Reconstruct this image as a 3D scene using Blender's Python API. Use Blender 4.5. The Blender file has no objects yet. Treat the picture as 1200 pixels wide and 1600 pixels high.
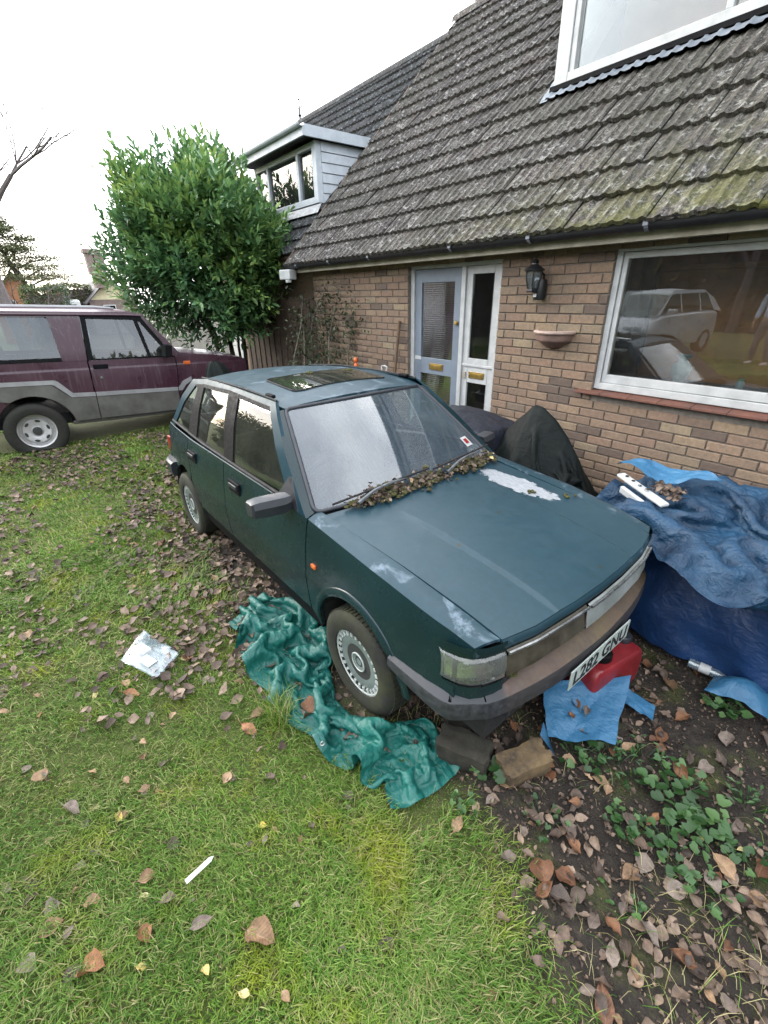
import bpy, bmesh, math, random
import numpy as np
from mathutils import Vector, Matrix
from mathutils.geometry import delaunay_2d_cdt

random.seed(7)
rng = np.random.default_rng(11)
scene = bpy.context.scene
R = math.radians

# ------------------------------------------------------------------ camera
cam_data = bpy.data.cameras.new('camera')
cam = bpy.data.objects.new('camera', cam_data)
scene.collection.objects.link(cam)
scene.camera = cam
cam_data.sensor_fit = 'HORIZONTAL'
cam_data.sensor_width = 36.0
cam_data.lens = 36.0 * 700.05 / 1200.0
cam_data.clip_start = 0.05
cam_data.clip_end = 600
CAM = Vector((0, 0, 1.9175))
_r = Vector((0.62348356, 0.78162683, -0.01810381))
_u = Vector((-0.33217082, 0.28578375, 0.89888275))
_f = Vector((-0.70776465, 0.55442506, -0.43781509))
cam.matrix_world = Matrix(((_r.x, _u.x, -_f.x, CAM.x), (_r.y, _u.y, -_f.y, CAM.y), (_r.z, _u.z, -_f.z, CAM.z), (0, 0, 0, 1)))

# ------------------------------------------------------------------ sky and sun
SUN_AZ = R(200)      # direction the light comes from, measured from +X towards +Y
SUN_EL = R(24)
world = bpy.data.worlds.new('World')
scene.world = world
world.use_nodes = True
wn = world.node_tree
for n in list(wn.nodes):
    wn.nodes.remove(n)
w_out = wn.nodes.new('ShaderNodeOutputWorld')
w_bg = wn.nodes.new('ShaderNodeBackground')
w_sky = wn.nodes.new('ShaderNodeTexSky')
w_sky.sky_type = 'NISHITA'
w_sky.sun_disc = False
w_sky.sun_elevation = SUN_EL
w_sky.sun_rotation = math.pi / 2 - SUN_AZ
w_sky.air_density = 1.0
w_sky.dust_density = 2.0
w_tc = wn.nodes.new('ShaderNodeTexCoord')
w_map = wn.nodes.new('ShaderNodeMapping')
w_map.inputs['Scale'].default_value = (1.0, 1.0, 2.6)
w_noise = wn.nodes.new('ShaderNodeTexNoise')
w_noise.inputs['Scale'].default_value = 1.7
w_noise.inputs['Detail'].default_value = 6
w_ramp = wn.nodes.new('ShaderNodeValToRGB')
w_ramp.color_ramp.elements[0].position = 0.30
w_ramp.color_ramp.elements[0].color = (0.36, 0.36, 0.36, 1)
w_ramp.color_ramp.elements[1].position = 0.62
w_ramp.color_ramp.elements[1].color = (0.92, 0.92, 0.92, 1)
w_mix = wn.nodes.new('ShaderNodeMix')
w_mix.data_type = 'RGBA'
w_mix.inputs[7].default_value = (10.8, 11.1, 11.5, 1)      # bright cloud cover
wn.links.new(w_tc.outputs['Generated'], w_map.inputs['Vector'])
wn.links.new(w_map.outputs['Vector'], w_noise.inputs['Vector'])
wn.links.new(w_noise.outputs['Fac'], w_ramp.inputs['Fac'])
wn.links.new(w_ramp.outputs['Color'], w_mix.inputs[0])
wn.links.new(w_sky.outputs['Color'], w_mix.inputs[6])
wn.links.new(w_mix.outputs[2], w_bg.inputs['Color'])
w_bg.inputs['Strength'].default_value = 0.14
wn.links.new(w_bg.outputs['Background'], w_out.inputs['Surface'])

sun_data = bpy.data.lights.new('sun', 'SUN')
sun_data.energy = 0.9
sun_data.angle = R(25)
sun_data.color = (1.0, 0.95, 0.88)
sun = bpy.data.objects.new('sun', sun_data)
scene.collection.objects.link(sun)
_sd = Vector((math.cos(SUN_AZ) * math.cos(SUN_EL), math.sin(SUN_AZ) * math.cos(SUN_EL), math.sin(SUN_EL)))
sun.rotation_euler = _sd.to_track_quat('Z', 'Y').to_euler()

scene.view_settings.view_transform = 'Standard'
scene.view_settings.look = 'None'
scene.view_settings.exposure = 1.7
scene.view_settings.gamma = 1.0
scene.view_settings.use_curve_mapping = False
try:
    scene.cycles.max_bounces = 8
    scene.cycles.transparent_max_bounces = 16
    scene.cycles.caustics_reflective = False
    scene.cycles.caustics_refractive = False
    scene.cycles.use_denoising = True
except Exception:
    pass

# ------------------------------------------------------------------ helpers
COL = scene.collection
WORLD_ROOTS = set()

def tag(o, label=None, cat=None, group=None, kind=None):
    if label: o['label'] = label
    if cat: o['category'] = cat
    if group: o['group'] = group
    if kind: o['kind'] = kind
    return o

def empty(name, loc=(0, 0, 0), rot=(0, 0, 0), label=None, cat=None, group=None, parent=None):
    o = bpy.data.objects.new(name, None)
    o.empty_display_size = 0.1
    COL.objects.link(o)
    o.location = loc
    o.rotation_euler = rot
    o.parent = parent
    return tag(o, label, cat, group)

def link(name, me, parent=None, loc=None, rot=None):
    o = bpy.data.objects.new(name, me)
    COL.objects.link(o)
    o.parent = parent
    if parent is not None and parent.name in WORLD_ROOTS:
        o.matrix_parent_inverse = parent.matrix_basis.inverted()      # parts written in world coordinates
    if loc is not None: o.location = loc
    if rot is not None: o.rotation_euler = rot
    return o

def wroot(name, loc, label, cat, group=None):
    o = empty(name, loc, (0, 0, 0), label, cat, group)
    WORLD_ROOTS.add(o.name)
    return o

def finish(me, mats, smooth=None):
    for m in (mats if isinstance(mats, (list, tuple)) else [mats]):
        me.materials.append(m)
    if smooth is not None:
        me.shade_smooth()
        me.set_sharp_from_angle(angle=R(smooth))
    return me

class MB:
    """collects verts and faces for one mesh"""
    def __init__(s):
        s.v = []; s.f = []; s.mi = []; s.cur = 0
    def add(s, vs, fs):
        b = len(s.v)
        s.v += [tuple(v) for v in vs]
        s.f += [tuple(i + b for i in f) for f in fs]
        s.mi += [s.cur] * len(fs)
        return s
    def box(s, x0, x1, y0, y1, z0, z1):
        vs = [(x, y, z) for z in (z0, z1) for y in (y0, y1) for x in (x0, x1)]
        return s.add(vs, [(0, 2, 3, 1), (4, 5, 7, 6), (0, 1, 5, 4), (2, 6, 7, 3), (0, 4, 6, 2), (1, 3, 7, 5)])
    def obox(s, c, ax, ay, az):
        """box about c with half axes"""
        c, ax, ay, az = map(Vector, (c, ax, ay, az))
        vs = [c + ax * i + ay * j + az * k for k in (-1, 1) for j in (-1, 1) for i in (-1, 1)]
        return s.add(vs, [(0, 2, 3, 1), (4, 5, 7, 6), (0, 1, 5, 4), (2, 6, 7, 3), (0, 4, 6, 2), (1, 3, 7, 5)])
    def tube(s, pts, r, n=8, cap=True):
        pts = [Vector(p) for p in pts]
        rs = r if isinstance(r, (list, tuple)) else [r] * len(pts)
        vs = []; prev = None
        for i, p in enumerate(pts):
            t = (pts[min(i + 1, len(pts) - 1)] - pts[max(i - 1, 0)])
            t = t.normalized() if t.length > 1e-9 else Vector((0, 0, 1))
            if prev is None:
                a = t.orthogonal().normalized()
            else:
                a = prev - t * prev.dot(t)
                a = a.normalized() if a.length > 1e-6 else t.orthogonal().normalized()
            prev = a
            b = t.cross(a)
            for k in range(n):
                th = 2 * math.pi * k / n
                vs.append(p + (a * math.cos(th) + b * math.sin(th)) * rs[i])
        fs = []
        for i in range(len(pts) - 1):
            for k in range(n):
                fs.append((i * n + k, i * n + (k + 1) % n, (i + 1) * n + (k + 1) % n, (i + 1) * n + k))
        if cap:
            fs.append(tuple(range(n - 1, -1, -1)))
            fs.append(tuple((len(pts) - 1) * n + k for k in range(n)))
        return s.add(vs, fs)
    def lathe(s, prof, n=32, axis='y', c=(0, 0, 0), closed=False, arc=2 * math.pi):
        """profile of (radius, height) turned about an axis through c"""
        vs = []
        full = abs(arc - 2 * math.pi) < 1e-6
        m = n if full else n + 1
        for (r, h) in prof:
            for k in range(m):
                th = arc * k / n
                a, b = r * math.cos(th), r * math.sin(th)
                if axis == 'y': v = (c[0] + a, c[1] + h, c[2] + b)
                elif axis == 'z': v = (c[0] + a, c[1] + b, c[2] + h)
                else: v = (c[0] + h, c[1] + a, c[2] + b)
                vs.append(v)
        fs = []
        L = len(prof)
        for i in range(L if closed else L - 1):
            j = (i + 1) % L
            for k in range(n):
                k2 = (k + 1) % m
                fs.append((i * m + k, i * m + k2, j * m + k2, j * m + k))
        return s.add(vs, fs)
    def grid(s, P):
        """P[i][j] grid of points"""
        ni, nj = len(P), len(P[0])
        vs = [p for row in P for p in row]
        fs = [(i * nj + j, i * nj + j + 1, (i + 1) * nj + j + 1, (i + 1) * nj + j) for i in range(ni - 1) for j in range(nj - 1)]
        return s.add(vs, fs)
    def mesh(s, name, mats, smooth=None, recalc=True, bevel=None):
        me = bpy.data.meshes.new(name)
        me.from_pydata([tuple(v) for v in s.v], [], s.f)
        if any(s.mi):
            me.polygons.foreach_set('material_index', s.mi)
        if recalc or bevel:
            bm = bmesh.new(); bm.from_mesh(me)
            if bevel:
                bmesh.ops.remove_doubles(bm, verts=bm.verts, dist=1e-5)
                es = [e for e in bm.edges if len(e.link_faces) == 2 and e.calc_face_angle() > R(25)]
                bmesh.ops.bevel(bm, geom=es, offset=bevel, segments=2, profile=0.5, affect='EDGES', clamp_overlap=True)
            bmesh.ops.recalc_face_normals(bm, faces=bm.faces)
            bm.to_mesh(me); bm.free()
        return finish(me, mats, smooth)
    def build(s, name, mats, parent=None, smooth=None, recalc=True, bevel=None, loc=None, rot=None):
        return link(name, s.mesh(name, mats, smooth, recalc, bevel), parent, loc, rot)

def rounded(poly, r, n=4):
    """round the corners of a 2-d polygon; r is one radius or one for each corner"""
    out = []
    N = len(poly)
    for i in range(N):
        rr = r[i] if isinstance(r, (list, tuple)) else r
        p = Vector(poly[i]); a = Vector(poly[i - 1]) - p; b = Vector(poly[(i + 1) % N]) - p
        if rr <= 0:
            out.append((p.x, p.y)); continue
        d = min(rr, a.length * .45, b.length * .45)
        A = p + a.normalized() * d; Bp = p + b.normalized() * d
        for k in range(n + 1):
            t = k / n
            q = A * (1 - t) ** 2 + p * 2 * t * (1 - t) + Bp * t * t
            out.append((q.x, q.y))
    return out

def sheet(poly, fn, us=(), vs=(), thick=0.0, inward=None):
    """a curved panel: polygon in (u, v), sliced along us and vs, mapped by fn, its edge turned inward"""
    bm = bmesh.new()
    cv, _, cf, _, _, _ = delaunay_2d_cdt([Vector(p) for p in poly], [], [list(range(len(poly)))], 1, 1e-6)
    bv = [bm.verts.new((p.x, p.y, 0)) for p in cv]
    for f in cf:
        bm.faces.new([bv[i] for i in f])
    for u in us:
        bmesh.ops.bisect_plane(bm, geom=bm.verts[:] + bm.edges[:] + bm.faces[:], plane_co=(u, 0, 0), plane_no=(1, 0, 0), dist=1e-6)
    for v in vs:
        bmesh.ops.bisect_plane(bm, geom=bm.verts[:] + bm.edges[:] + bm.faces[:], plane_co=(0, v, 0), plane_no=(0, 1, 0), dist=1e-6)
    for v in bm.verts:
        v.co = Vector(fn(v.co.x, v.co.y))
    if thick and inward is not None:
        be = [e for e in bm.edges if e.is_boundary]
        g = bmesh.ops.extrude_edge_only(bm, edges=be)
        for v in [x for x in g['geom'] if isinstance(x, bmesh.types.BMVert)]:
            d = Vector(inward(v.co)) if callable(inward) else Vector(inward)
            v.co += d * thick
    bmesh.ops.recalc_face_normals(bm, faces=bm.faces)
    return bm

def sheet_obj(name, bms, mat, parent=None, smooth=35):
    me = bpy.data.meshes.new(name)
    if not isinstance(bms, list): bms = [bms]
    big = bmesh.new()
    for b in bms:
        tmp = bpy.data.meshes.new('t'); b.to_mesh(tmp); b.free()
        big.from_mesh(tmp); bpy.data.meshes.remove(tmp)
    big.to_mesh(me); big.free()
    finish(me, mat, smooth)
    return link(name, me, parent)

def interp(v, xs, ys):
    return float(np.interp(v, xs, ys))

def frange(a, b, n):
    return [a + (b - a) * i / n for i in range(n + 1)]

def fbm(x, y, seed=0, octs=4):
    """cheap smooth value noise for vectors of x, y; about -1..1"""
    x = np.asarray(x, float); y = np.asarray(y, float)
    tot = np.zeros_like(x + y); amp = 1.0; norm = 0
    for o in range(octs):
        xi = np.floor(x).astype(np.int64); yi = np.floor(y).astype(np.int64)
        xf = x - xi; yf = y - yi
        u = xf * xf * (3 - 2 * xf); v = yf * yf * (3 - 2 * yf)
        def h(a, b):
            n = (a * 374761393 + b * 668265263 + (seed + o) * 974711) & 0x7fffffff
            n = ((n ^ (n >> 13)) * 1274126177) & 0x7fffffff
            return ((n ^ (n >> 16)) & 0xffff) / 32767.5 - 1
        tot += amp * ((h(xi, yi) * (1 - u) + h(xi + 1, yi) * u) * (1 - v) + (h(xi, yi + 1) * (1 - u) + h(xi + 1, yi + 1) * u) * v)
        norm += amp; amp *= .5; x = x * 2.03 + 5.1; y = y * 2.03 + 1.7
    return tot / norm

def np_mesh(name, V, Fq, mats, attr=None, smooth=False):
    """fast mesh from numpy arrays; Fq (n,3) or (n,4); attr: dict name -> per-face float"""
    me = bpy.data.meshes.new(name)
    n, k = Fq.shape
    me.vertices.add(len(V)); me.vertices.foreach_set('co', np.asarray(V, np.float32).ravel())
    me.loops.add(n * k); me.loops.foreach_set('vertex_index', np.asarray(Fq, np.int32).ravel())
    me.polygons.add(n); me.polygons.foreach_set('loop_start', np.arange(0, n * k, k, dtype=np.int32))
    if attr:
        for a, vals in attr.items():
            at = me.attributes.new(a, 'FLOAT', 'FACE')
            at.data.foreach_set('value', np.asarray(vals, np.float32))
    if smooth:
        me.polygons.foreach_set('use_smooth', np.ones(n, bool))
    me.update(calc_edges=True); me.validate()
    for m in (mats if isinstance(mats, (list, tuple)) else [mats]):
        me.materials.append(m)
    return me
# ------------------------------------------------------------------ materials
class N:
    """small node-tree writer"""
    def __init__(s, name):
        s.m = bpy.data.materials.new(name); s.m.use_nodes = True
        s.t = s.m.node_tree
        for n in list(s.t.nodes): s.t.nodes.remove(n)
        s.out = s.t.nodes.new('ShaderNodeOutputMaterial')
    def n(s, typ, **kw):
        nd = s.t.nodes.new('ShaderNode' + typ)
        for k, v in kw.items():
            if k in nd.inputs: s.set(nd.inputs[k], v)
            else: setattr(nd, k, v)
        return nd
    def set(s, inp, v):
        if isinstance(v, bpy.types.NodeSocket): s.t.links.new(v, inp)
        elif isinstance(v, (tuple, list)) and len(v) == 3 and inp.type == 'RGBA': inp.default_value = (*v, 1)
        else: inp.default_value = v
    def coord(s, kind='Object', scale=(1, 1, 1), loc=(0, 0, 0), rot=(0, 0, 0)):
        tc = s.n('TexCoord'); mp = s.n('Mapping')
        mp.inputs['Scale'].default_value = scale; mp.inputs['Location'].default_value = loc; mp.inputs['Rotation'].default_value = rot
        s.t.links.new(tc.outputs[kind], mp.inputs['Vector'])
        return mp.outputs['Vector']
    def world(s, scale=(1, 1, 1)):
        g = s.n('NewGeometry'); mp = s.n('Mapping'); mp.inputs['Scale'].default_value = scale
        s.t.links.new(g.outputs['Position'], mp.inputs['Vector']); return mp.outputs['Vector']
    def noise(s, vec, scale=5, detail=5, rough=.55, dist=0.0):
        nd = s.n('TexNoise', Scale=scale, Detail=detail, Roughness=rough, Distortion=dist); s.set(nd.inputs['Vector'], vec)
        return nd.outputs['Fac']
    def voronoi(s, vec, scale=5, feature='F1', out='Distance'):
        nd = s.n('TexVoronoi', feature=feature); nd.inputs['Scale'].default_value = scale; s.set(nd.inputs['Vector'], vec)
        return nd.outputs[out]
    def ramp(s, fac, stops, interp='LINEAR'):
        nd = s.n('ValToRGB'); cr = nd.color_ramp; cr.interpolation = interp
        while len(cr.elements) < len(stops): cr.elements.new(.5)
        for e, (p, c) in zip(cr.elements, stops):
            e.position = p
            e.color = (c, c, c, 1) if isinstance(c, (int, float)) else (*c, 1)
        s.set(nd.inputs['Fac'], fac)
        return nd.outputs['Color']
    def mix(s, fac, a, b, mode='MIX'):
        nd = s.n('Mix', data_type='RGBA', blend_type=mode)
        s.set(nd.inputs[0], fac); s.set(nd.inputs[6], a); s.set(nd.inputs[7], b)
        return nd.outputs[2]
    def math(s, op, a, b=0.0, c=0.0):
        nd = s.n('Math', operation=op); s.set(nd.inputs[0], a); s.set(nd.inputs[1], b); s.set(nd.inputs[2], c)
        return nd.outputs[0]
    def sep(s, vec):
        nd = s.n('SeparateXYZ'); s.set(nd.inputs[0], vec); return nd.outputs
    def rnd(s):
        """0..1 that differs from piece to piece: object random plus the mesh attribute rnd"""
        oi = s.n('ObjectInfo'); at = s.n('Attribute', attribute_name='rnd')
        return s.math('FRACT', s.math('ADD', oi.outputs['Random'], at.outputs['Fac']))
    def attr(s, name):
        return s.n('Attribute', attribute_name=name).outputs['Fac']
    def bump(s, h, strength=.3, dist=.01, normal=None):
        nd = s.n('Bump', Strength=strength, Distance=dist); s.set(nd.inputs['Height'], h)
        if normal is not None: s.set(nd.inputs['Normal'], normal)
        return nd.outputs['Normal']
    def bsdf(s, color, rough=.6, metal=0.0, normal=None, spec=None, **kw):
        b = s.n('BsdfPrincipled'); s.set(b.inputs['Base Color'], color); s.set(b.inputs['Roughness'], rough); s.set(b.inputs['Metallic'], metal)
        if normal is not None: s.set(b.inputs['Normal'], normal)
        if spec is not None: s.set(b.inputs['Specular IOR Level'], spec)
        for k, v in kw.items(): s.set(b.inputs[k.replace('_', ' ')], v)
        return b.outputs[0]
    def done(s, sh, disp=None):
        s.t.links.new(sh, s.out.inputs['Surface'])
        return s.m

def plain(name, c1, c2=None, scale=12, rough=.6, metal=0.0, bump=0.0, bscale=60, detail=6, rvar=.12, spec=None, kind='Object'):
    t = N(name); co = t.coord(kind)
    c2 = c2 or tuple(x * .7 for x in c1)
    f = t.noise(co, scale, detail, .62)
    col = t.ramp(f, [(.32, c2), (.68, c1)])
    rr = t.ramp(t.noise(co, scale * 2.3, 4), [(.3, max(0.02, rough - rvar)), (.7, min(1, rough + rvar))])
    nm = t.bump(t.noise(co, bscale, 5), bump, .004) if bump else None
    return t.done(t.bsdf(col, rr, metal, nm, spec))

M = {}

# -- car paint: weathered dark green, chalky lichen bloom, a peeled patch on the bonnet
def car_paint(name, patch=False, bloom=0.0, dirt=.3, sky_chalk=0.0, spec=.38):
    t = N(name); co = t.coord('Object')
    n1 = t.noise(co, 2.2, 5); n2 = t.noise(co, 14, 6); n3 = t.noise(co, 90, 4)
    col = t.ramp(n1, [(.3, (.0040, .0150, .0180)), (.7, (.0062, .021, .026))])
    if sky_chalk:
        col = t.mix(t.math('MULTIPLY', t.ramp(t.noise(co, 34, 5, .7), [(.3, .6), (.75, 1.0)]), sky_chalk), col, (.030, .080, .116))     # chalky oxidised lacquer, tinted blue to paint in the reflected sky
    # grime on the flanks, towards the ground
    z = t.sep(co)[2]
    low = t.math('MULTIPLY', t.ramp(z, [(.25, 1.0), (.75, 0.0)]), t.ramp(n2, [(.35, .1), (.7, .9)]))
    col = t.mix(t.math('MULTIPLY', low, dirt), col, (.045, .055, .03))
    if bloom > 0:
        b = t.ramp(t.noise(co, 5.5, 7, .68, .6), [(.56, 0.0), (.66, 1.0)])
        b = t.math('MULTIPLY', b, bloom)
        col = t.mix(b, col, (.17, .22, .27))
    rough = t.ramp(n2, [(.3, .20 + .18 * min(1, sky_chalk * 2)), (.75, .32 + .18 * min(1, sky_chalk * 2))])
    if patch:
        x, y, zz = t.sep(co)[0], t.sep(co)[1], None
        dx = t.math('DIVIDE', t.math('ADD', x, .03), .27)
        dy = t.math('DIVIDE', t.math('SUBTRACT', t.math('ADD', y, t.math('MULTIPLY', x, -.05)), .455), .095)
        d = t.math('ADD', t.math('MULTIPLY', dx, dx), t.math('MULTIPLY', dy, dy))
        d = t.math('ADD', d, t.math('MULTIPLY', t.math('SUBTRACT', t.noise(co, 11, 8, .75), .5), 3.4))
        pm = t.ramp(d, [(.93, 1.0), (.97, 0.0)])
        pc = t.ramp(t.noise(t.coord('Object', (3, 14, 3)), 9, 6), [(.3, (.17, .18, .195)), (.65, (.27, .285, .30))])
        col = t.mix(pm, col, pc)
        # small chips and moss stains
        sp = t.ramp(t.voronoi(co, 6.0), [(.045, 1.0), (.075, 0.0)])
        sp = t.math('MULTIPLY', sp, t.ramp(t.noise(co, 3.1, 2), [(.50, 0.0), (.53, 1.0)]))
        gr = t.ramp(t.noise(co, 60, 6, .8), [(.62, 0.0), (.70, .55)])
        col = t.mix(gr, col, (.055, .075, .080))
        col = t.mix(sp, col, (.03, .025, .012))
        rough = t.mix(pm, rough, (.8, .8, .8))
    nm = t.bump(n3, .05, .002)
    b = t.bsdf(col, rough, 0.0, nm, spec=spec)
    return t.done(b)
M['paint'] = car_paint('green_paint')
M['paint_top'] = car_paint('green_rail_paint', sky_chalk=.35, spec=.08)
M['paint_roof'] = car_paint('green_roof_paint', bloom=.45, sky_chalk=.38)
M['paint_wing'] = car_paint('green_wing_paint', bloom=.6, sky_chalk=.38)
M['paint_bonnet'] = car_paint('green_bonnet_paint', patch=True, sky_chalk=.38)
M['black_trim'] = plain('black_trim', (.0080, .0085, .0095), (.004, .0042, .005), 20, .62, spec=.08)
M['grey_trim'] = plain('grey_plastic_trim', (.026, .029, .037), (.015, .017, .022), 9, .42, bump=.2, bscale=240)
M['rubber'] = plain('rubber', (.008, .008, .009), (.004, .004, .004), 30, .8)
M['dark_inside'] = plain('dark_inside', (.012, .012, .013), (.006, .006, .006), 10, .9)
M['seat'] = plain('seat_cloth', (.035, .035, .038), (.02, .02, .022), 30, .95, bump=.3)

def rusty_bumper():
    t = N('rusty_bumper'); co = t.coord('Object')
    n = t.noise(co, 3.5, 6, .6); n2 = t.noise(co, 40, 5)
    y = t.sep(co)[1]
    side = t.ramp(t.math('ADD', y, t.math('MULTIPLY', t.math('SUBTRACT', n, .5), .25)), [(0.0, 0.0), (1.0, 1.0)])
    mask = t.ramp(t.math('ADD', t.math('ADD', y, .64), t.math('MULTIPLY', t.math('SUBTRACT', n, .5), .35)), [(.0, 0.0), (.06, 1.0)])
    g = t.n('NewGeometry'); up = t.ramp(t.sep(g.outputs['Normal'])[2], [(.25, 0.15), (.6, 1.0)])
    rust = t.ramp(t.noise(co, 6, 6, .7), [(.3, (.048, .035, .025)), (.5, (.078, .056, .037)), (.68, (.120, .088, .034))])
    rust = t.mix(t.ramp(t.noise(co, 2.2, 3), [(.45, 0.0), (.65, .7)]), rust, (.082, .050, .040))
    grey = t.ramp(n2, [(.3, (.013, .0145, .018)), (.7, (.034, .037, .043))])
    col = t.mix(t.math('MULTIPLY', mask, up), grey, rust)
    return t.done(t.bsdf(col, t.ramp(n2, [(.3, .45), (.7, .75)]), 0, t.bump(n2, .25, .003)))
M['bumper'] = rusty_bumper()

def glass(name, tint=(.8, .88, .86), dust=.15, dustcol=(.45, .5, .5), streak=False, rough=.02, boost=1.7):
    """thin pane: fresnel mirror over a tinted see-through, with a film of dirt"""
    t = N(name); co = t.coord('Object')
    fr = t.n('Fresnel', IOR=1.52)
    gl = t.n('BsdfGlossy', Color=(1, 1, 1), Roughness=rough)
    tr = t.n('BsdfTransparent', Color=tint)
    mx = t.n('MixShader')
    fac = t.math('MINIMUM', t.math('MULTIPLY', fr.outputs[0], boost), 1.0)
    t.set(mx.inputs[0], fac); t.set(mx.inputs[1], tr.outputs[0]); t.set(mx.inputs[2], gl.outputs[0])
    df = t.n('BsdfDiffuse', Color=dustcol)
    n = t.noise(t.coord('Object', (2, 30, 2)) if streak else co, 4, 6, .65)
    d = t.math('MULTIPLY', t.ramp(n, [(.3, .35), (.75, 1.0)]), dust)
    m2 = t.n('MixShader'); t.set(m2.inputs[0], d); t.set(m2.inputs[1], mx.outputs[0]); t.set(m2.inputs[2], df.outputs[0])
    return t.done(m2.outputs[0])
M['screen_glass'] = glass('windscreen_glass', (.66, .76, .74), .32, (.17, .225, .275), streak=True, rough=.04, boost=2.9)  # dust film tinted blue to carry the sky's reflection
M['car_glass'] = glass('car_window_glass', (.60, .70, .64), .13, (.16, .18, .14), boost=1.25)
M['roof_glass'] = glass('sunroof_glass', (.12, .14, .13), .25, (.10, .11, .09))
M['suv_glass'] = glass('offroader_window_glass', (.42, .48, .48), .05, (.3, .34, .34), boost=1.7)
M['house_glass'] = glass('house_window_glass', (.82, .86, .85), .03, (.4, .4, .4), rough=.0)
M['dark_glass'] = glass('dark_door_glass', (.26, .29, .29), .03, (.25, .25, .25), boost=.55)

def lamp_lens():
    t = N('headlamp_lens'); co = t.coord('Object', (1, 60, 1))
    n = t.noise(t.coord('Object'), 12, 5)
    col = t.ramp(n, [(.3, (.24, .26, .25)), (.7, (.36, .38, .375))])
    return t.done(t.bsdf(col, .22, 0, t.bump(t.noise(co, 6, 2), .15, .003), Transmission_Weight=.35, IOR=1.4))
M['lens'] = glass('headlamp_lens_glass', (.85, .88, .87), .24, (.36, .39, .37), rough=.05, boost=1.6)
M['reflector'] = plain('reflector', (.75, .77, .78), (.6, .62, .63), 12, .25, 1.0)
M['tail_red'] = plain('tail_lamp_red', (.28, .012, .008), (.2, .008, .006), 20, .3)
M['amber'] = plain('amber_lamp', (.62, .14, .03), (.45, .09, .02), 20, .35)
M['chrome'] = plain('dull_chrome', (.38, .39, .39), (.18, .18, .17), 16, .32, .85)
M['grille_dull'] = plain('grimy_grille', (.085, .075, .055), (.032, .028, .018), 11, .5, .2, bump=.2)
M['grille_pale'] = plain('pale_grille', (.26, .28, .275), (.13, .145, .13), 7, .45, 0, bump=.2)
M['plate_white'] = plain('plate_white', (.40, .45, .42), (.30, .35, .32), 14, .45)
M['plate_ink'] = plain('plate_lettering', (.015, .016, .018), (.01, .01, .01), 10, .5)

def tyre_mat(name, moss=.6):
    t = N(name); co = t.coord('Object')
    n = t.noise(co, 7, 6, .65)
    col = t.ramp(t.noise(co, 30, 5), [(.3, (.007, .007, .006)), (.7, (.017, .0165, .014))])
    col = t.mix(t.math('MULTIPLY', t.ramp(n, [(.40, 0.0), (.62, 1.0)]), moss), col, (.026, .031, .008))
    return t.done(t.bsdf(col, .85, 0, t.bump(t.noise(co, 80, 4), .4, .004)))
M['tyre'] = tyre_mat('mossy_tyre', .75)
M['tyre_plain'] = tyre_mat('worn_tyre', .12)
M['hubcap'] = plain('hubcap_silver', (.20, .24, .23), (.12, .15, .14), 9, .45, .25)
M['hub_slot'] = plain('hubcap_rim_silver', (.52, .56, .55), (.38, .42, .40), 9, .4, .3)
M['hub_dark'] = plain('hubcap_slot_dark', (.03, .032, .03), None, 9, .7)
M['steel_wheel'] = plain('steel_wheel_silver', (.58, .58, .58), (.42, .41, .40), 9, .4, .3)

def suv_paint():
    t = N('plum_paint'); co = t.coord('Object')
    n = t.noise(co, 3, 5); s = t.noise(t.coord('Object', (7, 7, .6), rot=(0, .25, 0)), 6, 5)
    col = t.ramp(n, [(.3, (.040, .016, .025)), (.7, (.056, .025, .036))])
    col = t.mix(t.math('MULTIPLY', t.ramp(s, [(.55, 0.0), (.75, 1.0)]), .28), col, (.22, .19, .21))
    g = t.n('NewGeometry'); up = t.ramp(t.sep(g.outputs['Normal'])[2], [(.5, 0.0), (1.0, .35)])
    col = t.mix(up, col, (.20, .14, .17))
    return t.done(t.bsdf(col, t.ramp(n, [(.3, .22), (.7, .40)]), 0, None, .5))
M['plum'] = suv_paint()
M['silver_strip'] = plain('silver_paint', (.36, .36, .37), (.26, .26, .27), 5, .4, .35)
M['suv_grey'] = plain('grey_lower_paint', (.125, .122, .112), (.062, .060, .054), 4, .55, .1)

# -- house
def brick_mat():
    t = N('brick_faces'); r = t.rnd(); co = t.coord('Object'); wo = t.world()
    col = t.ramp(r, [(0.0, (.075, .056, .048)), (.08, (.085, .064, .054)), (.14, (.185, .128, .090)), (.36, (.240, .170, .112)), (.50, (.210, .140, .098)), (.62, (.240, .155, .108)), (.74, (.275, .205, .130)), (.84, (.170, .118, .088)), (.93, (.285, .230, .145)), (1.0, (.125, .095, .080))])
    col = t.mix(.30, col, (.190, .130, .090))
    n = t.noise(wo, 38, 7, .7); n2 = t.noise(wo, 6, 5)
    col = t.mix(.75, col, t.ramp(n, [(.25, .50), (.75, 1.35)]), 'MULTIPLY')
    col = t.mix(t.ramp(n2, [(.4, 0.0), (.75, .30)]), col, (.10, .085, .075))
    return t.done(t.bsdf(col, .9, 0, t.bump(t.noise(wo, 85, 6, .7), .7, .005)))
M['brick'] = brick_mat()
M['mortar'] = plain('mortar', (.20, .175, .145), (.115, .10, .085), 25, .95, bump=.6, bscale=120)

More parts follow.
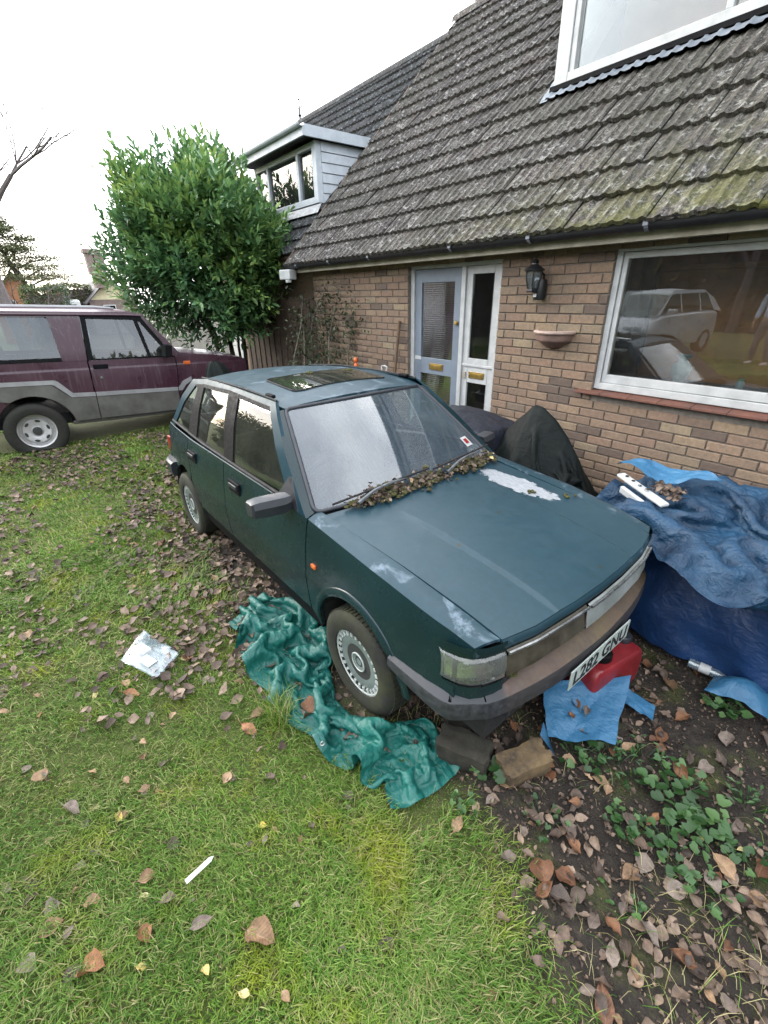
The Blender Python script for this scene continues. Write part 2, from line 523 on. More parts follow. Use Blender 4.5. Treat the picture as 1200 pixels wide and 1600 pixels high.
def tile_mat(name, moss_amt=1.0, tone=None):
    t = N(name); r = t.rnd(); wo = t.world()
    n = t.noise(wo, 13, 7, .75); n2 = t.noise(wo, 38, 6, .7)
    st = t.noise(t.world((22, 2.6, 2.6)), 3.0, 7, .75)
    col = t.ramp(r, [(0, (.030, .025, .023)), (.3, (.056, .047, .041)), (.6, (.042, .035, .032)), (.85, (.082, .068, .058)), (1, (.024, .021, .021))])
    col = t.mix(t.math('MULTIPLY', t.ramp(st, [(.50, 0.0), (.62, 1.0)]), .85), col, (.205, .195, .185))     # pale lichen streaks down the slope
    col = t.mix(t.ramp(n, [(.54, 0.0), (.60, .9)]), col, (.30, .295, .275))
    col = t.mix(t.ramp(n2, [(.40, 1.0), (.54, 0.0)]), col, (.012, .011, .010))
    big = t.noise(wo, 1.3, 5, .6)
    col = t.mix(t.ramp(big, [(.42, 0.0), (.68, .55)]), col, t.ramp(n2, [(.3, (.022, .022, .016)), (.7, (.060, .060, .045))]))
    # moss, thickest low on the roof on the right
    x, y, z = t.sep(t.world())[0:3]
    m = t.math('MULTIPLY', t.ramp(z, [(0, 1.0), (1, 1.0)]), t.ramp(t.math('ADD', t.math('MULTIPLY', x, .16), t.math('MULTIPLY', z, -.55)), [(-1.0, 0.0), (1.0, 1.0)]))
    low = t.ramp(t.math('DIVIDE', t.math('SUBTRACT', z, 2.3), 1.6), [(0.0, 1.0), (.16, .5), (.4, .12), (1.0, .04)])
    rt = t.ramp(t.math('DIVIDE', t.math('ADD', x, 4.6), 3.6), [(0.0, .0), (.35, .25), (1.0, 1.0)])
    mm = t.math('MULTIPLY', t.math('MULTIPLY', low, rt), t.ramp(t.noise(wo, 5.5, 7, .72), [(.40, 0.0), (.56, 1.0)]))
    col = t.mix(t.math('MULTIPLY', mm, moss_amt), col, t.ramp(n2, [(.35, (.045, .050, .012)), (.7, (.125, .120, .022))]))
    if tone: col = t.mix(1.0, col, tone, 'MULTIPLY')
    return t.done(t.bsdf(col, .92, 0, t.bump(t.math('ADD', n2, n), .8, .010)))
M['tile'] = tile_mat('roof_tile')
M['tile_far'] = tile_mat('far_roof_tile', .3, (.62, .70, .80))  # dark bluish tone puts the lens flare over this roof into the tile colour
M['lead'] = plain('lead_flashing', (.22, .25, .28), (.10, .115, .135), 10, .5, .2)
M['white_paint'] = plain('white_paint', (.47, .48, .475), (.35, .36, .36), 9, .5, bump=.1)
M['white_boards'] = plain('white_boards', (.46, .50, .54), (.36, .40, .44), 7, .55)
M['fascia'] = plain('weathered_cream_fascia', (.44, .41, .33), (.25, .22, .17), 6, .75, bump=.3)
M['gutter'] = plain('dark_gutter', (.014, .0145, .018), (.008, .008, .009), 15, .5)
M['bracket'] = plain('grey_bracket', (.20, .22, .25), (.12, .13, .15), 30, .6)
M['door_grey'] = plain('door_blue_grey', (.17, .205, .25), (.13, .158, .195), 4, .5)
M['brass'] = plain('brass', (.52, .36, .11), (.32, .22, .07), 20, .38, .9)
M['sill_tile'] = plain('sill_tile', (.155, .060, .040), (.085, .038, .028), 9, .7, bump=.2)
M['black_metal'] = plain('black_metal', (.008, .009, .011), (.005, .005, .006), 18, .45)
M['lantern_glass'] = glass('lantern_glass', (.65, .70, .72), .25, (.30, .34, .36))
M['terracotta'] = plain('terracotta', (.22, .135, .11), (.13, .085, .07), 14, .9, bump=.4)
M['terracotta_rim'] = plain('pale_terracotta_rim', (.48, .36, .31), (.33, .24, .2), 14, .85)
M['wood_dark'] = plain('dark_wood', (.075, .048, .034), (.04, .027, .02), 9, .85, bump=.5)
M['wood_brown'] = plain('brown_wood', (.14, .085, .05), (.08, .05, .03), 9, .8, bump=.4)
M['wood_orange'] = plain('added_orange_wood', (.60, .24, .075), (.38, .15, .05), 5, .6)
M['plaster'] = plain('room_wall', (.50, .24, .12), (.36, .17, .09), 4, .9)
M['dark_curtain'] = plain('dark_curtain', (.055, .028, .024), (.03, .016, .014), 8, .95)
M['vase'] = plain('pale_green_china', (.36, .44, .42), (.27, .34, .33), 30, .25)
# ------------------------------------------------------------------ the brick house
WALL_Y = 3.820
EAVE_Y, EAVE_Z = 3.52, 2.325
GAUGE, TILE_W = 0.285, 0.30
house = wroot('brick_house', (-2.5, 3.83, 0), 'brick house with a steep mossy tiled roof, cream fascia and large picture window', 'house')
XL, XR = -6.46, 3.2
DOOR = (-4.342, -3.02, 0.10, 2.21)
WIN = (-1.96, 1.05, 1.118, 2.215)

def cells(xs, zs, hole):
    out = []
    for i in range(len(xs) - 1):
        for j in range(len(zs) - 1):
            cx, cz = (xs[i] + xs[i + 1]) / 2, (zs[j] + zs[j + 1]) / 2
            if not any(h[0] < cx < h[1] and h[2] < cz < h[3] for h in hole):
                out.append((xs[i], xs[i + 1], zs[j], zs[j + 1]))
    return out

mb = MB()
for (a, b, c, d) in cells([XL, DOOR[0], DOOR[1], WIN[0], WIN[1], XR], [-.1, DOOR[2], WIN[2], 2.2125, 2.42], [(DOOR[0], DOOR[1], DOOR[2], 2.2125), (WIN[0], WIN[1], WIN[2], 2.2125)]):
    mb.box(a, b, WALL_Y + .012, WALL_Y + .24, c, d)
wall = mb.build('wall', M['mortar'], house)

# bricks: individuals for the ones that show largest, the rest as one part
def brick_mesh(L):
    h = .0325; c = .004; y0 = 0.0; y1 = .03
    l = L / 2
    vs = [(-l + c, y0, -h + c), (l - c, y0, -h + c), (l - c, y0, h - c), (-l + c, y0, h - c),
          (-l, y0 + c, -h), (l, y0 + c, -h), (l, y0 + c, h), (-l, y0 + c, h),
          (-l, y1, -h), (l, y1, -h), (l, y1, h), (-l, y1, h)]
    fs = [(0, 1, 2, 3)] + [(i, 4 + i, 4 + (i + 1) % 4, (i + 1) % 4) for i in range(4)] + [(4 + i, 8 + i, 8 + (i + 1) % 4, 4 + (i + 1) % 4) for i in range(4)]
    return vs, fs
_bvs, _bfs = brick_mesh(.215)
_m = MB().add(_bvs, _bfs).mesh('brick', M['brick'])
bricks = []
n = 0
for row in range(0, 31):
    zc = .008 + .075 * row + .0375
    even = (26 - 1 - row) % 2 == 0
    ph = -1.92 + (0 if even else .1125)
    k0 = int((XL - ph) / .225) - 2
    for k in range(k0, int((XR - ph) / .225) + 2):
        a, b = ph + k * .225 + .005, ph + (k + 1) * .225 - .005
        segs = [(max(a, XL), min(b, XR))]
        for hx0, hx1, hz0, hz1 in ((DOOR[0], DOOR[1], -1, 2.19), (WIN[0], WIN[1], WIN[2] - .005, 2.19)):
            if hz0 - .02 < zc < hz1 + .0:
                ns = []
                for (p, q) in segs:
                    if q <= hx0 or p >= hx1: ns.append((p, q))
                    else:
                        if p < hx0: ns.append((p, hx0 - .002))
                        if q > hx1: ns.append((hx1 + .002, q))
                segs = ns
        for (p, q) in segs:
            if q - p > .03: bricks.append((p, q, zc))
def vis_score(x, y, z):
    v = Vector((x, y, z)) - CAM
    d = v.dot(_f)
    if d <= .1: return -1
    px, py = 600 + 700 * v.dot(_r) / d, 800 - 700 * v.dot(_u) / d
    if not (-10 < px < 1210 and -10 < py < 1610): return -1
    return 1 / d
scored = sorted(((vis_score((p + q) / 2, WALL_Y, z) if not (z < .75 and p < -2.2) and not z < .38 else -1, p, q, z) for (p, q, z) in bricks), reverse=True)
br = random.Random(3)
rest_v, rest_f, rest_r = [], [], []
for i, (sc, p, q, z) in enumerate(scored):
    L = q - p
    dy, dz, rz = br.uniform(-.0025, .002), br.uniform(-.0012, .0012), br.uniform(-.004, .004)
    if sc > 0 and i < 298:
        o = bpy.data.objects.new('brick', _m); COL.objects.link(o); o.parent = wall
        o.location = ((p + q) / 2, WALL_Y + dy, z + dz); o.rotation_euler = (br.uniform(-.006, .006), br.uniform(-.004, .004), rz); o.scale = (L / .215, 1, 1)
    else:
        b = len(rest_v)
        rest_v += [(x * L / .215 + (p + q) / 2, y + WALL_Y + dy, zz + z + dz) for x, y, zz in _bvs]
        rest_f += [tuple(k + b for k in f) for f in _bfs]
        rest_r += [br.random()] * len(_bfs)
me = np_mesh('brickwork', np.array(rest_v), np.array(rest_f), M['brick'], {'rnd': rest_r})
tag(link('brickwork', me, wall), kind='stuff')

# eaves: soffit, fascia, gutter with brackets
MB().box(-6.74, XR, 3.655, 3.819, 2.222, 2.238).build('soffit', M['fascia'], house)
MB().box(-6.76, XR + .1, 3.632, 3.655, 2.214, 2.330).build('fascia', M['fascia'], house)
mb = MB()
for k in range(2):
    r = (.056, .050)[k]
    P = [[(x, 3.572 + r * math.cos(a), 2.316 + r * math.sin(a)) for x in (-6.80, XR + .15)] for a in [math.pi + math.pi * j / 10 for j in range(11)]]
    mb.grid(P)
gut = mb.build('gutter', M['gutter'], house, 40)
for x in (-6.4, -5.55, -4.7, -3.42, -2.55, -1.64, -.75, .1):
    mb = MB(); pts = [(x, 3.572 + .060 * math.cos(a), 2.316 + .060 * math.sin(a)) for a in [math.pi * .95 + math.pi * 1.1 * j / 8 for j in range(9)]]
    mb.grid([[(p[0] - .014, p[1], p[2]) for p in pts], [(p[0] + .014, p[1], p[2]) for p in pts]])
    mb.box(x - .010, x + .010, 3.60, 3.634, 2.262, 2.32)
    mb.box(x - .017, x + .017, 3.508, 3.522, 2.290, 2.338)
    mb.build('gutter_bracket', M['bracket'], gut)

# roof tiles
S45 = math.sqrt(.5)
DORM_X0, DORM_Y, DORM_S = -3.37, 4.80, 1.74
def tile_profile(u):
    w = math.cos(2 * math.pi * (u / .10 - .25))
    return .017 * max(0.0, w) ** .8 - .004
def tile_mesh(name, mat, seg=15):
    vs, fs = [], []
    L = .335; th = .016
    for j, (s, lift) in enumerate(((0.0, .040), (L, .002))):
        for i in range(seg + 1):
            u = -.149 + .298 * i / seg
            vs.append((u, s * S45 - (tile_profile(u) + lift) * S45, s * S45 + (tile_profile(u) + lift) * S45))
    for i in range(seg + 1):
        u = -.149 + .298 * i / seg
        h = tile_profile(u) + .040 - th - .016
        vs.append((u, -h * S45, h * S45))
    m = seg + 1
    for i in range(seg):
        fs.append((i, i + 1, m + i + 1, m + i))
        fs.append((2 * m + i, 2 * m + i + 1, i + 1, i))
    me = bpy.data.meshes.new(name); me.from_pydata(vs, [], fs); finish(me, mat, 50)
    return me, vs, fs

def lay_tiles(roof, me, vs, fs, slots, cap, mat, seed):
    rr = random.Random(seed)
    sl = sorted(((vis_score(x, y, z), x, y, z) for (x, y, z) in slots), reverse=True)
    V, Fc, A = [], [], []
    for i, (sc, x, y, z) in enumerate(sl):
        dx, dn, rz = rr.uniform(-.004, .004), rr.uniform(-.002, .006), rr.uniform(-.012, .012)
        if i < cap and sc > 0:
            o = bpy.data.objects.new('tile', me); COL.objects.link(o); o.parent = roof
            o.location = (x + dx, y - dn * S45, z + dn * S45); o.rotation_euler = (rr.uniform(-.01, .01), rz, rz)
        else:
            b = len(V); V += [(a + x + dx, c + y - dn * S45, d + z + dn * S45) for a, c, d in vs]
            Fc += [tuple(k + b for k in f) for f in fs]; A += [rr.random()] * len(fs)
    if V:
        m2 = np_mesh('tiling', np.array(V), np.array(Fc), mat, {'rnd': A}, True)
        tag(link('tiling', m2, roof), kind='stuff')

RIDGE_S = 4.80
def rp(x, s, nrm=0.0, back=0.0):
    return (x, EAVE_Y + back + s * S45 - nrm * S45, EAVE_Z + s * S45 + nrm * S45)
VX = -6.73
mb = MB()
# boarding under the tiles, around the dormer, and the rear slope
for (a, b, s0, s1) in ((VX, DORM_X0, .06, RIDGE_S), (DORM_X0, XR, .06, DORM_S), (DORM_X0, XR, 3.7, RIDGE_S)):
    mb.add([rp(a, s0, -.03), rp(b, s0, -.03), rp(b, s1, -.03), rp(a, s1, -.03), rp(a, s0, -.10), rp(b, s0, -.10), rp(b, s1, -.10), rp(a, s1, -.10)],
           [(0, 1, 2, 3), (7, 6, 5, 4), (0, 4, 5, 1), (1, 5, 6, 2), (2, 6, 7, 3), (3, 7, 4, 0)])
yr, zr = EAVE_Y + RIDGE_S * S45, EAVE_Z + RIDGE_S * S45
mb.add([(VX, yr, zr - .03), (XR, yr, zr - .03), (XR, yr + 3.3, zr - 3.33), (VX, yr + 3.3, zr - 3.33)], [(0, 1, 2, 3)])
roof = mb.build('roof', M['wood_dark'], house)
slots = []
for i in range(int(RIDGE_S / GAUGE) + 1):
    s = i * GAUGE - .02
    for k in range(int((XR - VX) / TILE_W)):
        x = VX + .15 + k * TILE_W
        if s > RIDGE_S - .12: continue
        if x + .12 > DORM_X0 and DORM_S - .16 < s < 3.7: continue
        slots.append(rp(x, s, -.012))
tm, tv, tf = tile_mesh('tile', M['tile'])
lay_tiles(roof, tm, tv, tf, slots, 298, M['tile'], 5)
# ridge tiles
for k in range(int((XR - VX) / .45)):
    mb = MB(); x0 = VX + k * .45
    mb.grid([[(x, yr + .13 * math.cos(a), zr - .075 + .13 * math.sin(a)) for x in (x0, x0 + .445)] for a in [math.pi * j / 8 for j in range(9)]])
    mb.build('ridge_tile', M['tile'], roof, 40)
# verge mortar strip
mb = MB(); mb.add([rp(VX - .01, 0, -.10), rp(VX - .01, RIDGE_S, -.10), rp(VX - .01, RIDGE_S, .01), rp(VX - .01, 0, .01), rp(VX + .03, 0, -.10), rp(VX + .03, RIDGE_S, -.10), rp(VX + .03, RIDGE_S, .01), rp(VX + .03, 0, .01)],
                  [(0, 1, 2, 3), (4, 7, 6, 5), (0, 4, 5, 1), (3, 2, 6, 7), (0, 3, 7, 4), (1, 5, 6, 2)])
mb.build('verge', M['wood_dark'], roof)
# lead dressed over the tile rolls below the dormer
P = []
for s, lift in ((DORM_S - .035, .034), (DORM_S - .01, .034), (DORM_S + .05, .026)):
    P.append([rp(x, s, max(0, tile_profile(((x - VX) % .30) - .15)) * 1.15 + lift + .002 * math.sin(x * 31)) for x in frange(DORM_X0 - .06, 1.6, 330)])
MB().grid(P).build('lead_flashing', M['lead'], roof, 60)
P = []
for dx in (-.06, -.02, .02):
    P.append([rp(DORM_X0 + dx, s, .035 + .004 * math.sin(s * 40)) for s in frange(DORM_S - .06, 3.4, 50)])
MB().grid(P).build('lead_soaker', M['lead'], roof, 60)
# chimney behind the ridge
mb = MB().box(-6.62, -5.9, yr + .25, yr + .85, zr - 1.1, zr + 1.0); mb.box(-6.68, -5.84, yr + .19, yr + .91, zr + .82, zr + .92)
mb.build('chimney', M['brick'], roof)

# the big dormer over the door side
dorm = MB()
dorm.box(DORM_X0 - .02, 1.6, DORM_Y + .13, DORM_Y + .2, 3.30, 3.645)  # apron below the window, its black painted in for the shadow there
dorm.add([(DORM_X0 + .01, DORM_Y + .13, 3.45), (DORM_X0 + .01, DORM_Y + .13, 4.98), (DORM_X0 + .01, DORM_Y + 1.45, 4.98)], [(0, 1, 2)])
dorm.box(DORM_X0 - .12, 1.75, DORM_Y - .12, DORM_Y + 1.9, 4.98, 5.10)
dormer = dorm.build('dormer', M['black_trim'], house)
fr = MB()
fr.box(DORM_X0, DORM_X0 + .135, DORM_Y, DORM_Y + .12, 3.655, 4.98)
fr.box(DORM_X0 + .135, 1.5, DORM_Y + .002, DORM_Y + .10, 3.655, 3.735)
fr.box(DORM_X0 + .135, 1.5, DORM_Y + .002, DORM_Y + .10, 4.86, 4.978)
for x in (DORM_X0 + .135, -1.985, -.55, .9):
    fr.box(x + .004, x + .055, DORM_Y + .012, DORM_Y + .095, 3.735, 4.86)
fr.build('frame', M['white_paint'], dormer, bevel=.006)
MB().box(DORM_X0 - .01, 1.5, DORM_Y - .045, DORM_Y + .12, 3.615, 3.654).build('sill', M['black_trim'], dormer)
for a, b in ((DORM_X0 + .19, -1.985), (-1.93, -.55), (-.495, .9)):
    MB().box(a + .004, b, DORM_Y + .05, DORM_Y + .056, 3.736, 4.859).build('pane', M['house_glass'], dormer)
MB().box(DORM_X0 + .1, 1.5, DORM_Y + .9, DORM_Y + .92, 3.4, 4.95).build('room_back', M['plaster'], dormer)

# picture window
win = MB()
x0, x1, z0, z1 = WIN[0], WIN[1], 1.157, 2.214
Y0 = WALL_Y + .028
win.box(x0, x0 + .045, Y0, Y0 + .09, z0, z1); win.box(x1 - .045, x1, Y0, Y0 + .09, z0, z1)
win.box(x0 + .045, x1 - .045, Y0, Y0 + .09, z1 - .045, z1); win.box(x0 + .045, x1 - .045, Y0, Y0 + .09, z0, z0 + .052)
win.box(-.735, -.675, Y0 - .002, Y0 + .088, z0 + .052, z1 - .045)
window = win.build('picture_window', M['white_paint'], house, bevel=.004)
for a, b in ((x0 + .045, -.735), (-.675, x1 - .045)):
    f = MB(); y = Y0 + .014
    f.box(a + .004, a + .040, y, y + .05, z0 + .056, z1 - .049); f.box(b - .040, b - .004, y, y + .05, z0 + .056, z1 - .049)
    f.box(a + .040, b - .040, y, y + .05, z0 + .056, z0 + .120); f.box(a + .040, b - .040, y, y + .05, z1 - .049 - .042, z1 - .049)
    f.build('casement', M['white_paint'], window, bevel=.004)
    MB().box(a + .041, b - .041, y + .02, y + .026, z0 + .121, z1 - .092).build('pane', M['house_glass'], window)
ts = MB()
xx = -2.085
while xx < 1.2:
    t_ = MB(); t_.add([(xx, WALL_Y - .055, 1.116), (xx + .226, WALL_Y - .055, 1.116), (xx + .226, WALL_Y - .055, 1.134), (xx, WALL_Y - .055, 1.134), (xx, WALL_Y + .10, 1.118), (xx + .226, WALL_Y + .10, 1.118), (xx + .226, WALL_Y + .10, 1.156), (xx, WALL_Y + .10, 1.156)],
                      [(0, 1, 2, 3), (7, 6, 5, 4), (0, 4, 5, 1), (3, 2, 6, 7), (0, 3, 7, 4), (1, 5, 6, 2)])
    t_.build('sill_tile', M['sill_tile'], window, bevel=.003); xx += .2295

# door with sidelight
Yd = WALL_Y + .045
fr = MB()
for a, b in ((-4.342, -4.285), (-3.560, -3.505), (-3.075, -3.02)):
    fr.box(a, b, Yd, Yd + .09, .1, 2.155)
fr.box(-4.342, -3.02, Yd + .001, Yd + .091, 2.155, 2.21)
fr.box(-4.342, -3.02, Yd - .02, Yd + .11, .06, .10)
frame = fr.build('door_frame', M['white_paint'], house, bevel=.004)
dl = MB(); y0, y1 = Yd + .02, Yd + .064
a, b = -4.282, -3.563
dl.box(a, a + .105, y0, y1, .105, 2.152); dl.box(b - .105, b, y0, y1, .105, 2.152)
for c, d in ((2.02, 2.152), (1.045, 1.225), (.105, .30)):
    dl.box(a + .105, b - .105, y0, y1, c, d)
door = dl.build('front_door', M['door_grey'], house, bevel=.004)
# reeded glass: horizontal ribs in real relief
def reeded(x0, x1, z0, z1, y, pitch, parent):
    nrow = int((z1 - z0) / pitch) * 4
    P = [[(x, y - .0007 * abs(math.sin(math.pi * (z0 + (z1 - z0) * j / nrow) / pitch)), z0 + (z1 - z0) * j / nrow) for x in (x0, x1)] for j in range(nrow + 1)]
    MB().grid(P).build('pane', M['dark_glass'], parent, 60)
reeded(a + .105, b - .105, 1.226, 2.019, Yd + .035, .022, door)
reeded(a + .105, b - .105, .301, 1.044, Yd + .035, .022, door)
lb = MB().box(-4.02, -3.80, y0 - .010, y0 - .001, 1.098, 1.168); lb.box(-4.0, -3.82, y0 - .014, y0 - .0105, 1.112, 1.154)
lb.build('letter_plate', M['brass'], door, bevel=.003)
MB().lathe([(0, -.03), (.02, -.028), (.024, -.012), (.017, 0)], 16, 'y', (-3.612, y0 - .001, 1.62)).build('door_lock', M['brass'], door, 40)
MB().box(-4.28, -4.17, y0 - .003, y0 - .0005, 1.195, 1.235).build('bare_paint_strip', M['white_paint'], door)
sl = MB(); a, b = -3.502, -3.078
sl.box(a, a + .075, y0, y1, .105, 2.152); sl.box(b - .075, b, y0, y1, .105, 2.152)
for c, d in ((2.08, 2.152), (1.215, 1.275), (1.02, 1.19), (.105, .24)):
    sl.box(a + .075, b - .075, y0, y1, c, d)
sl.box(a - .001, b + .001, y0 - .012, y1 - .001, 1.19, 1.215)
side = sl.build('sidelight', M['white_paint'], house, bevel=.004)
MB().box(a + .075, b - .075, y0 + .02, y0 + .026, 1.276, 2.079).build('pane', M['dark_glass'], side)
MB().box(a + .075, b - .075, y0 + .02, y0 + .026, .241, 1.019).build('pane', M['dark_glass'], side)
lb = MB().box(-3.40, -3.19, y0 - .010, y0 - .001, 1.072, 1.138); lb.box(-3.38, -3.21, y0 - .014, y0 - .0105, 1.085, 1.125)
lb.build('letter_plate', M['brass'], side, bevel=.003)
MB().box(-3.485, -3.445, y0 - .012, y0 - .001, 1.06, 1.13).build('bell_push', M['fascia'], side, bevel=.003)

# rooms seen dimly through the glass
rm = MB()
rm.box(-6.3, .5, 6.6, 6.7, -.05, 2.40); rm.box(2.6, 3.1, 6.6, 6.7, -.05, 2.40); rm.box(.5, 2.6, 6.6, 6.7, -.05, .2)
rm.box(-6.3, -6.2, 4.07, 6.6, -.05, 2.40); rm.box(3.0, 3.1, 4.07, 4.3, -.05, 2.40); rm.box(-2.75, -2.65, 4.07, 6.6, -.05, 2.40)  # rear and right side left open, added openings that let light into the room
rm.build('room_walls', M['plaster'], house)
MB().box(-6.3, 3.1, 4.07, 6.7, -.15, -.051).build('room_floor', M['wood_orange'], house)
MB().box(-6.3, 3.1, 4.07, 6.7, 2.401, 2.42).build('room_ceiling', M['plaster'], house)
MB().box(WIN[0] - .05, WIN[1] + .05, 3.945, 4.20, 1.222, 1.250).build('window_board', M['wood_brown'], house)
# furniture and ornaments behind the picture window
tag(MB().box(-1.6, .5, 5.2, 5.75, -.05, .82).box(-1.63, .53, 5.17, 5.78, .821, .85).build('sideboard', M['wood_orange'], bevel=.006), 'orange-brown wooden sideboard in the dim room behind the picture window', 'sideboard')
dz_ = MB().box(-2.6, -.9, 4.72, 5.12, -.05, 2.05); dz_.box(-2.64, -.86, 4.69, 5.14, 2.051, 2.09)  # unseen upright added near the glass, warm-coloured to catch light and brighten the room
tag(dz_.build('added_dresser', M['wood_orange'], bevel=.008), 'tall orange-brown wooden block added to brighten the room behind the picture window', 'added_dresser')
def curtain(name, x0, x1, label):
    P = [[(x, 4.30 + .035 * math.sin(x * 60) * (1 + .2 * math.sin(z * 3)), z) for x in frange(x0, x1, 60)] for z in frange(.3, 2.3, 8)]
    tag(MB().grid(P).build(name, M['dark_curtain'], None, 60), label, 'curtain')
curtain('curtain', -2.1, -1.80, 'dark red curtain hanging inside the left edge of the picture window')
def vase(x, y, s, label, prof):
    o = MB().lathe([(r * s, h * s) for r, h in prof], 24, 'z').build('vase', M['vase'], None, 60, loc=(x, y, 1.2505))
    return tag(o, label, 'vase')
vase(-1.385, 4.03, .86, 'pale green china vase with a flared rim on the window board', [(0, 0), (.040, 0), (.044, .01), (.042, .02), (.075, .07), (.080, .12), (.065, .165), (.038, .19), (.036, .20), (.062, .235), (.066, .24), (.060, .236), (.03, .20), (0, .20)])
vase(-.985, 4.03, .45, 'small pale china pot on the window board near the mullion', [(0, 0), (.05, 0), (.06, .05), (.055, .11), (.035, .14), (.05, .17), (.045, .17), (0, .14)])

# wall lantern
lan = wroot('wall_lantern', (-2.565, WALL_Y, 1.85), 'black wall lantern with glass panes mounted beside the front door', 'lantern')
lx, ly = -2.585, WALL_Y - .115
MB().lathe([(0, .0), (.048, .004), (.055, .03), (.055, .13), (.048, .16), (0, .162)], 20, 'z', (lx + .035, WALL_Y - .052, 1.842)).build('sensor_housing', M['black_metal'], lan, 40)
MB().box(lx + .012, lx + .042, WALL_Y - .112, WALL_Y - .106, 1.868, 1.895).build('sensor_window', M['white_paint'], lan)
mb = MB(); hx = [(.072, 2.07), (.068, 2.02), (.045, 1.935)]
for i in range(6):
    a = math.pi / 3 * i
    mb.tube([(lx + r * math.cos(a), ly + r * math.sin(a), z) for r, z in hx], .005, 6)
mb.lathe([(0, 0), (.05, 0), (.052, .012), (.04, .03), (.03, .035)], 6, 'z', (lx, ly, 1.905))
mb.build('cage', M['black_metal'], lan)
MB().lathe([(r - .004, z) for r, z in hx], 6, 'z', (lx, ly, 0)).build('pane', M['lantern_glass'], lan)
MB().lathe([(.084, 2.070), (.086, 2.078), (.05, 2.105), (.028, 2.118), (.026, 2.128), (.034, 2.136), (.022, 2.152), (.006, 2.160), (.008, 2.170), (0, 2.178)], 18, 'z', (lx, ly, 0)).build('cap', M['black_metal'], lan, 40)
MB().tube([(lx + .035, WALL_Y - .012, 2.0), (lx + .036, WALL_Y - .02, 2.04), (lx + .03, ly + .06, 2.06), (lx, ly, 2.07)], .009, 8).build('bracket', M['black_metal'], lan, 40)
MB().tube([(lx + .062, WALL_Y - .006, 2.04), (lx + .064, WALL_Y - .006, 2.225)], .0035, 6).build('cable', M['bracket'], lan)

# half-round terracotta planter
pl = wroot('wall_planter', (-2.375, WALL_Y, 1.47), 'half-round terracotta wall planter with a pale rim, empty, below the lantern', 'planter')
prof = [(.0, 0), (.06, .003), (.085, .02), (.115, .045), (.150, .06), (.158, .075), (.160, .125), (.168, .130)]
mb = MB()
P = [[(-2.375 + r * math.cos(a) * 1.05, WALL_Y - .001 - r * math.sin(a) * .9, 1.455 + h) for a in [math.pi * k / 24 for k in range(25)]] for r, h in prof]
mb.grid(P); mb.build('bowl', M['terracotta'], pl, 40)
prof = [(.150, .118), (.176, .120), (.186, .132), (.184, .146), (.150, .148), (.142, .13)]
MB().grid([[(-2.375 + r * math.cos(a) * 1.05, WALL_Y - .001 - r * math.sin(a) * .9, 1.455 + h) for a in [math.pi * k / 24 for k in range(25)]] for r, h in prof]).build('rim', M['terracotta_rim'], pl, 40)
mb = MB(); n_ = 24
mb.add([(-2.375, WALL_Y - .002, 1.572)] + [(-2.375 + .15 * math.cos(math.pi * k / n_) * 1.05, WALL_Y - .002 - .15 * math.sin(math.pi * k / n_) * .9, 1.572) for k in range(n_ + 1)], [(0, k + 1, k + 2) for k in range(n_)])
mb.build('soil', M['dark_inside'], pl)

# white floodlight under the left end of the eaves
fl = wroot('security_light', (-6.62, 3.56, 2.13), 'white plastic security light under the left end of the gutter', 'light')
mb = MB(); mb.obox((-6.62, 3.50, 2.19), (.10, .03, 0), (-.02, .07, 0), (0, 0, .065)); mb.build('housing', M['white_paint'], fl, bevel=.015)
mb = MB(); mb.obox((-6.585, 3.585, 2.225), (.02, 0, 0), (0, .05, 0), (0, 0, .012)); mb.obox((-6.56, 3.47, 2.105), (.035, 0, 0), (0, .03, 0), (0, 0, .018)); mb.build('arm', M['white_paint'], fl, bevel=.005)

# ------------------------------------------------------------------ the neighbouring house on the left
nb = wroot('neighbour_house', (-10, 4.5, 0), 'neighbouring house with a dark tiled roof and white boarded dormer behind the laurel', 'house')
NBK = .26
NX0, NX1 = -12.25, VX - .02
mb = MB()
for (a, b, s0) in ((NX0, -8.3, 1.0), (-8.3, NX1, .22)):
    mb.add([rp(a, s0, -.03, NBK), rp(b, s0, -.03, NBK), rp(b, RIDGE_S, -.03, NBK), rp(a, RIDGE_S, -.03, NBK), rp(a, s0, -.10, NBK), rp(b, s0, -.10, NBK), rp(b, RIDGE_S, -.10, NBK), rp(a, RIDGE_S, -.10, NBK)],
           [(0, 1, 2, 3), (7, 6, 5, 4), (0, 4, 5, 1), (1, 5, 6, 2), (2, 6, 7, 3), (3, 7, 4, 0)])
yn = yr + NBK
mb.add([(NX0, yn, zr - .03), (NX1, yn, zr - .03), (NX1, yn + 3.3, zr - 3.33), (NX0, yn + 3.3, zr - 3.33)], [(0, 1, 2, 3)])
nroof = mb.build('roof', M['wood_dark'], nb)
ND = (-9.60, -7.38, 4.58)           # dormer x0, x1, y
slots = []
for i in range(int(RIDGE_S / GAUGE) + 1):
    s = i * GAUGE - .02
    for k in range(int((NX1 - NX0) / TILE_W)):
        x = NX1 - .15 - k * TILE_W
        if s > RIDGE_S - .12 or (s < .95 and x < -8.3) or s < .2: continue
        if ND[0] - .02 < x < ND[1] + .1 and 1.25 < s < 2.35: continue
        slots.append(rp(x, s, -.012, NBK))
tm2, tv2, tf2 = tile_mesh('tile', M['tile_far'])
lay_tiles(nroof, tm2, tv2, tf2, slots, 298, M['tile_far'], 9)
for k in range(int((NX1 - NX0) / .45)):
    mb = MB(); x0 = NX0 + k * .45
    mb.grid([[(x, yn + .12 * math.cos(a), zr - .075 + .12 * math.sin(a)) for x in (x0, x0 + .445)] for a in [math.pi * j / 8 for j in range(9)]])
    mb.build('ridge_tile', M['tile_far'], nroof, 40)
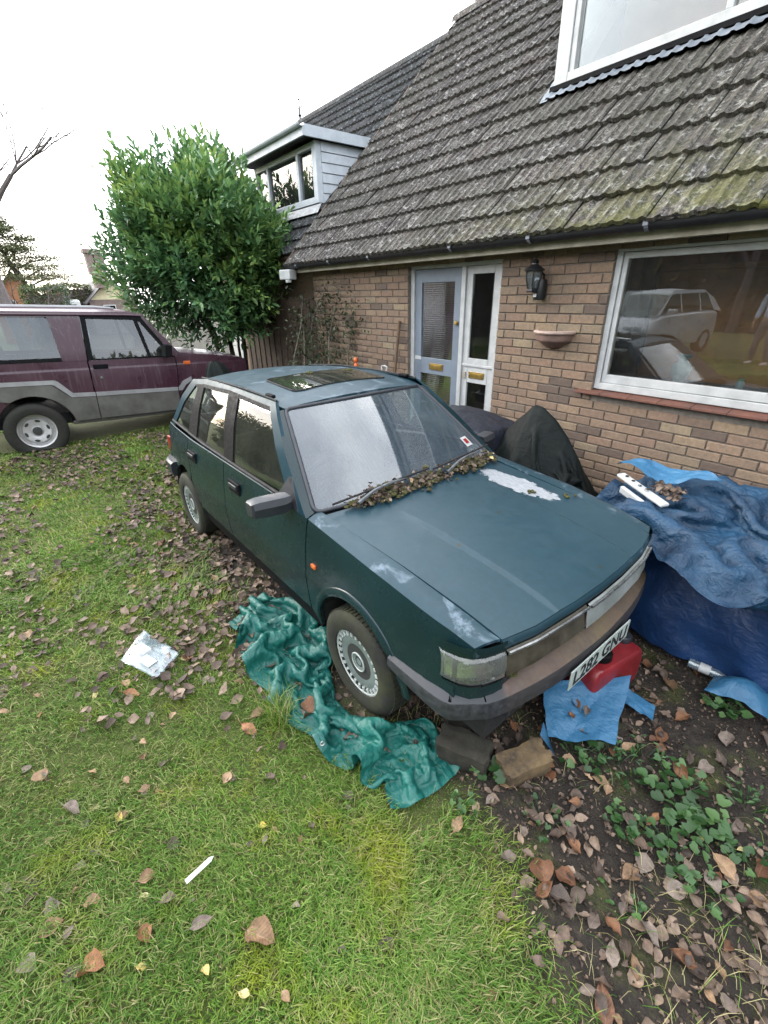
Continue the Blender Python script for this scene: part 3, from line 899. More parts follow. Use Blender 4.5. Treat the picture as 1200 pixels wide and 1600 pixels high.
mb = MB(); mb.tube([(NX0 + .1, yn, zr), (NX0 + .1, yn, zr + .42)], [.03, .012], 8)
mb.lathe([(0, -.05), (.05, 0), (0, .05)], 8, 'z', (NX0 + .1, yn, zr + .12)); mb.lathe([(0, -.03), (.03, 0), (0, .03)], 8, 'z', (NX0 + .1, yn, zr + .42))
mb.box(NX0 - .03, NX0 + .23, yn - .01, yn + .01, zr + .25, zr + .27); mb.build('finial', M['black_metal'], nroof)
mb = MB()
mb.box(NX0 + .2, -7.0, 4.55, 4.8, -.1, 2.95); mb.build('wall', M['brick'], nb)
mb = MB(); mb.add([(NX0 + .2, 4.5, -.1), (NX0 + .2, yn + 3, -.1), (NX0 + .2, yn + 3, 2.6), (NX0 + .2, yn, zr - .2), (NX0 + .2, 4.5, 3.2)], [(0, 1, 2, 3, 4)]); mb.build('gable_wall', M['brick'], nb)
MB().box(NX0, -8.3, 4.27, 4.30, 2.93, 3.06).build('fascia', M['fascia'], nb)
# ground-floor door glimpsed under the laurel
dd = MB().box(-12.0, -11.2, 4.50, 4.549, 0, 2.1); nd_ = dd.build('door', M['white_paint'], nb, bevel=.01)
MB().box(-11.85, -11.35, 4.49, 4.499, 1.1, 1.95).build('pane', M['dark_glass'], nd_)
# dormer
x0, x1, y = ND
dz0, dz1 = 3.25, 4.02
db = MB()
db.box(x0 + .02, x1 - .03, y + .12, y + .2, dz0 - .1, dz1 + .02)
db.box(x0 - .20, x1 + .06, y - .22, y + 1.35, dz1 + .075, dz1 + .165)
dn = db.build('dormer', M['gutter'], nb)
f = MB(); f.box(x0 - .22, x1 + .10, y - .26, y - .221, dz1 + .03, dz1 + .15); f.box(x1 + .061, x1 + .10, y - .22, y + 1.0, dz1 + .03, dz1 + .17)
f.build('fascia', M['white_boards'], dn)
mb = MB(); P = [[(xx, y - .30 + .045 * math.cos(a), dz1 + .17 + .045 * math.sin(a)) for xx in (x0 - .26, x1 + .14)] for a in [math.pi + math.pi * j / 8 for j in range(9)]]
mb.grid(P); mb.build('gutter', M['white_boards'], dn, 40)
f = MB()
f.box(x0, x0 + .07, y, y + .1, dz0, dz1 + .03); f.box(x1 - .12, x1, y, y + .1, dz0, dz1 + .03)
f.box(x0 + .07, x1 - .12, y + .002, y + .098, dz0, dz0 + .09); f.box(x0 + .07, x1 - .12, y + .002, y + .098, dz1 - .05, dz1 + .03)
mx = (-9.08, -7.98)
for m_ in mx: f.box(m_ - .035, m_ + .035, y + .004, y + .096, dz0 + .09, dz1 - .05)
f.build('window_frame', M['white_boards'], dn, bevel=.006)
for a, b in ((x0 + .07, mx[0] - .035), (mx[0] + .035, mx[1] - .035), (mx[1] + .035, x1 - .12)):
    MB().box(a, b, y + .05, y + .056, dz0 + .09, dz1 - .05).build('pane', M['house_glass'], dn)
MB().box(x0 + .05, x1 - .05, y + .6, y + .62, dz0, dz1).build('room_back', M['plaster'], dn)
MB().add([rp(x0 - .1, 1.05, .05, NBK), rp(x1 + .1, 1.05, .05, NBK), (x1 + .1, y - .01, dz0 - .02), (x0 - .1, y - .01, dz0 - .02)], [(0, 1, 2, 3)]).build('lead_apron', M['lead'], dn)
nbo = 6; hb = (dz1 + .03 - dz0) / nbo
for k in range(nbo):                      # cheek boards, cut to the roof slope
    za, zb = dz0 + k * hb + .004, dz0 + (k + 1) * hb - .004
    ya, yb = (EAVE_Y + NBK + (za - EAVE_Z)) + .03, (EAVE_Y + NBK + (zb - EAVE_Z)) + .03
    ya, yb = max(ya, y + .13), max(yb, y + .14)
    mb = MB(); t0, t1 = x1 - .012, x1 + .012
    mb.add([(t0, y + .1, za), (t0, ya, za), (t0, yb, zb), (t0, y + .1, zb), (t1 + .006, y + .1, za), (t1 + .006, ya, za), (t1 - .006, yb, zb), (t1 - .006, y + .1, zb)],
           [(0, 1, 2, 3), (4, 7, 6, 5), (0, 4, 5, 1), (1, 5, 6, 2), (2, 6, 7, 3), (3, 7, 4, 0)])
    mb.build('cheek_board', M['white_boards'], dn)

# brown fence panel between the houses: boards on two rails
fe = wroot('fence_panel', (-8.2, 4.12, 0), 'dark brown wooden fence panel in the shade beside the house corner', 'fence')
k = 0; xx = -9.9
while xx < -6.55:
    w = .115
    MB().box(xx, xx + w, 4.10 + (k % 2) * .012, 4.118 + (k % 2) * .012, .03, 1.88 + .03 * math.sin(k * 2.3)).build('board', M['wood_dark'], fe); xx += w + .006; k += 1
for z in (.4, 1.45): MB().box(-9.9, -6.5, 4.131, 4.17, z, z + .08).build('rail', M['wood_dark'], fe)
# ------------------------------------------------------------------ the green hatchback
car = empty('parked_car', (-1.434, 1.708, 0), (0, 0, .0108), 'abandoned dark green five-door hatchback with debris on its cowl, facing right', 'car')
CREST_X = [-.60, -.42, .18, .55, .66]
CREST_Z = [.906, .893, .842, .790, .768]
def crest(x): return .908 if x < -.6 else interp(x, CREST_X, CREST_Z)
def side_y(x, z):
    """half width of the lower body"""
    c = crest(x)
    t = (z - .25) / (c - .25)
    y = interp(t, [-.3, 0, .25, .5, .56, .75, .9, .97, 1.0], [.745, .772, .790, .800, .794, .783, .768, .759, .753])
    y -= interp(x, [-3.3, -3.05, -2.7, -2.2, .15, .45, .68], [.10, .06, .025, 0, 0, .016, .045])
    return y
def green_y(x, z):
    """half width of the glasshouse"""
    y = interp(z, [.90, .93, 1.15, 1.30, 1.36, 1.40], [.757, .748, .675, .603, .565, .50])
    return y - interp(x, [-3.1, -2.6, -2.0, -1.2], [.075, .045, .012, 0])
def body(s): return lambda x, z: (x, s * side_y(x, z), z)
def ghouse(s, off=0.0): return lambda x, z: (x, s * (green_y(x, z) + off), z)
def arch(cx, cz, r, a0, a1, n=16):
    return [(cx + r * math.cos(a0 + (a1 - a0) * k / n), cz + r * math.sin(a0 + (a1 - a0) * k / n)) for k in range(n + 1)]
US = frange(-3.2, .8, 50); VS = frange(.2, .95, 22)
RWX = -2.507
for s in (-1, 1):
    inn = (0, -s, 0)
    # front wing with wheel arch
    A = arch(0, .285, .335, R(-2), R(182), 20)
    poly = [(.62, .50), (.605, .56), (.552, .575), (.548, .722), (.56, .728), (.672, .738), (.655, .768), (.55, .790), (.18, .842), (-.15, .870), (-.414, .893), (-.414, .345), (-.36, .30)] + A[::-1] + [(.36, .40), (.40, .47)]
    wing = sheet_obj('front_wing', sheet(poly, body(s), US, VS, .02, inn), M['paint'], car)
    # flat top of the wing beside the bonnet
    def wt(x, v, s=s):
        ye = side_y(x, crest(x)); yi = interp(x, [-.45, .70], [.668, .612])
        y = yi + (ye - yi) * v
        return (x, s * y, crest(x) + .012 * (1 - v) + .006 * math.sin(math.pi * v))
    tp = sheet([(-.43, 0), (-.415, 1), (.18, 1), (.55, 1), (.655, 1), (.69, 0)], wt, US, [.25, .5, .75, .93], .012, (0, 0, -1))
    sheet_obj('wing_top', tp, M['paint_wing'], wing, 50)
    # raised lip round the arch
    mb = MB()
    for cx in (0,):
        P = []
        for r, o in ((.334, .002), (.338, .008), (.376, .007), (.382, .0)):
            P.append([(cx + r * math.cos(a), s * (side_y(cx + r * math.cos(a), .285 + r * math.sin(a)) + o), .285 + r * math.sin(a)) for a in frange(R(4), R(172), 30)])
        mb.grid(P)
    mb.build('arch_lip', M['paint'], wing, 60)
    MB().lathe([(0, .014), (.014, .012), (.02, 0)], 14, 'y', (-.335, 0, 0)).build('side_repeater', M['amber'], wing, 50, loc=(0, s * side_y(-.335, .665), .665), rot=(0, 0, 0 if s > 0 else math.pi)) if False else None
    rep = MB(); rep.obox((-.335, s * (side_y(-.335, .665) + .004), .665), (.020, 0, 0), (0, .008, 0), (0, 0, .012)); rep.build('side_repeater', M['amber'], wing, bevel=.006)
    # doors
    d1 = rounded([(-.424, .345), (-.424, .893), (-.60, .906), (-1.527, .908), (-1.527, .345)], [.02, .0, .0, .0, .03])
    door1 = sheet_obj('front_door_panel', sheet(d1, body(s), US, VS, .018, inn), M['paint'], car)
    A = arch(RWX, .285, .335, R(0), R(90), 10)
    d2 = [(-1.537, .345), (-1.537, .908), (-2.30, .906), (-2.305, .80), (-2.27, .60)] + [p for p in A[::-1] if p[0] > -2.27] + [(-2.165, .345)]
    door2 = sheet_obj('rear_door_panel', sheet(d2, body(s), US, VS, .018, inn), M['paint'], car)
    A = arch(RWX, .285, .335, R(15), R(180), 18)
    d3 = [(-2.31, .906), (-2.935, .895), (-3.01, .75), (-3.04, .62), (-3.05, .42), (-2.86, .38)] + [p for p in A[::-1] if p[0] < -2.282] + [(-2.285, .62), (-2.315, .80)]
    sheet_obj('rear_quarter', sheet(d3, body(s), US, VS, .018, inn), M['paint'], car)
    # sill under the doors
    sl_ = [(-.38, .338), (-2.17, .338), (-2.19, .235), (-.36, .235)]
    sheet_obj('sill', sheet(sl_, lambda x, z, s=s: (x, s * (side_y(x, z) - .012), z), frange(-2.2, -.3, 20), [.27, .30], .03, inn), M['black_trim'], car)
    # belt moulding and window rubber
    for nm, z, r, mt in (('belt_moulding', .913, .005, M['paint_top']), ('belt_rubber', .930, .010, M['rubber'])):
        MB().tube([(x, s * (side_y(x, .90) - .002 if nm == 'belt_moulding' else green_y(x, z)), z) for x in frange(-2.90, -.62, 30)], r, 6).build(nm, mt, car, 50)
    # door pulls
    for dr, xh in ((door1, -1.33), (door2, -2.17)):
        h = MB(); y = side_y(xh, .79)
        h.obox((xh, s * (y + .004), .79), (.085, 0, 0), (0, .010, 0), (0, 0, .040)); h.build('handle_recess', M['black_trim'], dr, bevel=.006)
        h = MB(); h.obox((xh, s * (y + .018), .800), (.062, 0, 0), (0, .007, 0), (0, 0, .014)); h.build('door_handle', M['grey_trim'], dr, bevel=.005)
    # glasshouse: glass, black pillars, green A pillar and rails
    gw = [
        ('front_side_window', rounded([(-1.385, .936), (-.735, .945), (-.690, 1.0), (-1.035, 1.312), (-1.515, 1.318)], [.02, .02, .02, .04, .03])),
        ('rear_side_window', rounded([(-2.150, .928), (-1.550, .934), (-1.690, 1.320), (-2.190, 1.296)], .025)),
        ('quarter_window', rounded([(-2.385, .922), (-2.805, .912), (-2.60, 1.130), (-2.385, 1.276), (-2.335, 1.270)], .02)),
    ]
    for nm, poly in gw:
        sheet_obj(nm, sheet(poly, ghouse(s, -.008), frange(-2.9, -.6, 24), frange(.9, 1.35, 10)), M['car_glass'], car, 60)
    def strip(nm, poly, mat, off=0.0):
        return sheet_obj(nm, sheet(poly, ghouse(s, off), frange(-3.0, -.4, 30), frange(.9, 1.42, 18), .02, inn), mat, car, 50)
    strip('centre_pillar', [(-1.388, .925), (-1.548, .925), (-1.690, 1.325), (-1.517, 1.322)], M['black_trim'], .001)
    strip('rear_pillar', [(-2.152, .92), (-2.383, .915), (-2.333, 1.278), (-2.192, 1.30)], M['black_trim'], .001)
    strip('window_rail', [(-1.035, 1.312), (-1.515, 1.316), (-1.690, 1.320), (-2.190, 1.296), (-2.335, 1.272), (-2.385, 1.278), (-2.40, 1.292), (-2.20, 1.318), (-1.69, 1.340), (-1.06, 1.333)], M['black_trim'], .002)
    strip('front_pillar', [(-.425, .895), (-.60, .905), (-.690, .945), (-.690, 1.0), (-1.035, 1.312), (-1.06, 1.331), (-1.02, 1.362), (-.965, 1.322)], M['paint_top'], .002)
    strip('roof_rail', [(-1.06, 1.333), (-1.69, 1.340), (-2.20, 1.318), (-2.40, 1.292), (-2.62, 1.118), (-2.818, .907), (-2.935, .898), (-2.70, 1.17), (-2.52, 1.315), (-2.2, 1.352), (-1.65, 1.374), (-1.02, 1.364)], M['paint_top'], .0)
    MB().tube([(-1.01 - .018, s * .552, 1.366)] + [(x, s * (interp(x, [-2.45, -2.0, -1.05], [.50, .545, .556])), interp(x, [-2.45, -2.0, -1.5, -1.05], [1.330, 1.366, 1.377, 1.370])) for x in frange(-1.06, -2.45, 14)], .007, 6).build('drip_channel', M['rubber'], car, 50)
    rm = MB(); rm.obox((-1.14, s * .535, 1.378), (.045, 0, 0), (0, .014, 0), (0, 0, .010)); rm.build('rack_mount_cover', M['black_trim'], car, bevel=.005)

# roof
def roof_z(x, y): return interp(x, [-2.60, -2.4, -2.0, -1.5, -1.1, -.90], [1.315, 1.355, 1.395, 1.408, 1.390, 1.352]) - .040 * (abs(y) / .555) ** 2.2
def roof_half(x): return interp(x, [-2.55, -2.2, -1.05, -.9], [.49, .535, .553, .548])
rp_ = [(-.972, -.535), (-1.05, -.553), (-1.6, -.55), (-2.2, -.535), (-2.48, -.50), (-2.56, -.42), (-2.60, 0), (-2.56, .42), (-2.48, .50), (-2.2, .535), (-1.6, .55), (-1.05, .553), (-.972, .535), (-.945, .3), (-.935, 0), (-.945, -.3)]
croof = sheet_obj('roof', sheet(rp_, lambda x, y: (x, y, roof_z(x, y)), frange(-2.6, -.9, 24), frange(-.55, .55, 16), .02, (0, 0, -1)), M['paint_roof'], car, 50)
sr = rounded([(-1.145, -.352), (-1.57, -.345), (-1.57, .345), (-1.145, .352)], .05)
sheet_obj('sunroof', sheet(sr, lambda x, y: (x, y, roof_z(x, y) + .007), frange(-1.6, -1.1, 6), frange(-.36, .36, 8), .008, (0, 0, -1)), M['roof_glass'], croof, 50)
mb = MB(); sro = rounded([(-1.130, -.366), (-1.585, -.360), (-1.585, .360), (-1.130, .366)], .06)
mb.tube([(x, y, roof_z(x, y) + .004) for x, y in sro + sro[:1]], .006, 6); mb.build('sunroof_seal', M['rubber'], croof, 50)

# windscreen with its rubber seal
def wscreen(u, v):
    """u -1..1 across (right..left), v 0..1 up"""
    hw = .700 + (.530 - .700) * v
    x = -.437 + (-.978 + .437) * v + (.075 - .028 * v) * (1 - u * u)
    z = .905 + (1.322 - .905) * v + .012 * (1 - u * u) * v + .010 * math.sin(math.pi * v)
    return (x, u * hw, z)
wp = rounded([(-1, 0), (1, 0), (1, 1), (-1, 1)], .06)
sheet_obj('windscreen', sheet(rounded([(-.985, .015), (.985, .015), (.985, .985), (-.985, .985)], .05), wscreen, frange(-1, 1, 20), frange(0, 1, 10)), M['screen_glass'], car, 70)
ring = []
for i in range(len(wp)):
    a, b = wp[i], wp[(i + 1) % len(wp)]
    m = 14 if (abs(a[0] - b[0]) + abs(a[1] - b[1])) > .5 else 1
    ring += [(a[0] + (b[0] - a[0]) * k / m, a[1] + (b[1] - a[1]) * k / m) for k in range(m)]
pts = [Vector(wscreen(*p)) for p in ring]
MB().tube(pts + pts[:1], .013, 8, cap=False).build('windscreen_seal', M['grey_trim'], car, 60)
for s in (-1, 1):                                       # painted reveal between pillar and screen
    P = [[tuple(Vector(wscreen(s, v)).lerp(Vector(ghouse(s, .002)(-.425 - .540 * v, .895 + .427 * v)), k)) for v in frange(0, 1, 12)] for k in (0, .5, 1)]
    MB().grid(P).build('pillar_reveal', M['paint'], car, 60)
# sticker low on the passenger side
st = sheet([(.80, .16), (.90, .16), (.90, .27), (.80, .27)], lambda u, v: tuple(Vector(wscreen(u, v)) + Vector((.004, 0, .004))), [], [])
stk = sheet_obj('screen_sticker', st, M['white_paint'], car)
st = sheet([(.825, .19), (.875, .19), (.875, .245), (.825, .245)], lambda u, v: tuple(Vector(wscreen(u, v)) + Vector((.006, 0, .006))), [], [])
sheet_obj('sticker_print', st, M['tail_red'], stk)

# bonnet
def bon_half(x): return interp(x, [-.45, .72], [.663, .606])
def bon_z(x, y):
    z = interp(x, [-.45, -.2, .2, .5, .66, .74, .76], [.920, .901, .870, .832, .803, .784, .775])
    z -= .020 * (abs(y) / .65) ** 2
    ay = abs(y) - interp(x, [-.1, .7], [.34, .315])
    k = min(1, max(0, (ay + .012) / .024)); k = k * k * (3 - 2 * k)
    return z + .0085 * (1 - k) * interp(x, [-.2, 0, .68, .72], [0, 1, 1, .3])
bp = [(-.395, -.660), (.695, -.607), (.728, -.45), (.748, -.2), (.753, 0), (.748, .2), (.728, .45), (.695, .607), (-.395, .660), (-.36, .45), (-.335, .2), (-.328, 0), (-.335, -.2), (-.36, -.45)]
ycuts = sorted(frange(-.66, .66, 22) + [sg * (.315 + d) for sg in (-1, 1) for d in (-.012, -.006, 0, .006, .012, .02, .026)])
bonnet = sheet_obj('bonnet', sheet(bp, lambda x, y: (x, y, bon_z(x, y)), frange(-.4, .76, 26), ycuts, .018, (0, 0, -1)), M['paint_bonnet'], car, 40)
# dark lip under the bonnet's leading edge
def front_x(y): return interp(abs(y), [0, .2, .45, .607, .70], [.753, .748, .728, .695, .655])
P = []
for dz, dx in ((-.006, .0), (-.018, .008), (-.042, .010), (-.052, .002)):
    P.append([(front_x(y) + dx, y, bon_z(front_x(y), y) + dz) for y in frange(-.605, .605, 40)])
MB().grid(P).build('nose_panel', M['paint_roof'], car, 50)

# grille in two unlike halves, headlamps, indicators
def grille_piece(nm, ya, yb, mat, x_off=0.0):
    P = []
    for z, dx in ((.722, .004), (.714, .014), (.700, .016), (.694, .006), (.660, .009), (.640, .012), (.620, .016), (.598, .018), (.588, .004)):
        P.append([(front_x(y) + dx + x_off, y, z) for y in frange(ya, yb, 24)])
    return MB().grid(P).build(nm, mat, car, 30)
g1 = grille_piece('grille', -.585, -.112, M['grille_dull'])
MB().tube([(front_x(y) + .020, y, .716) for y in frange(-.585, -.115, 16)], .007, 6).build('bright_strip', M['chrome'], g1, 50)
g2 = grille_piece('grille', -.100, .585, M['grille_pale'], .004)
MB().tube([(front_x(y) + .026, y, .716) for y in frange(-.10, .585, 20)], .007, 6).build('bright_strip', M['chrome'], g2, 50)
MB().box(.40, .70, -.60, .60, .40, .74).build('radiator_panel', M['dark_inside'], car)
for s in (-1, 1):
    plan = [(.714, .590), (.706, .635), (.690, .680), (.662, .722), (.625, .748), (.575, .764), (.548, .768)]
    P = []
    for z, inset in ((.583, .030), (.588, .010), (.600, .0), (.640, -.004), (.690, 0.0), (.708, .006), (.716, .022)):
        row = []
        for i, (x, y) in enumerate(plan):
            zz = z if i > 0 or True else z
            top = 0
            bot = interp(i, [0, 3, 6], [0, .0, -.004]) if z < .60 else 0
            row.append((x - inset, s * (y - inset * .4), z - .004 * 0 + top - bot * 0))
        P.append(row)
    hl = MB().grid(P).build('headlamp', M['lens'], car, 60)
    P = [[(x - .03, s * (y - .012), z) for x, y in plan[:-1]] for z in (.585, .62, .65, .68, .714)]
    MB().grid(P).build('reflector', M['reflector'], hl, 60)
    bx = MB(); bx.box(.47, .60, min(s * .60, s * .74), max(s * .60, s * .74), .57, .72); bx.build('lamp_housing', M['dark_inside'], hl)
    # painted filler below the lamp
    P = [[(x - .006, s * (y - .004), z) for x, y in plan] for z in (.50, .58)]
    MB().grid(P).build('lamp_panel', M['paint'], car, 60)
    P = [[(x - o, s * (y - o * .5), z) for x, y in plan] for z, o in ((.716, .012), (.742, .004), (.770, .006))]
    MB().grid(P).build('lamp_brow', M['paint'], car, 60)

# bumpers
bplan = [(.28, .812), (.42, .812), (.55, .806), (.612, .792), (.632, .775), (.700, .690), (.716, .668), (.745, .58), (.785, .36), (.800, .16)]
full = [(x, -y) for x, y in bplan] + [(.806, 0)] + [(x, y) for x, y in bplan[::-1]]
def loft(planpts, prof, nm, mat, parent):
    c = [Vector((x, y)) for x, y in planpts]; P = []
    nrm = []
    for i in range(len(c)):
        t = c[min(i + 1, len(c) - 1)] - c[max(i - 1, 0)]; t.normalize(); nrm.append(Vector((t.y, -t.x)))
    for off, z in prof:
        P.append([(c[i].x + nrm[i].x * off, c[i].y + nrm[i].y * off, z(i) if callable(z) else z) for i in range(len(c))])
    mb = MB(); mb.grid(P); m = len(c)
    mb.add([P[k][0] for k in range(len(P))], [tuple(range(len(P)))]); mb.add([P[k][-1] for k in range(len(P))], [tuple(range(len(P)))])
    return mb.build(nm, mat, parent, 24)
def sm(pl, n=3):
    for _ in range(n):
        q = [pl[0]]
        for a, b in zip(pl, pl[1:]): q += [(.75 * a[0] + .25 * b[0], .75 * a[1] + .25 * b[1]), (.25 * a[0] + .75 * b[0], .25 * a[1] + .75 * b[1])]
        pl = q + [pl[-1]]
    return pl
fpl = sm(full, 2)
def bz(lo, hi): return lambda i: lo if fpl[i][0] > .62 else lo + (hi - lo) * (.62 - fpl[i][0]) / .34
fb = loft(fpl, [(-.115, .566), (-.006, .516), (-.001, .512), (.001, .506), (.003, bz(.436, .474)), (.001, bz(.428, .468)), (-.006, bz(.422, .462)), (-.10, bz(.414, .454))], 'front_bumper', M['bumper'], car)
rplan = [(-2.86, -.80), (-3.0, -.80), (-3.11, -.775), (-3.17, -.70), (-3.20, -.45), (-3.21, 0), (-3.20, .45), (-3.17, .70), (-3.11, .775), (-3.0, .80), (-2.86, .80)]
loft(sm(rplan[::-1], 2), [(-.08, .560), (-.02, .555), (0, .54), (.004, .48), (-.006, .425), (-.08, .41)], 'rear_bumper', M['grey_trim'], car)
MB().box(-.3, .66, -.60, .60, .20, .38).build('engine_undertray', M['dark_inside'], car)
# spoiler lip and brackets under the bumper
mb = MB(); mb.obox((.66, -.50, .345), (.05, 0, 0), (0, .012, 0), (.01, 0, .05)); mb.obox((.66, .50, .345), (.05, 0, 0), (0, .012, 0), (.01, 0, .05)); mb.build('bumper_bracket', M['grey_trim'], car, bevel=.004)

# number plate with raised characters
plate = MB(); plate.obox((.820, 0, .432), (.003, 0, .0004), (0, .262, 0), (.0, 0, .052)); plate = plate.build('number_plate', M['plate_white'], car, bevel=.002)
def text_mesh(body, size):
    cu = bpy.data.curves.new('lettering', 'FONT'); cu.body = body; cu.size = size; cu.extrude = .0008; cu.offset = .0022; cu.align_x = 'CENTER'; cu.align_y = 'CENTER'; cu.space_character = 1.02
    o = bpy.data.objects.new('lettering', cu); COL.objects.link(o)
    bpy.context.view_layer.update()
    me = bpy.data.meshes.new_from_object(o.evaluated_get(bpy.context.evaluated_depsgraph_get()))
    bpy.data.objects.remove(o); bpy.data.curves.remove(cu)
    return me
lm_ = text_mesh('L282 GNU', .108); lm_.materials.append(M['plate_ink'])
xs_ = [v.co.x for v in lm_.vertices]; k_ = .47 / (max(xs_) - min(xs_))
ys_ = [v.co.y for v in lm_.vertices]; h_ = .078 / (max(ys_) - min(ys_)); cy_ = (max(ys_) + min(ys_)) / 2
for v in lm_.vertices:
    x, y, z = v.co; y -= cy_
    v.co = (.8238 + z, x * k_, .432 + y * h_)
link('plate_lettering', lm_, plate)

# door mirrors
for s in (-1, 1):
    mb = MB()
    sec = [(-.0, .0), (.045, .004), (.085, .0), (.098, -.035), (.085, -.09), (.03, -.105), (-.008, -.095), (-.012, -.02)]
    rows = []
    for y, sc, x, z in ((.770, .80, -.615, .985), (.800, .98, -.635, .983), (.86, 1.0, -.655, .980), (.92, .97, -.668, .978), (.955, .88, -.672, .972), (.965, .70, -.668, .965)):
        rows.append([(x + a * sc, s * y, z + b * sc) for a, b in sec])
    rows = [r + r[:1] for r in rows]
    mb.grid(rows); mb.add(rows[0][:-1], [tuple(range(8))]); mb.add(rows[-1][:-1], [tuple(range(8))])
    mir = mb.build('wing_mirror', M['grey_trim'], car, 30)
    sail = sheet([(-.50, .905), (-.735, .935), (-.655, 1.045), (-.62, 1.05)], ghouse(s, .006), [], [], .02, (0, -s, 0))
    sheet_obj('mirror_mount', sail, M['grey_trim'], mir)
    mg = MB(); mg.add([(-.680, s * .80, .972), (-.683, s * .945, .966), (-.678, s * .945, .888), (-.675, s * .80, .885)], [(0, 1, 2, 3)]); mg.build('mirror_glass', M['reflector'], mir)

# wipers
M['wiper'] = plain('wiper_grey', (.13, .14, .15), (.05, .055, .06), 30, .45, .3)
for k, (p0, p1, p2, b0, b1) in enumerate((
        ((-.320, -.50, .940), (-.335, -.30, .985), (-.345, -.12, .982), (-.385, -.62, .945), (-.335, .02, 1.000)),
        ((-.315, .16, .945), (-.345, .36, .992), (-.365, .50, .990), (-.335, .06, .985), (-.395, .62, .998)))):
    w = MB(); w.tube([p0, ((p0[0] + p1[0]) / 2 + .01, (p0[1] + p1[1]) / 2, (p0[2] + p1[2]) / 2 + .02), p1, p2], [.011, .009, .008, .006], 6)
    wi = w.build('wiper', M['wiper'], car, 50)
    w = MB(); w.tube([b0, ((b0[0] + b1[0]) / 2 + .01, (b0[1] + b1[1]) / 2, (b0[2] + b1[2]) / 2 + .008), b1], .006, 6); w.build('wiper_blade', M['rubber'], wi, 50)
# cowl grille under the wipers
MB().grid([[(x, y, z) for y in frange(-.66, .66, 20)] for x, z in ((-.44, .895), (-.38, .885), (-.32, .890))]).build('cowl_panel', M['black_trim'], car)

# wheels
def tyre_prof(r, w):
    return [(r * .64, -w), (r * .70, -w * 1.06), (r * .82, -w * 1.12), (r * .93, -w * 1.04), (r * .985, -w * .86), (r, -w * .7), (r, w * .7), (r * .985, w * .86), (r * .93, w * 1.04), (r * .82, w * 1.1), (r * .64, w)]
R_T = .283
for s in (-1, 1):
    for wx in (0.0, RWX):
        yc = s * .722
        rim = MB(); rim.lathe([(.02, -.05 * -s), (.19, -.05 * -s), (.20, .07), (.19, -.07)], 32, 'y')
        wh = rim.build('wheel', M['hub_dark'], car, 40, loc=(wx, yc, R_T - .028), rot=(0, .3 if wx else .1, 0))
        MB().lathe(tyre_prof(R_T, .070), 48, 'y', closed=True).build('tyre', M['tyre'], wh, 40)
        tr = MB()                                            # tread blocks
        for k in range(64):
            a = 2 * math.pi * k / 64
            for yy in (-.040, 0.0, .040):
                c = Vector((math.cos(a + yy * 1.2) * R_T, yy, math.sin(a + yy * 1.2) * R_T)); er = Vector((math.cos(a), 0, math.sin(a))); et = Vector((-math.sin(a), 0, math.cos(a)))
                tr.obox(c, er * .005, Vector((0, .015, 0)), et * .0095)
        tag(tr.build('tread', M['tyre'], wh), kind='stuff')
        hc = MB(); o = s
        hc.lathe([(0, .050 * o), (.030, .050 * o), (.044, .054 * o), (.052, .051 * o), (.056, .043 * o), (.110, .052 * o), (.142, .055 * o), (.146, .053 * o)], 48, 'y')
        hub = hc.build('hubcap', M['hubcap'], wh, 35)
        MB().lathe([(.168, .058 * o), (.174, .062 * o), (.183, .060 * o), (.186, .050 * o)], 48, 'y').build('hubcap_rim', M['hub_slot'], hub, 35)
        MB().lathe([(.140, .046 * o), (.172, .050 * o)], 48, 'y').build('slot_shadow', M['hub_dark'], hub)
        MB().lathe([(.046, .055 * o), (.050, .058 * o), (.054, .055 * o)], 32, 'y').build('centre_ring', M['hub_slot'], hub, 35)
        sp = MB()
        for k in range(26):
            a = 2 * math.pi * k / 26
            er = Vector((math.cos(a), 0, math.sin(a))); et = Vector((-math.sin(a), 0, math.cos(a)))
            sp.obox(er * .158 + Vector((0, .056 * o, 0)), er * .013, Vector((0, .004, 0)), et * .0075)
        tag(sp.build('spokes', M['hub_slot'], hub), kind='stuff')
    # dark arch liners
    for wx in (0.0, RWX):
        P = [[(wx + .345 * math.cos(a), s * y, .285 + .345 * math.sin(a)) for a in frange(R(0), R(180), 16)] for y in (.775, .48)]
        mb = MB().grid(P); mb.add([(wx + .345 * math.cos(a), s * .48, .285 + .345 * math.sin(a)) for a in frange(R(0), R(180), 16)], [tuple(range(17))])
        mb.build('arch_liner', M['dark_inside'], car)

# tail: hatch, rear glass, lamps
hatch = sheet([(-.62, 0), (.62, 0), (.60, .5), (-.60, .5)], lambda u, v: (-3.07 + .12 * v / .5, u * 1.1, .50 + v * .82), frange(-.6, .6, 8), frange(0, .5, 4), .015, (1, 0, 0))
sheet_obj('tailgate', hatch, M['paint'], car)
rg = sheet([(-.64, 0), (.64, 0), (.48, 1), (-.48, 1)], lambda u, v: (-2.95 + .39 * v, u, .92 + .385 * v), frange(-.6, .6, 8), frange(0, 1, 4))
sheet_obj('rear_window', rg, M['car_glass'], car, 60)
for s in (-1, 1):
    t_ = MB(); t_.obox((-3.02, s * .712, .69), (.045, 0, 0), (0, .022, 0), (.012, 0, .075)); t_.build('tail_lamp', M['tail_red'], car, bevel=.008)
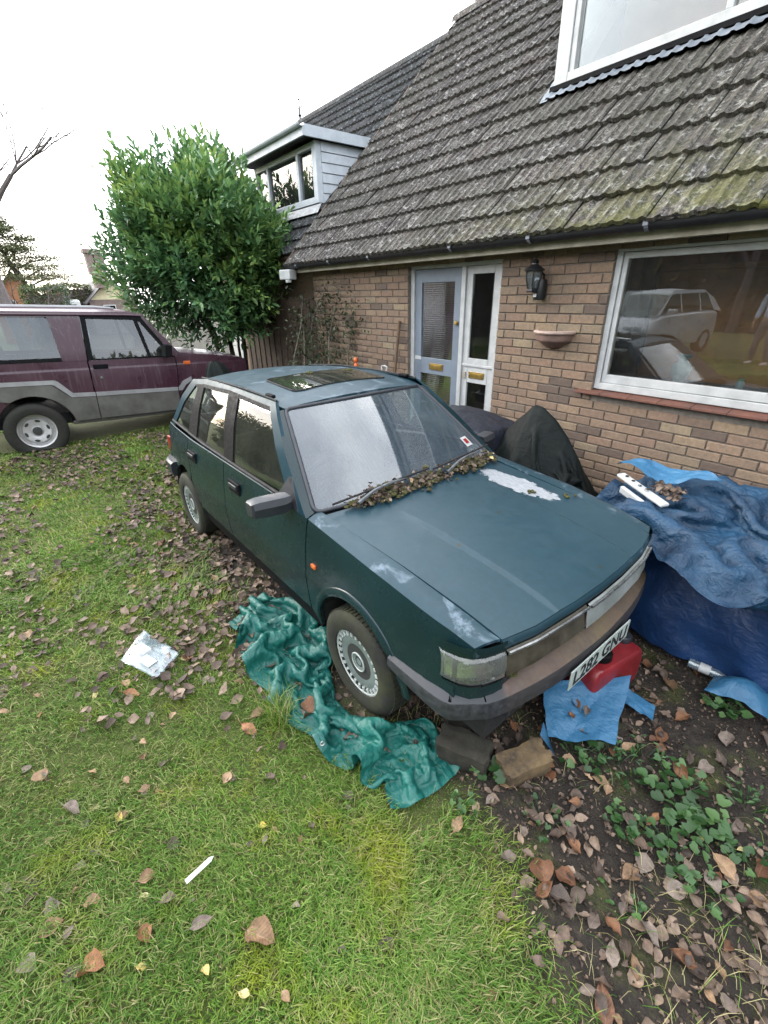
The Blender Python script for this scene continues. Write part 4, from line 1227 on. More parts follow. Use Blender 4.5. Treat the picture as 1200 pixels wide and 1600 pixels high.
# cabin: floor, seats, dashboard, steering wheel
MB().box(-2.95, .2, -.70, .70, .24, .28).build('floor_pan', M['dark_inside'], car)
P = [[(x, y, z) for y in frange(-.66, .66, 10)] for x, z in ((-.40, .86), (-.52, .895), (-.62, .90), (-.72, .87), (-.75, .75), (-.72, .5))]
MB().grid(P).build('dashboard', M['black_trim'], car, 50)
def seat(x, y, wide):
    st_ = MB(); st_.box(x - .25, x + .27, y - wide, y + wide, .36, .52)
    st_.add([(x - .22, y - wide, .50), (x - .22, y + wide, .50), (x - .40, y + wide, 1.03), (x - .40, y - wide, 1.03), (x - .34, y - wide, .50), (x - .34, y + wide, .50), (x - .50, y + wide, 1.03), (x - .50, y - wide, 1.03)], [(0, 1, 2, 3), (7, 6, 5, 4), (0, 4, 5, 1), (2, 6, 7, 3), (1, 5, 6, 2), (0, 3, 7, 4)])
    so = st_.build('seat', M['seat'], car, bevel=.03)
    for yy in ((y,) if wide < .4 else (y - .35, y + .35)):
        hr = MB(); hr.obox((x - .475, yy, 1.12), (.035, 0, .0), (0, .12, 0), (-.01, 0, .075)); hr.build('headrest', M['seat'], so, bevel=.025)
seat(-1.22, -.36, .25); seat(-1.22, .36, .25); seat(-2.05, 0, .62)
sw = MB(); c0 = Vector((-.86, -.36, .88)); ax = Vector((-.85, 0, .5)).normalized(); e1 = Vector((0, 1, 0)); e2 = ax.cross(e1)
sw.tube([c0 + (e1 * math.cos(a) + e2 * math.sin(a)) * .185 for a in frange(0, 2 * math.pi, 32)], .014, 8, cap=False)
sw.obox(c0 - ax * .01, e1 * .09, e2 * .05, ax * .015); sw.tube([c0 - e1 * .185, c0 + e1 * .185], .014, 6); sw.tube([c0, c0 - ax * .2], .03, 8)
sw.build('steering_wheel', M['black_trim'], car, 40)
im = MB(); im.obox((-.86, .02, 1.235), (.012, 0, 0), (0, .10, 0), (0, 0, .032)); im.build('inner_mirror', M['black_trim'], car, bevel=.006)
# ------------------------------------------------------------------ the plum off-roader on the left
suv = empty('off_road_car', (-8.70, -.014, 0), (0, R(2.6), R(91)), 'plum three-door off-roader with silver side band and a flat rear tyre', 'car')
SW = .825
def suv_y(x, z):
    y = interp(z, [.25, .45, .75, 1.05, 1.07, 1.18, 1.75, 1.80], [.80, .82, .825, .822, .812, .805, .700, .68])
    return y - interp(x, [-.8, -.5, 2.4, 3.0, 3.3], [.05, 0, 0, .03, .10])
def sb(s, off=0.0): return lambda x, z: (x, s * (suv_y(x, z) + off), z)
U2 = frange(-.8, 3.3, 30); V2 = [.3, .5, .6, .75, .9, 1.04, 1.055, 1.07, 1.085, 1.12, 1.18, 1.3, 1.45, 1.6, 1.7]
for s in (-1, 1):
    inn = (0, -s, 0)
    A = arch(0.03, .28, .46, R(8), R(172), 16)
    q = [(-.74, .45), (-.76, 1.17), (.795, 1.17), (.790, .70), (.775, .345), (.50, .345)] + A
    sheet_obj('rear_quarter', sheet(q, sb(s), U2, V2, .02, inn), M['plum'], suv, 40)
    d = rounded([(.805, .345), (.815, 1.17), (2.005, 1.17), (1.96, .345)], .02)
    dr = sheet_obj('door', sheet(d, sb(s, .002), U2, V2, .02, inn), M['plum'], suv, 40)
    A = arch(2.33, .30, .44, R(5), R(175), 16)
    w = [(1.885, .345), (1.97, .345), (2.017, 1.17), (2.03, 1.245), (2.6, 1.165), (3.05, 1.10), (3.20, 1.06), (3.22, .55), (2.9, .42)] + A[::1]
    sheet_obj('front_wing', sheet([(1.972, .345), (2.017, 1.17), (2.03, 1.245), (2.6, 1.165), (3.05, 1.10), (3.20, 1.06), (3.22, .55), (2.78, .42)] + [p for p in A if p[0] > 1.90], sb(s), U2, V2, .02, inn), M['plum'], suv, 40)
    # silver band and grey lower cladding
    band = [(-.75, .900), (.30, .880), (.335, .865), (.505, .690), (.80, .678), (.805, .735), (.53, .745), (.385, .915), (.34, .935), (-.75, .955)]
    sheet_obj('silver_band', sheet(band, sb(s, .016), U2, V2, .016, inn), M['silver_strip'], suv, 40)
    sheet_obj('silver_band', sheet([(.812, .678), (1.963, .655), (1.965, .710), (.813, .735)], sb(s, .018), U2, V2, .016, inn), M['silver_strip'], dr, 40)
    sheet_obj('silver_band', sheet([(1.975, .655), (2.03, .655), (2.10, .74), (2.20, .80), (2.20, .86), (2.06, .80), (1.99, .712), (1.977, .71)], sb(s, .018), U2, V2, .016, inn), M['silver_strip'], suv, 40)
    low = [(-.75, .897), (.295, .877), (.50, .686), (.80, .674), (.797, .35), (.50, .345)] + arch(.03, .28, .465, R(8), R(120), 12) + [(-.3, .70), (-.6, .72), (-.75, .72)]
    sheet_obj('lower_cladding', sheet(low, sb(s, .010), U2, V2, .016, inn), M['suv_grey'], suv, 40)
    sheet_obj('lower_cladding', sheet([(.811, .674), (1.962, .651), (1.958, .35), (.809, .35)], sb(s, .012), U2, V2, .016, inn), M['suv_grey'], dr, 40)
    MB().box(.45, 2.0, s * .74 - .03, s * .74 + .03, .29, .343).build('side_step', M['suv_grey'], suv, bevel=.01)
    # windows and pillars
    for nm, poly in (('rear_side_window', rounded([(-.62, 1.205), (.515, 1.205), (.470, 1.735), (-.55, 1.735)], .05)),
                     ('door_window', rounded([(.875, 1.185), (1.615, 1.185), (1.530, 1.715), (.905, 1.730)], .03)),
                     ('vent_window', rounded([(1.665, 1.188), (1.93, 1.190), (1.60, 1.690), (1.575, 1.700)], .02))):
        sheet_obj(nm, sheet(poly, sb(s, -.010), frange(-.7, 2, 10), frange(1.2, 1.7, 5)), M['suv_glass'], suv if nm[0] == 'r' else dr, 60)
    def st2(nm, poly, mat, off=.001, par=suv): return sheet_obj(nm, sheet(poly, sb(s, off), U2, V2, .03, inn), mat, par, 40)
    st2('rear_pillar', [(-.76, 1.172), (-.60, 1.172), (-.60, 1.22), (-.53, 1.74), (-.68, 1.765)], M['plum'])
    st2('waist_strip', [(-.60, 1.172), (.515, 1.172), (.515, 1.222), (-.61, 1.222)], M['black_trim'], .0)
    st2('centre_pillar', [(.505, 1.172), (.802, 1.172), (.845, 1.765), (.450, 1.765), (.47, 1.70)], M['plum'])
    st2('window_frame', [(.815, 1.172), (.880, 1.172), (.912, 1.722), (1.525, 1.708), (1.62, 1.185), (1.665, 1.185), (1.577, 1.692), (1.605, 1.682), (1.925, 1.195), (1.985, 1.176), (1.625, 1.755), (.855, 1.765)], M['black_trim'], .003, dr)
    st2('door_waist', [(.82, 1.172), (1.985, 1.172), (1.93, 1.195), (.88, 1.19)], M['black_trim'], .003, dr)
    st2('front_pillar', [(1.99, 1.176), (2.09, 1.215), (1.66, 1.785), (1.63, 1.757)], M['plum'])
    st2('cant_rail', [(-.68, 1.767), (-.5, 1.742), (.45, 1.742), (.47, 1.767), (1.62, 1.759), (1.665, 1.787), (1.5, 1.81), (-.66, 1.81)], M['plum'])
    MB().tube([(x, s * .705, interp(x, [-.66, 1.4, 1.64, 2.06], [1.772, 1.772, 1.762, 1.24])) for x in frange(-.66, 1.64, 12)], .012, 6).build('rain_gutter', M['plum'], suv, 50)
    h = MB(); h.obox((.95, s * .826, 1.085), (.095, 0, 0), (0, .014, 0), (0, 0, .030)); h.build('door_handle', M['black_trim'], dr, bevel=.008)
    h = MB(); h.lathe([(0, .012), (.018, .010), (.02, 0)], 12, 'y'); h.build('door_lock', M['chrome'], dr, 40, loc=(.93, s * .825, .93), rot=(0, 0, 0 if s > 0 else math.pi))
    i_ = MB(); i_.obox((2.17, s * .815, 1.075), (.055, 0, 0), (0, .012, 0), (0, 0, .025)); i_.build('side_repeater', M['amber'], suv, bevel=.006)
    m_ = MB(); m_.obox((1.86, s * .95, 1.275), (.05, 0, 0), (0, .10, 0), (.012, 0, .085)); m_.tube([(1.92, s * .80, 1.20), (1.88, s * .90, 1.22)], .02, 6); m_.build('wing_mirror', M['black_trim'], suv, bevel=.015)
    # wheels
    for wx, flat in ((0.0, True), (2.33, False)):
        zc = .262 if flat else .37
        w_ = MB(); w_.lathe([(.0, s * .02), (.05, s * .05), (.062, s * .05), (.07, s * .02), (.10, s * .035), (.165, s * .04), (.175, s * -.005), (.205, s * .0), (.215, s * .055), (.232, s * .062), (.235, s * .02), (.235, s * -.1)], 40, 'y')
        wh = w_.build('wheel', M['steel_wheel'], suv, 40, loc=(wx, s * .735, zc))
        c_ = MB(); c_.lathe([(.0, s * .075), (.045, s * .072), (.058, s * .05)], 20, 'y'); c_.build('hub', M['hub_dark'], wh, 40)
        for k in range(6):
            a = 2 * math.pi * k / 6 + .3
            hol = MB(); er = Vector((math.cos(a), 0, math.sin(a))); et = Vector((-math.sin(a), 0, math.cos(a)))
            n_ = 12; pts = [er * (.140 + .018 * math.cos(t)) + et * (.034 * math.sin(t)) + Vector((0, s * .043, 0)) for t in [2 * math.pi * i / n_ for i in range(n_)]]
            hol.add(pts, [tuple(range(n_))]); hol.build('rim_hole', M['hub_dark'], wh)
        prof = tyre_prof(.375, .105); prof = [(max(r, .232), h) for r, h in prof]
        t_ = MB(); t_.lathe(prof, 56, 'y', closed=True)
        if flat:
            gz = -zc + .01
            nv = []
            for (x, y, z) in t_.v:
                if z < gz + .05:
                    over = max(0, gz - z); y *= 1 + over * 2.2; x *= 1 + over * .5; z = max(z, gz) if z < gz else z
                nv.append((x, y, z))
            t_.v = nv
        t_.build('tyre', M['tyre_plain'], wh, 40)
        P = [[(wx + .44 * math.cos(a), s * y, .30 + .44 * math.sin(a)) for a in frange(0, math.pi, 14)] for y in (.79, .42)]
        MB().grid(P).build('arch_liner', M['dark_inside'], suv)
# roof, bonnet, screen, ends
def sroof_z(x, y): return interp(x, [-.75, -.5, 1.2, 1.5, 1.68], [1.83, 1.862, 1.868, 1.845, 1.795]) - .06 * (abs(y) / .69) ** 3
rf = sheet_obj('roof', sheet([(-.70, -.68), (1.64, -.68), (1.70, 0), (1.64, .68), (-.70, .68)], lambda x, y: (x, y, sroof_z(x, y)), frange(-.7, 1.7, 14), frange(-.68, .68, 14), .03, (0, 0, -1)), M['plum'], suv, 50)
for y in (-.42, -.21, .0, .21, .42):
    MB().tube([(x, y, sroof_z(x, y) + .012) for x in frange(-.55, 1.35, 8)], .012, 6).build('roof_rib', M['silver_strip'], rf, 50)
sheet_obj('bonnet', sheet([(2.04, -.78), (3.05, -.755), (3.2, -.70), (3.24, 0), (3.2, .70), (3.05, .755), (2.04, .78)], lambda x, y: (x, y, interp(x, [2.0, 2.6, 3.05, 3.25], [1.262, 1.205, 1.145, 1.085]) - .03 * (abs(y) / .78) ** 3), frange(2, 3.3, 10), frange(-.75, .75, 8), .03, (0, 0, -1)), M['plum'], suv, 50)
sheet_obj('windscreen', sheet([(-1, 0), (1, 0), (1, 1), (-1, 1)], lambda u, v: (2.07 - .42 * v + .03 * (1 - u * u), u * (.79 - .10 * v), 1.235 + .55 * v), frange(-1, 1, 8), frange(0, 1, 4)), M['suv_glass'], suv, 60)
MB().box(3.20, 3.26, -.72, .72, .60, 1.06).build('front_panel', M['black_trim'], suv, bevel=.02)
loft(sm([(3.0, -.86), (3.2, -.84), (3.36, -.75), (3.42, -.4), (3.43, 0), (3.42, .4), (3.36, .75), (3.2, .84), (3.0, .86)], 2), [(-.1, .64), (-.01, .63), (0, .60), (0, .48), (-.03, .45), (-.1, .45)], 'front_bumper', M['silver_strip'], suv)
MB().box(-.80, -.74, -.78, .78, .42, 1.80).build('rear_door', M['plum'], suv, bevel=.02)
MB().box(-.95, -.80, -.80, .80, .45, .60).build('rear_bumper', M['black_trim'], suv, bevel=.02)
MB().box(-.7, 3.1, -.66, .66, .30, .46).build('chassis', M['dark_inside'], suv)
for y in (-.37, .37):
    st_ = MB(); st_.box(.85, 1.35, y - .25, y + .25, .75, .92); st_.obox((.80, y, 1.18), (.06, 0, .0), (0, .24, 0), (-.08, 0, .30)); so = st_.build('seat', M['seat'], suv, bevel=.03)
    hr = MB(); hr.obox((.70, y, 1.55), (.045, 0, 0), (0, .13, 0), (0, 0, .08)); hr.build('headrest', M['seat'], so, bevel=.02)
st_ = MB(); st_.obox((-.12, 0, 1.12), (.07, 0, 0), (0, .6, 0), (-.07, 0, .28)); st_.build('rear_seat', M['seat'], suv, bevel=.03)
MB().box(1.75, 2.05, -.74, .74, .95, 1.17).build('dashboard', M['black_trim'], suv, bevel=.03)
MB().tube([(1.90, -.76, 1.31), (1.60, -.83, 1.86), (1.52, -.845, 2.0)], [.006, .005, .003], 6).build('aerial', M['chrome'], suv)
MB().lathe([(.15, 0), (.17, .014), (.185, 0), (.17, -.014)], 24, 'x', (1.62, .37, 1.18), closed=True).build('steering_wheel', M['black_trim'], suv, 50) if False else None
# ------------------------------------------------------------------ ground
SOILX = [-12, -8, -6, -4.5, -3.2, -2.4, -1.6, -.83, -.11, .6, 2.5]
SOILY = [2.6, 1.9, 1.5, .98, .74, .66, .76, .96, .70, .40, -.3]
def soil_amount(x, y):
    x = np.asarray(x, float); y = np.asarray(y, float)
    b = np.interp(x, SOILX, SOILY)
    d = y - b + .16 * fbm(x * 2.2, y * 2.2, 3) + .05 * fbm(x * 9, y * 9, 8)
    return np.clip(d / .30 + .5, 0, 1)
def ground_z(x, y):
    x = np.asarray(x, float); y = np.asarray(y, float)
    z = .018 * fbm(x * .9, y * .9, 1) + .012 * fbm(x * 4, y * 4, 2) * soil_amount(x, y)
    near = np.clip((4.2 - y) / .6, 0, 1)
    z = z * near - .02
    rise = np.clip((-2.2 - y) / 1.2, 0, 1)                       # the drive behind the photographer lies higher
    z = z + .35 * rise * rise * (3 - 2 * rise) * np.clip((x + 16) / 4, 0, 1) * np.clip((y + 17) / 3, 0, 1)
    return z - 1.5 * np.clip((-x - 18) / 14, 0, 1) ** 2 * np.where(x < -18, 1, 0)

def ground_mat():
    t = N('ground'); wo = t.world(); so = t.attr('soil')
    n = t.noise(wo, 26, 7, .7); n2 = t.noise(wo, 3.2, 5); n3 = t.noise(wo, 120, 4)
    soil = t.ramp(n, [(.28, (.010, .008, .006)), (.5, (.024, .018, .013)), (.72, (.052, .040, .028))])
    moss = t.ramp(n3, [(.3, (.030, .038, .008)), (.7, (.075, .085, .018))])
    soil = t.mix(t.ramp(t.noise(wo, 3.6, 6, .65), [(.52, 0.0), (.64, .85)]), soil, moss)
    turf = t.ramp(n3, [(.3, (.055, .070, .014)), (.7, (.12, .14, .034))])
    turf = t.mix(t.ramp(n2, [(.45, 0.0), (.7, .6)]), turf, (.075, .068, .028))
    col = t.mix(so, turf, soil)
    return t.done(t.bsdf(col, .95, 0, t.bump(t.math('ADD', n, n3), .9, .02)))
M['ground'] = ground_mat()
def axis(lo, hi, fine0, fine1, step):
    a = list(np.arange(fine0, fine1 + 1e-6, step))
    d = step; x = fine0
    left = []
    while x > lo: d *= 1.35; x -= d; left.append(max(x, lo))
    d = step; x = fine1; right = []
    while x < hi: d *= 1.35; x += d; right.append(min(x, hi))
    return np.array(left[::-1] + a + right)
gx = axis(-260, 200, -9.0, 1.6, .05); gy = axis(-200, 220, -1.6, 4.2, .05)
GX, GY = np.meshgrid(gx, gy)
V = np.stack([GX.ravel(), GY.ravel(), ground_z(GX, GY).ravel()], 1)
ni, nj = GX.shape
idx = np.arange(ni * nj).reshape(ni, nj)
Fq = np.stack([idx[:-1, :-1].ravel(), idx[:-1, 1:].ravel(), idx[1:, 1:].ravel(), idx[1:, :-1].ravel()], 1)
me = np_mesh('ground', V, Fq, M['ground'], None, True)
at = me.attributes.new('soil', 'FLOAT', 'POINT'); at.data.foreach_set('value', soil_amount(GX, GY).ravel().astype(np.float32))
tag(link('ground', me), kind='structure')

# grass: one countless mass of blades, finer and denser near the photographer
def grass_mat():
    t = N('grass_blades'); wo = t.world(); r = t.attr('rnd'); dry = t.attr('dry')
    patch = t.noise(wo, 3.1, 5); p2 = t.noise(wo, .8, 3)
    g = t.ramp(r, [(0, (.058, .145, .022)), (.4, (.115, .235, .034)), (.75, (.190, .315, .055)), (1, (.32, .41, .12))])
    moss = t.ramp(r, [(0, (.23, .26, .012)), (1, (.40, .41, .03))])
    g = t.mix(t.ramp(patch, [(.52, 0.0), (.68, .6)]), g, moss)
    g = t.mix(t.ramp(p2, [(.40, .55), (.55, 0.0)]), g, t.ramp(r, [(0, (.035, .090, .014)), (1, (.10, .20, .03))]))
    straw = t.ramp(r, [(0, (.24, .205, .085)), (1, (.46, .41, .22))])
    g = t.mix(dry, g, straw)
    b = t.n('BsdfPrincipled'); t.set(b.inputs['Base Color'], g); b.inputs['Roughness'].default_value = .55; b.inputs['Specular IOR Level'].default_value = .25
    tr = t.n('BsdfTranslucent'); t.set(tr.inputs['Color'], g)
    m = t.n('MixShader'); m.inputs[0].default_value = .4; t.t.links.new(b.outputs[0], m.inputs[1]); t.t.links.new(tr.outputs[0], m.inputs[2])
    return t.done(m.outputs[0])
M['grass'] = grass_mat()
def blades(x, y, h, w, az, lean, rnd, dry, bend=.6):
    n = len(x); z = ground_z(x, y)
    px, py = -np.sin(az), np.cos(az); dx, dy = np.cos(az), np.sin(az)
    V = np.zeros((n, 5, 3), np.float32)
    for k, (t, ww) in enumerate(((0, 1.0), (0, -1.0), (.55, .8), (.55, -.8), (1.0, 0))):
        off = lean * h * (t ** (1 + bend)); zz = h * t * np.sqrt(np.maximum(.06, 1 - (lean * t) ** 2 * .8))
        V[:, k, 0] = x + dx * off + px * w * ww * .5
        V[:, k, 1] = y + dy * off + py * w * ww * .5
        V[:, k, 2] = z - .004 + zz
    b = np.arange(n)[:, None] * 5
    Fc = np.stack([b + np.array([0, 1, 3]), b + np.array([0, 3, 2]), b + np.array([2, 3, 4])], 1).reshape(-1, 3)
    return V.reshape(-1, 3), Fc, np.repeat(rnd, 3), np.repeat(dry, 3)
NB = 600000
r_ = .25 + (11 - .25) * rng.random(NB) ** 1.1
th = R(80) + R(162) * rng.random(NB)            # compass sweep round the photographer, lawn side
bx = r_ * np.cos(th); by = r_ * np.sin(th)
so = soil_amount(bx, by)
keep = (rng.random(NB) > so * 1.02) & (by < 3.4) & (by > -6) & ~((bx < -8.15) & (bx > -9.4) & (by > -.7) & (by < 3.2))
bx, by, r_ = bx[keep], by[keep], r_[keep]
n = len(bx)
tuft = fbm(bx * 3.1, by * 3.1, 21); long = fbm(bx * 1.3, by * 1.3, 33)
h = (.034 + .034 * rng.random(n) + .024 * np.clip(tuft, -1, 1) + .085 * np.clip(long - .05, 0, 1)) * (1 - .35 * np.clip((r_ - 3) / 4, 0, 1))
h = np.clip(h, .012, .14)
sp_y = np.interp(bx, [-2.46, -2.22, -2.0, -1.76, -1.55, -1.33, -1.12, -.98, -.84], [.80, .86, .86, .82, .82, .85, .90, .91, .89])
h = np.where((bx > -2.55) & (bx < -.74) & (by > sp_y - .19), .018, h)        # pressed flat under the green sheet
w = (.0022 + .0026 * rng.random(n)) * np.clip(r_ / 2.0, .9, 4.0)
flow = fbm(bx * .9, by * .9, 5) * 3.0
az = flow + rng.normal(0, 1.2, n)
lean = np.clip(.66 + .28 * rng.random(n) + .10 * tuft, .2, .98)
dry = (rng.random(n) < .20 + .22 * np.clip(fbm(bx * 2.3, by * 2.3, 41), -.5, 1)).astype(float) * (.5 + .5 * rng.random(n))
V, Fc, ra, da = blades(bx, by, h, w, az, lean, rng.random(n), dry)
tag(link('grass', np_mesh('grass', V, Fc, M['grass'], {'rnd': ra, 'dry': da})), 'short green and straw-yellow lawn grass', 'grass', kind='stuff')
# sparse weedy blades and dead stalks on the soil
n = 12000
bx = rng.uniform(-2.2, 1.4, n); by = rng.uniform(.4, 2.6, n)
so = soil_amount(bx, by); cl = fbm(bx * 2.6, by * 2.6, 77)
k = (so > .4) & (rng.random(n) < np.clip(.25 + cl, 0, 1)) & (by < 1.9); bx, by = bx[k], by[k]; n = len(bx)
V, Fc, ra, da = blades(bx, by, rng.uniform(.02, .12, n), rng.uniform(.0015, .003, n), rng.uniform(0, 6.28, n), rng.uniform(.85, .995, n), rng.random(n), (rng.random(n) < .7) * 1.0)
tag(link('weeds', np_mesh('weeds', V, Fc, M['grass'], {'rnd': ra, 'dry': da})), 'thin weeds and dead stalks on the bare soil', 'weeds', kind='stuff')
# ------------------------------------------------------------------ fallen leaves
def leaf_mat(name, c1, c2, c3, veins=True):
    t = N(name); r = t.rnd(); co = t.coord('Object')
    col = t.ramp(r, [(0, c1), (.5, c2), (1, c3)])
    n = t.noise(t.world(), 45, 6, .7)
    col = t.mix(.8, col, t.ramp(n, [(.28, .35), (.72, 1.35)]), 'MULTIPLY')
    nm = t.bump(t.noise(t.world(), 160, 3), .5, .003)
    if veins:                                    # midrib and side veins in the leaf's own coordinates
        x, y = t.sep(co)[0], t.math('ABSOLUTE', t.sep(co)[1])
        v = t.math('SINE', t.math('MULTIPLY', t.math('SUBTRACT', x, t.math('MULTIPLY', y, .9)), 62.0))
        vm = t.math('MAXIMUM', t.ramp(v, [(.80, 0.0), (1.0, .55)]), t.ramp(y, [(.010, 1.0), (.022, 0.0)]))
        col = t.mix(t.math('MULTIPLY', vm, .14), col, tuple(min(1, c * 1.5 + .03) for c in c3))
        nm = t.bump(v, .12, .02, nm)
    return t.done(t.bsdf(col, .7, 0, nm))
M['leaf_grey'] = leaf_mat('grey_brown_leaf', (.062, .044, .034), (.125, .092, .072), (.20, .16, .13))
M['leaf_tan'] = leaf_mat('tan_leaf', (.16, .092, .048), (.25, .155, .085), (.34, .23, .14))
M['leaf_rust'] = leaf_mat('rust_leaf', (.10, .042, .020), (.165, .072, .030), (.24, .11, .046))
M['leaf_yellow'] = leaf_mat('yellow_leaf', (.40, .30, .06), (.48, .38, .13), (.50, .43, .23))
M['litter'] = leaf_mat('leaf_litter', (.034, .022, .016), (.100, .066, .047), (.24, .170, .120), False)

def leaf_shape(seed, lobes=0, seg=6):
    """unit leaf, length 1 along x, curled and folded along the midrib; returns verts, quads"""
    q = random.Random(seed)
    curl = q.uniform(-.7, 1.3); fold = q.uniform(.1, .9); tw = q.uniform(-.5, .5); wid = q.uniform(.24, .42)
    vs = []
    for i in range(seg + 1):
        t = i / seg
        w = wid * (math.sin(math.pi * min(1, t * 1.02) ** .85) ** .8) if 0 < i < seg else .012
        if lobes: w *= 1 + .22 * (1 if i % 2 else -1)
        x = t - .5; z = curl * (x * x) * .55 + .035 * q.uniform(-1, 1)
        for j, v in enumerate((-1, -.5, 0, .5, 1)):
            a = tw * (t - .5)
            yy = v * w; zz = z + abs(v) ** 1.5 * w * fold + .085 * q.uniform(-1, 1) * abs(v)
            vs.append((x + (.05 * abs(v) if t < .5 else -.03 * abs(v)), yy * math.cos(a) - zz * math.sin(a), yy * math.sin(a) + zz * math.cos(a)))
    fs = [(i * 5 + j, i * 5 + j + 1, (i + 1) * 5 + j + 1, (i + 1) * 5 + j) for i in range(seg) for j in range(4)]
    zmin = min(v[2] for v in vs)
    return [(x, y, z - zmin) for x, y, z in vs], fs
LEAF = [leaf_shape(s, 0) for s in range(10)]
LEAF_LO = [leaf_shape(s + 40, 0, 3) for s in range(10)]
def leaf_mesh(k, mat, stalk=True):
    vs, fs = LEAF[k]
    mb = MB(); mb.add(vs, fs)
    if stalk:
        z = vs[2][2]; mb.tube([(-.5, 0, z), (-.62, .02, z + .02), (-.72, .05, z * .5)], .012, 4)
    return mb.mesh('fallen_leaf', mat, 60, recalc=False)
LM = {c: [leaf_mesh(k, M['leaf_' + c]) for k in range(10)] for c in ('grey', 'tan', 'rust', 'yellow')}
lr = random.Random(17)
leaf_count = [0]
MARKS = [(-.645, 1.26, 'by the broken brick'), (-.62, 1.70, 'by the light blue sheet'), (-.30, 2.40, 'by the clear bottle'), (-.17, 1.66, 'among the weeds on the right'), (-.33, 1.0, 'by the long curled rust leaf'), (-.05, .84, 'near the bottom edge of the soil'), (.12, 1.15, 'at the lower right corner of the soil'), (.2, 1.6, 'at the right edge of the soil'), (-.80, 1.0, 'at the lower end of the green tarpaulin'), (-.45, 1.25, 'in the middle of the soil'), (-.55, 2.2, 'right of the red fuel can'),
         (-2.46, .14, 'around the clear plastic bag'), (-1.6, .5, 'by the grass tuft'), (-2.1, .6, 'at the upper end of the green tarpaulin'), (-1.15, .0, 'around the white plant label'), (-.84, .1, 'by the long tan leaf'), (-.6, .5, 'on the lawn beside the bare soil'), (-1.3, -.45, 'near the lower left corner of the lawn'), (-1.9, -.3, 'at the middle left of the lawn'), (-1.8, .1, 'in the middle of the lawn'), (-2.6, -.5, 'at the left edge of the lawn level with the bag'),
         (-3.2, .5, 'below the front door of the green car'), (-4.0, .6, 'beside the rear wheel of the green car'), (-3.2, -.2, 'on the lawn beyond the bag'), (-4.2, -.2, 'in the middle of the far lawn'), (-5.3, .6, 'behind the green car'), (-5.4, -.3, 'on the far lawn toward the off-roader'), (-6.4, .4, 'close to the off-roader'), (-6.3, -.6, 'on the far lawn by the flat tyre'), (-4.0, -.8, 'at the left edge of the far lawn')]
def whereabouts(x, y):
    return min(MARKS, key=lambda m: (m[0] - x) ** 2 + (m[1] - y) ** 2)[2]
def put_leaf(x, y, col, size, label, group, k=None, rz=None, up=.012, tilt=.28):
    o = bpy.data.objects.new('fallen_leaf', LM[col][lr.randrange(10) if k is None else k]); COL.objects.link(o)
    so = float(soil_amount(x, y))
    o.location = (x, y, float(ground_z(x, y)) + (up if so > .5 else .014 + lr.random() * .014))
    o.rotation_euler = (lr.uniform(-tilt, tilt), lr.uniform(-tilt, tilt), lr.uniform(0, 6.28) if rz is None else rz)
    size *= .82
    o.scale = (size, size * lr.uniform(.85, 1.15), size)
    leaf_count[0] += 1
    return tag(o, label, 'leaf', group)
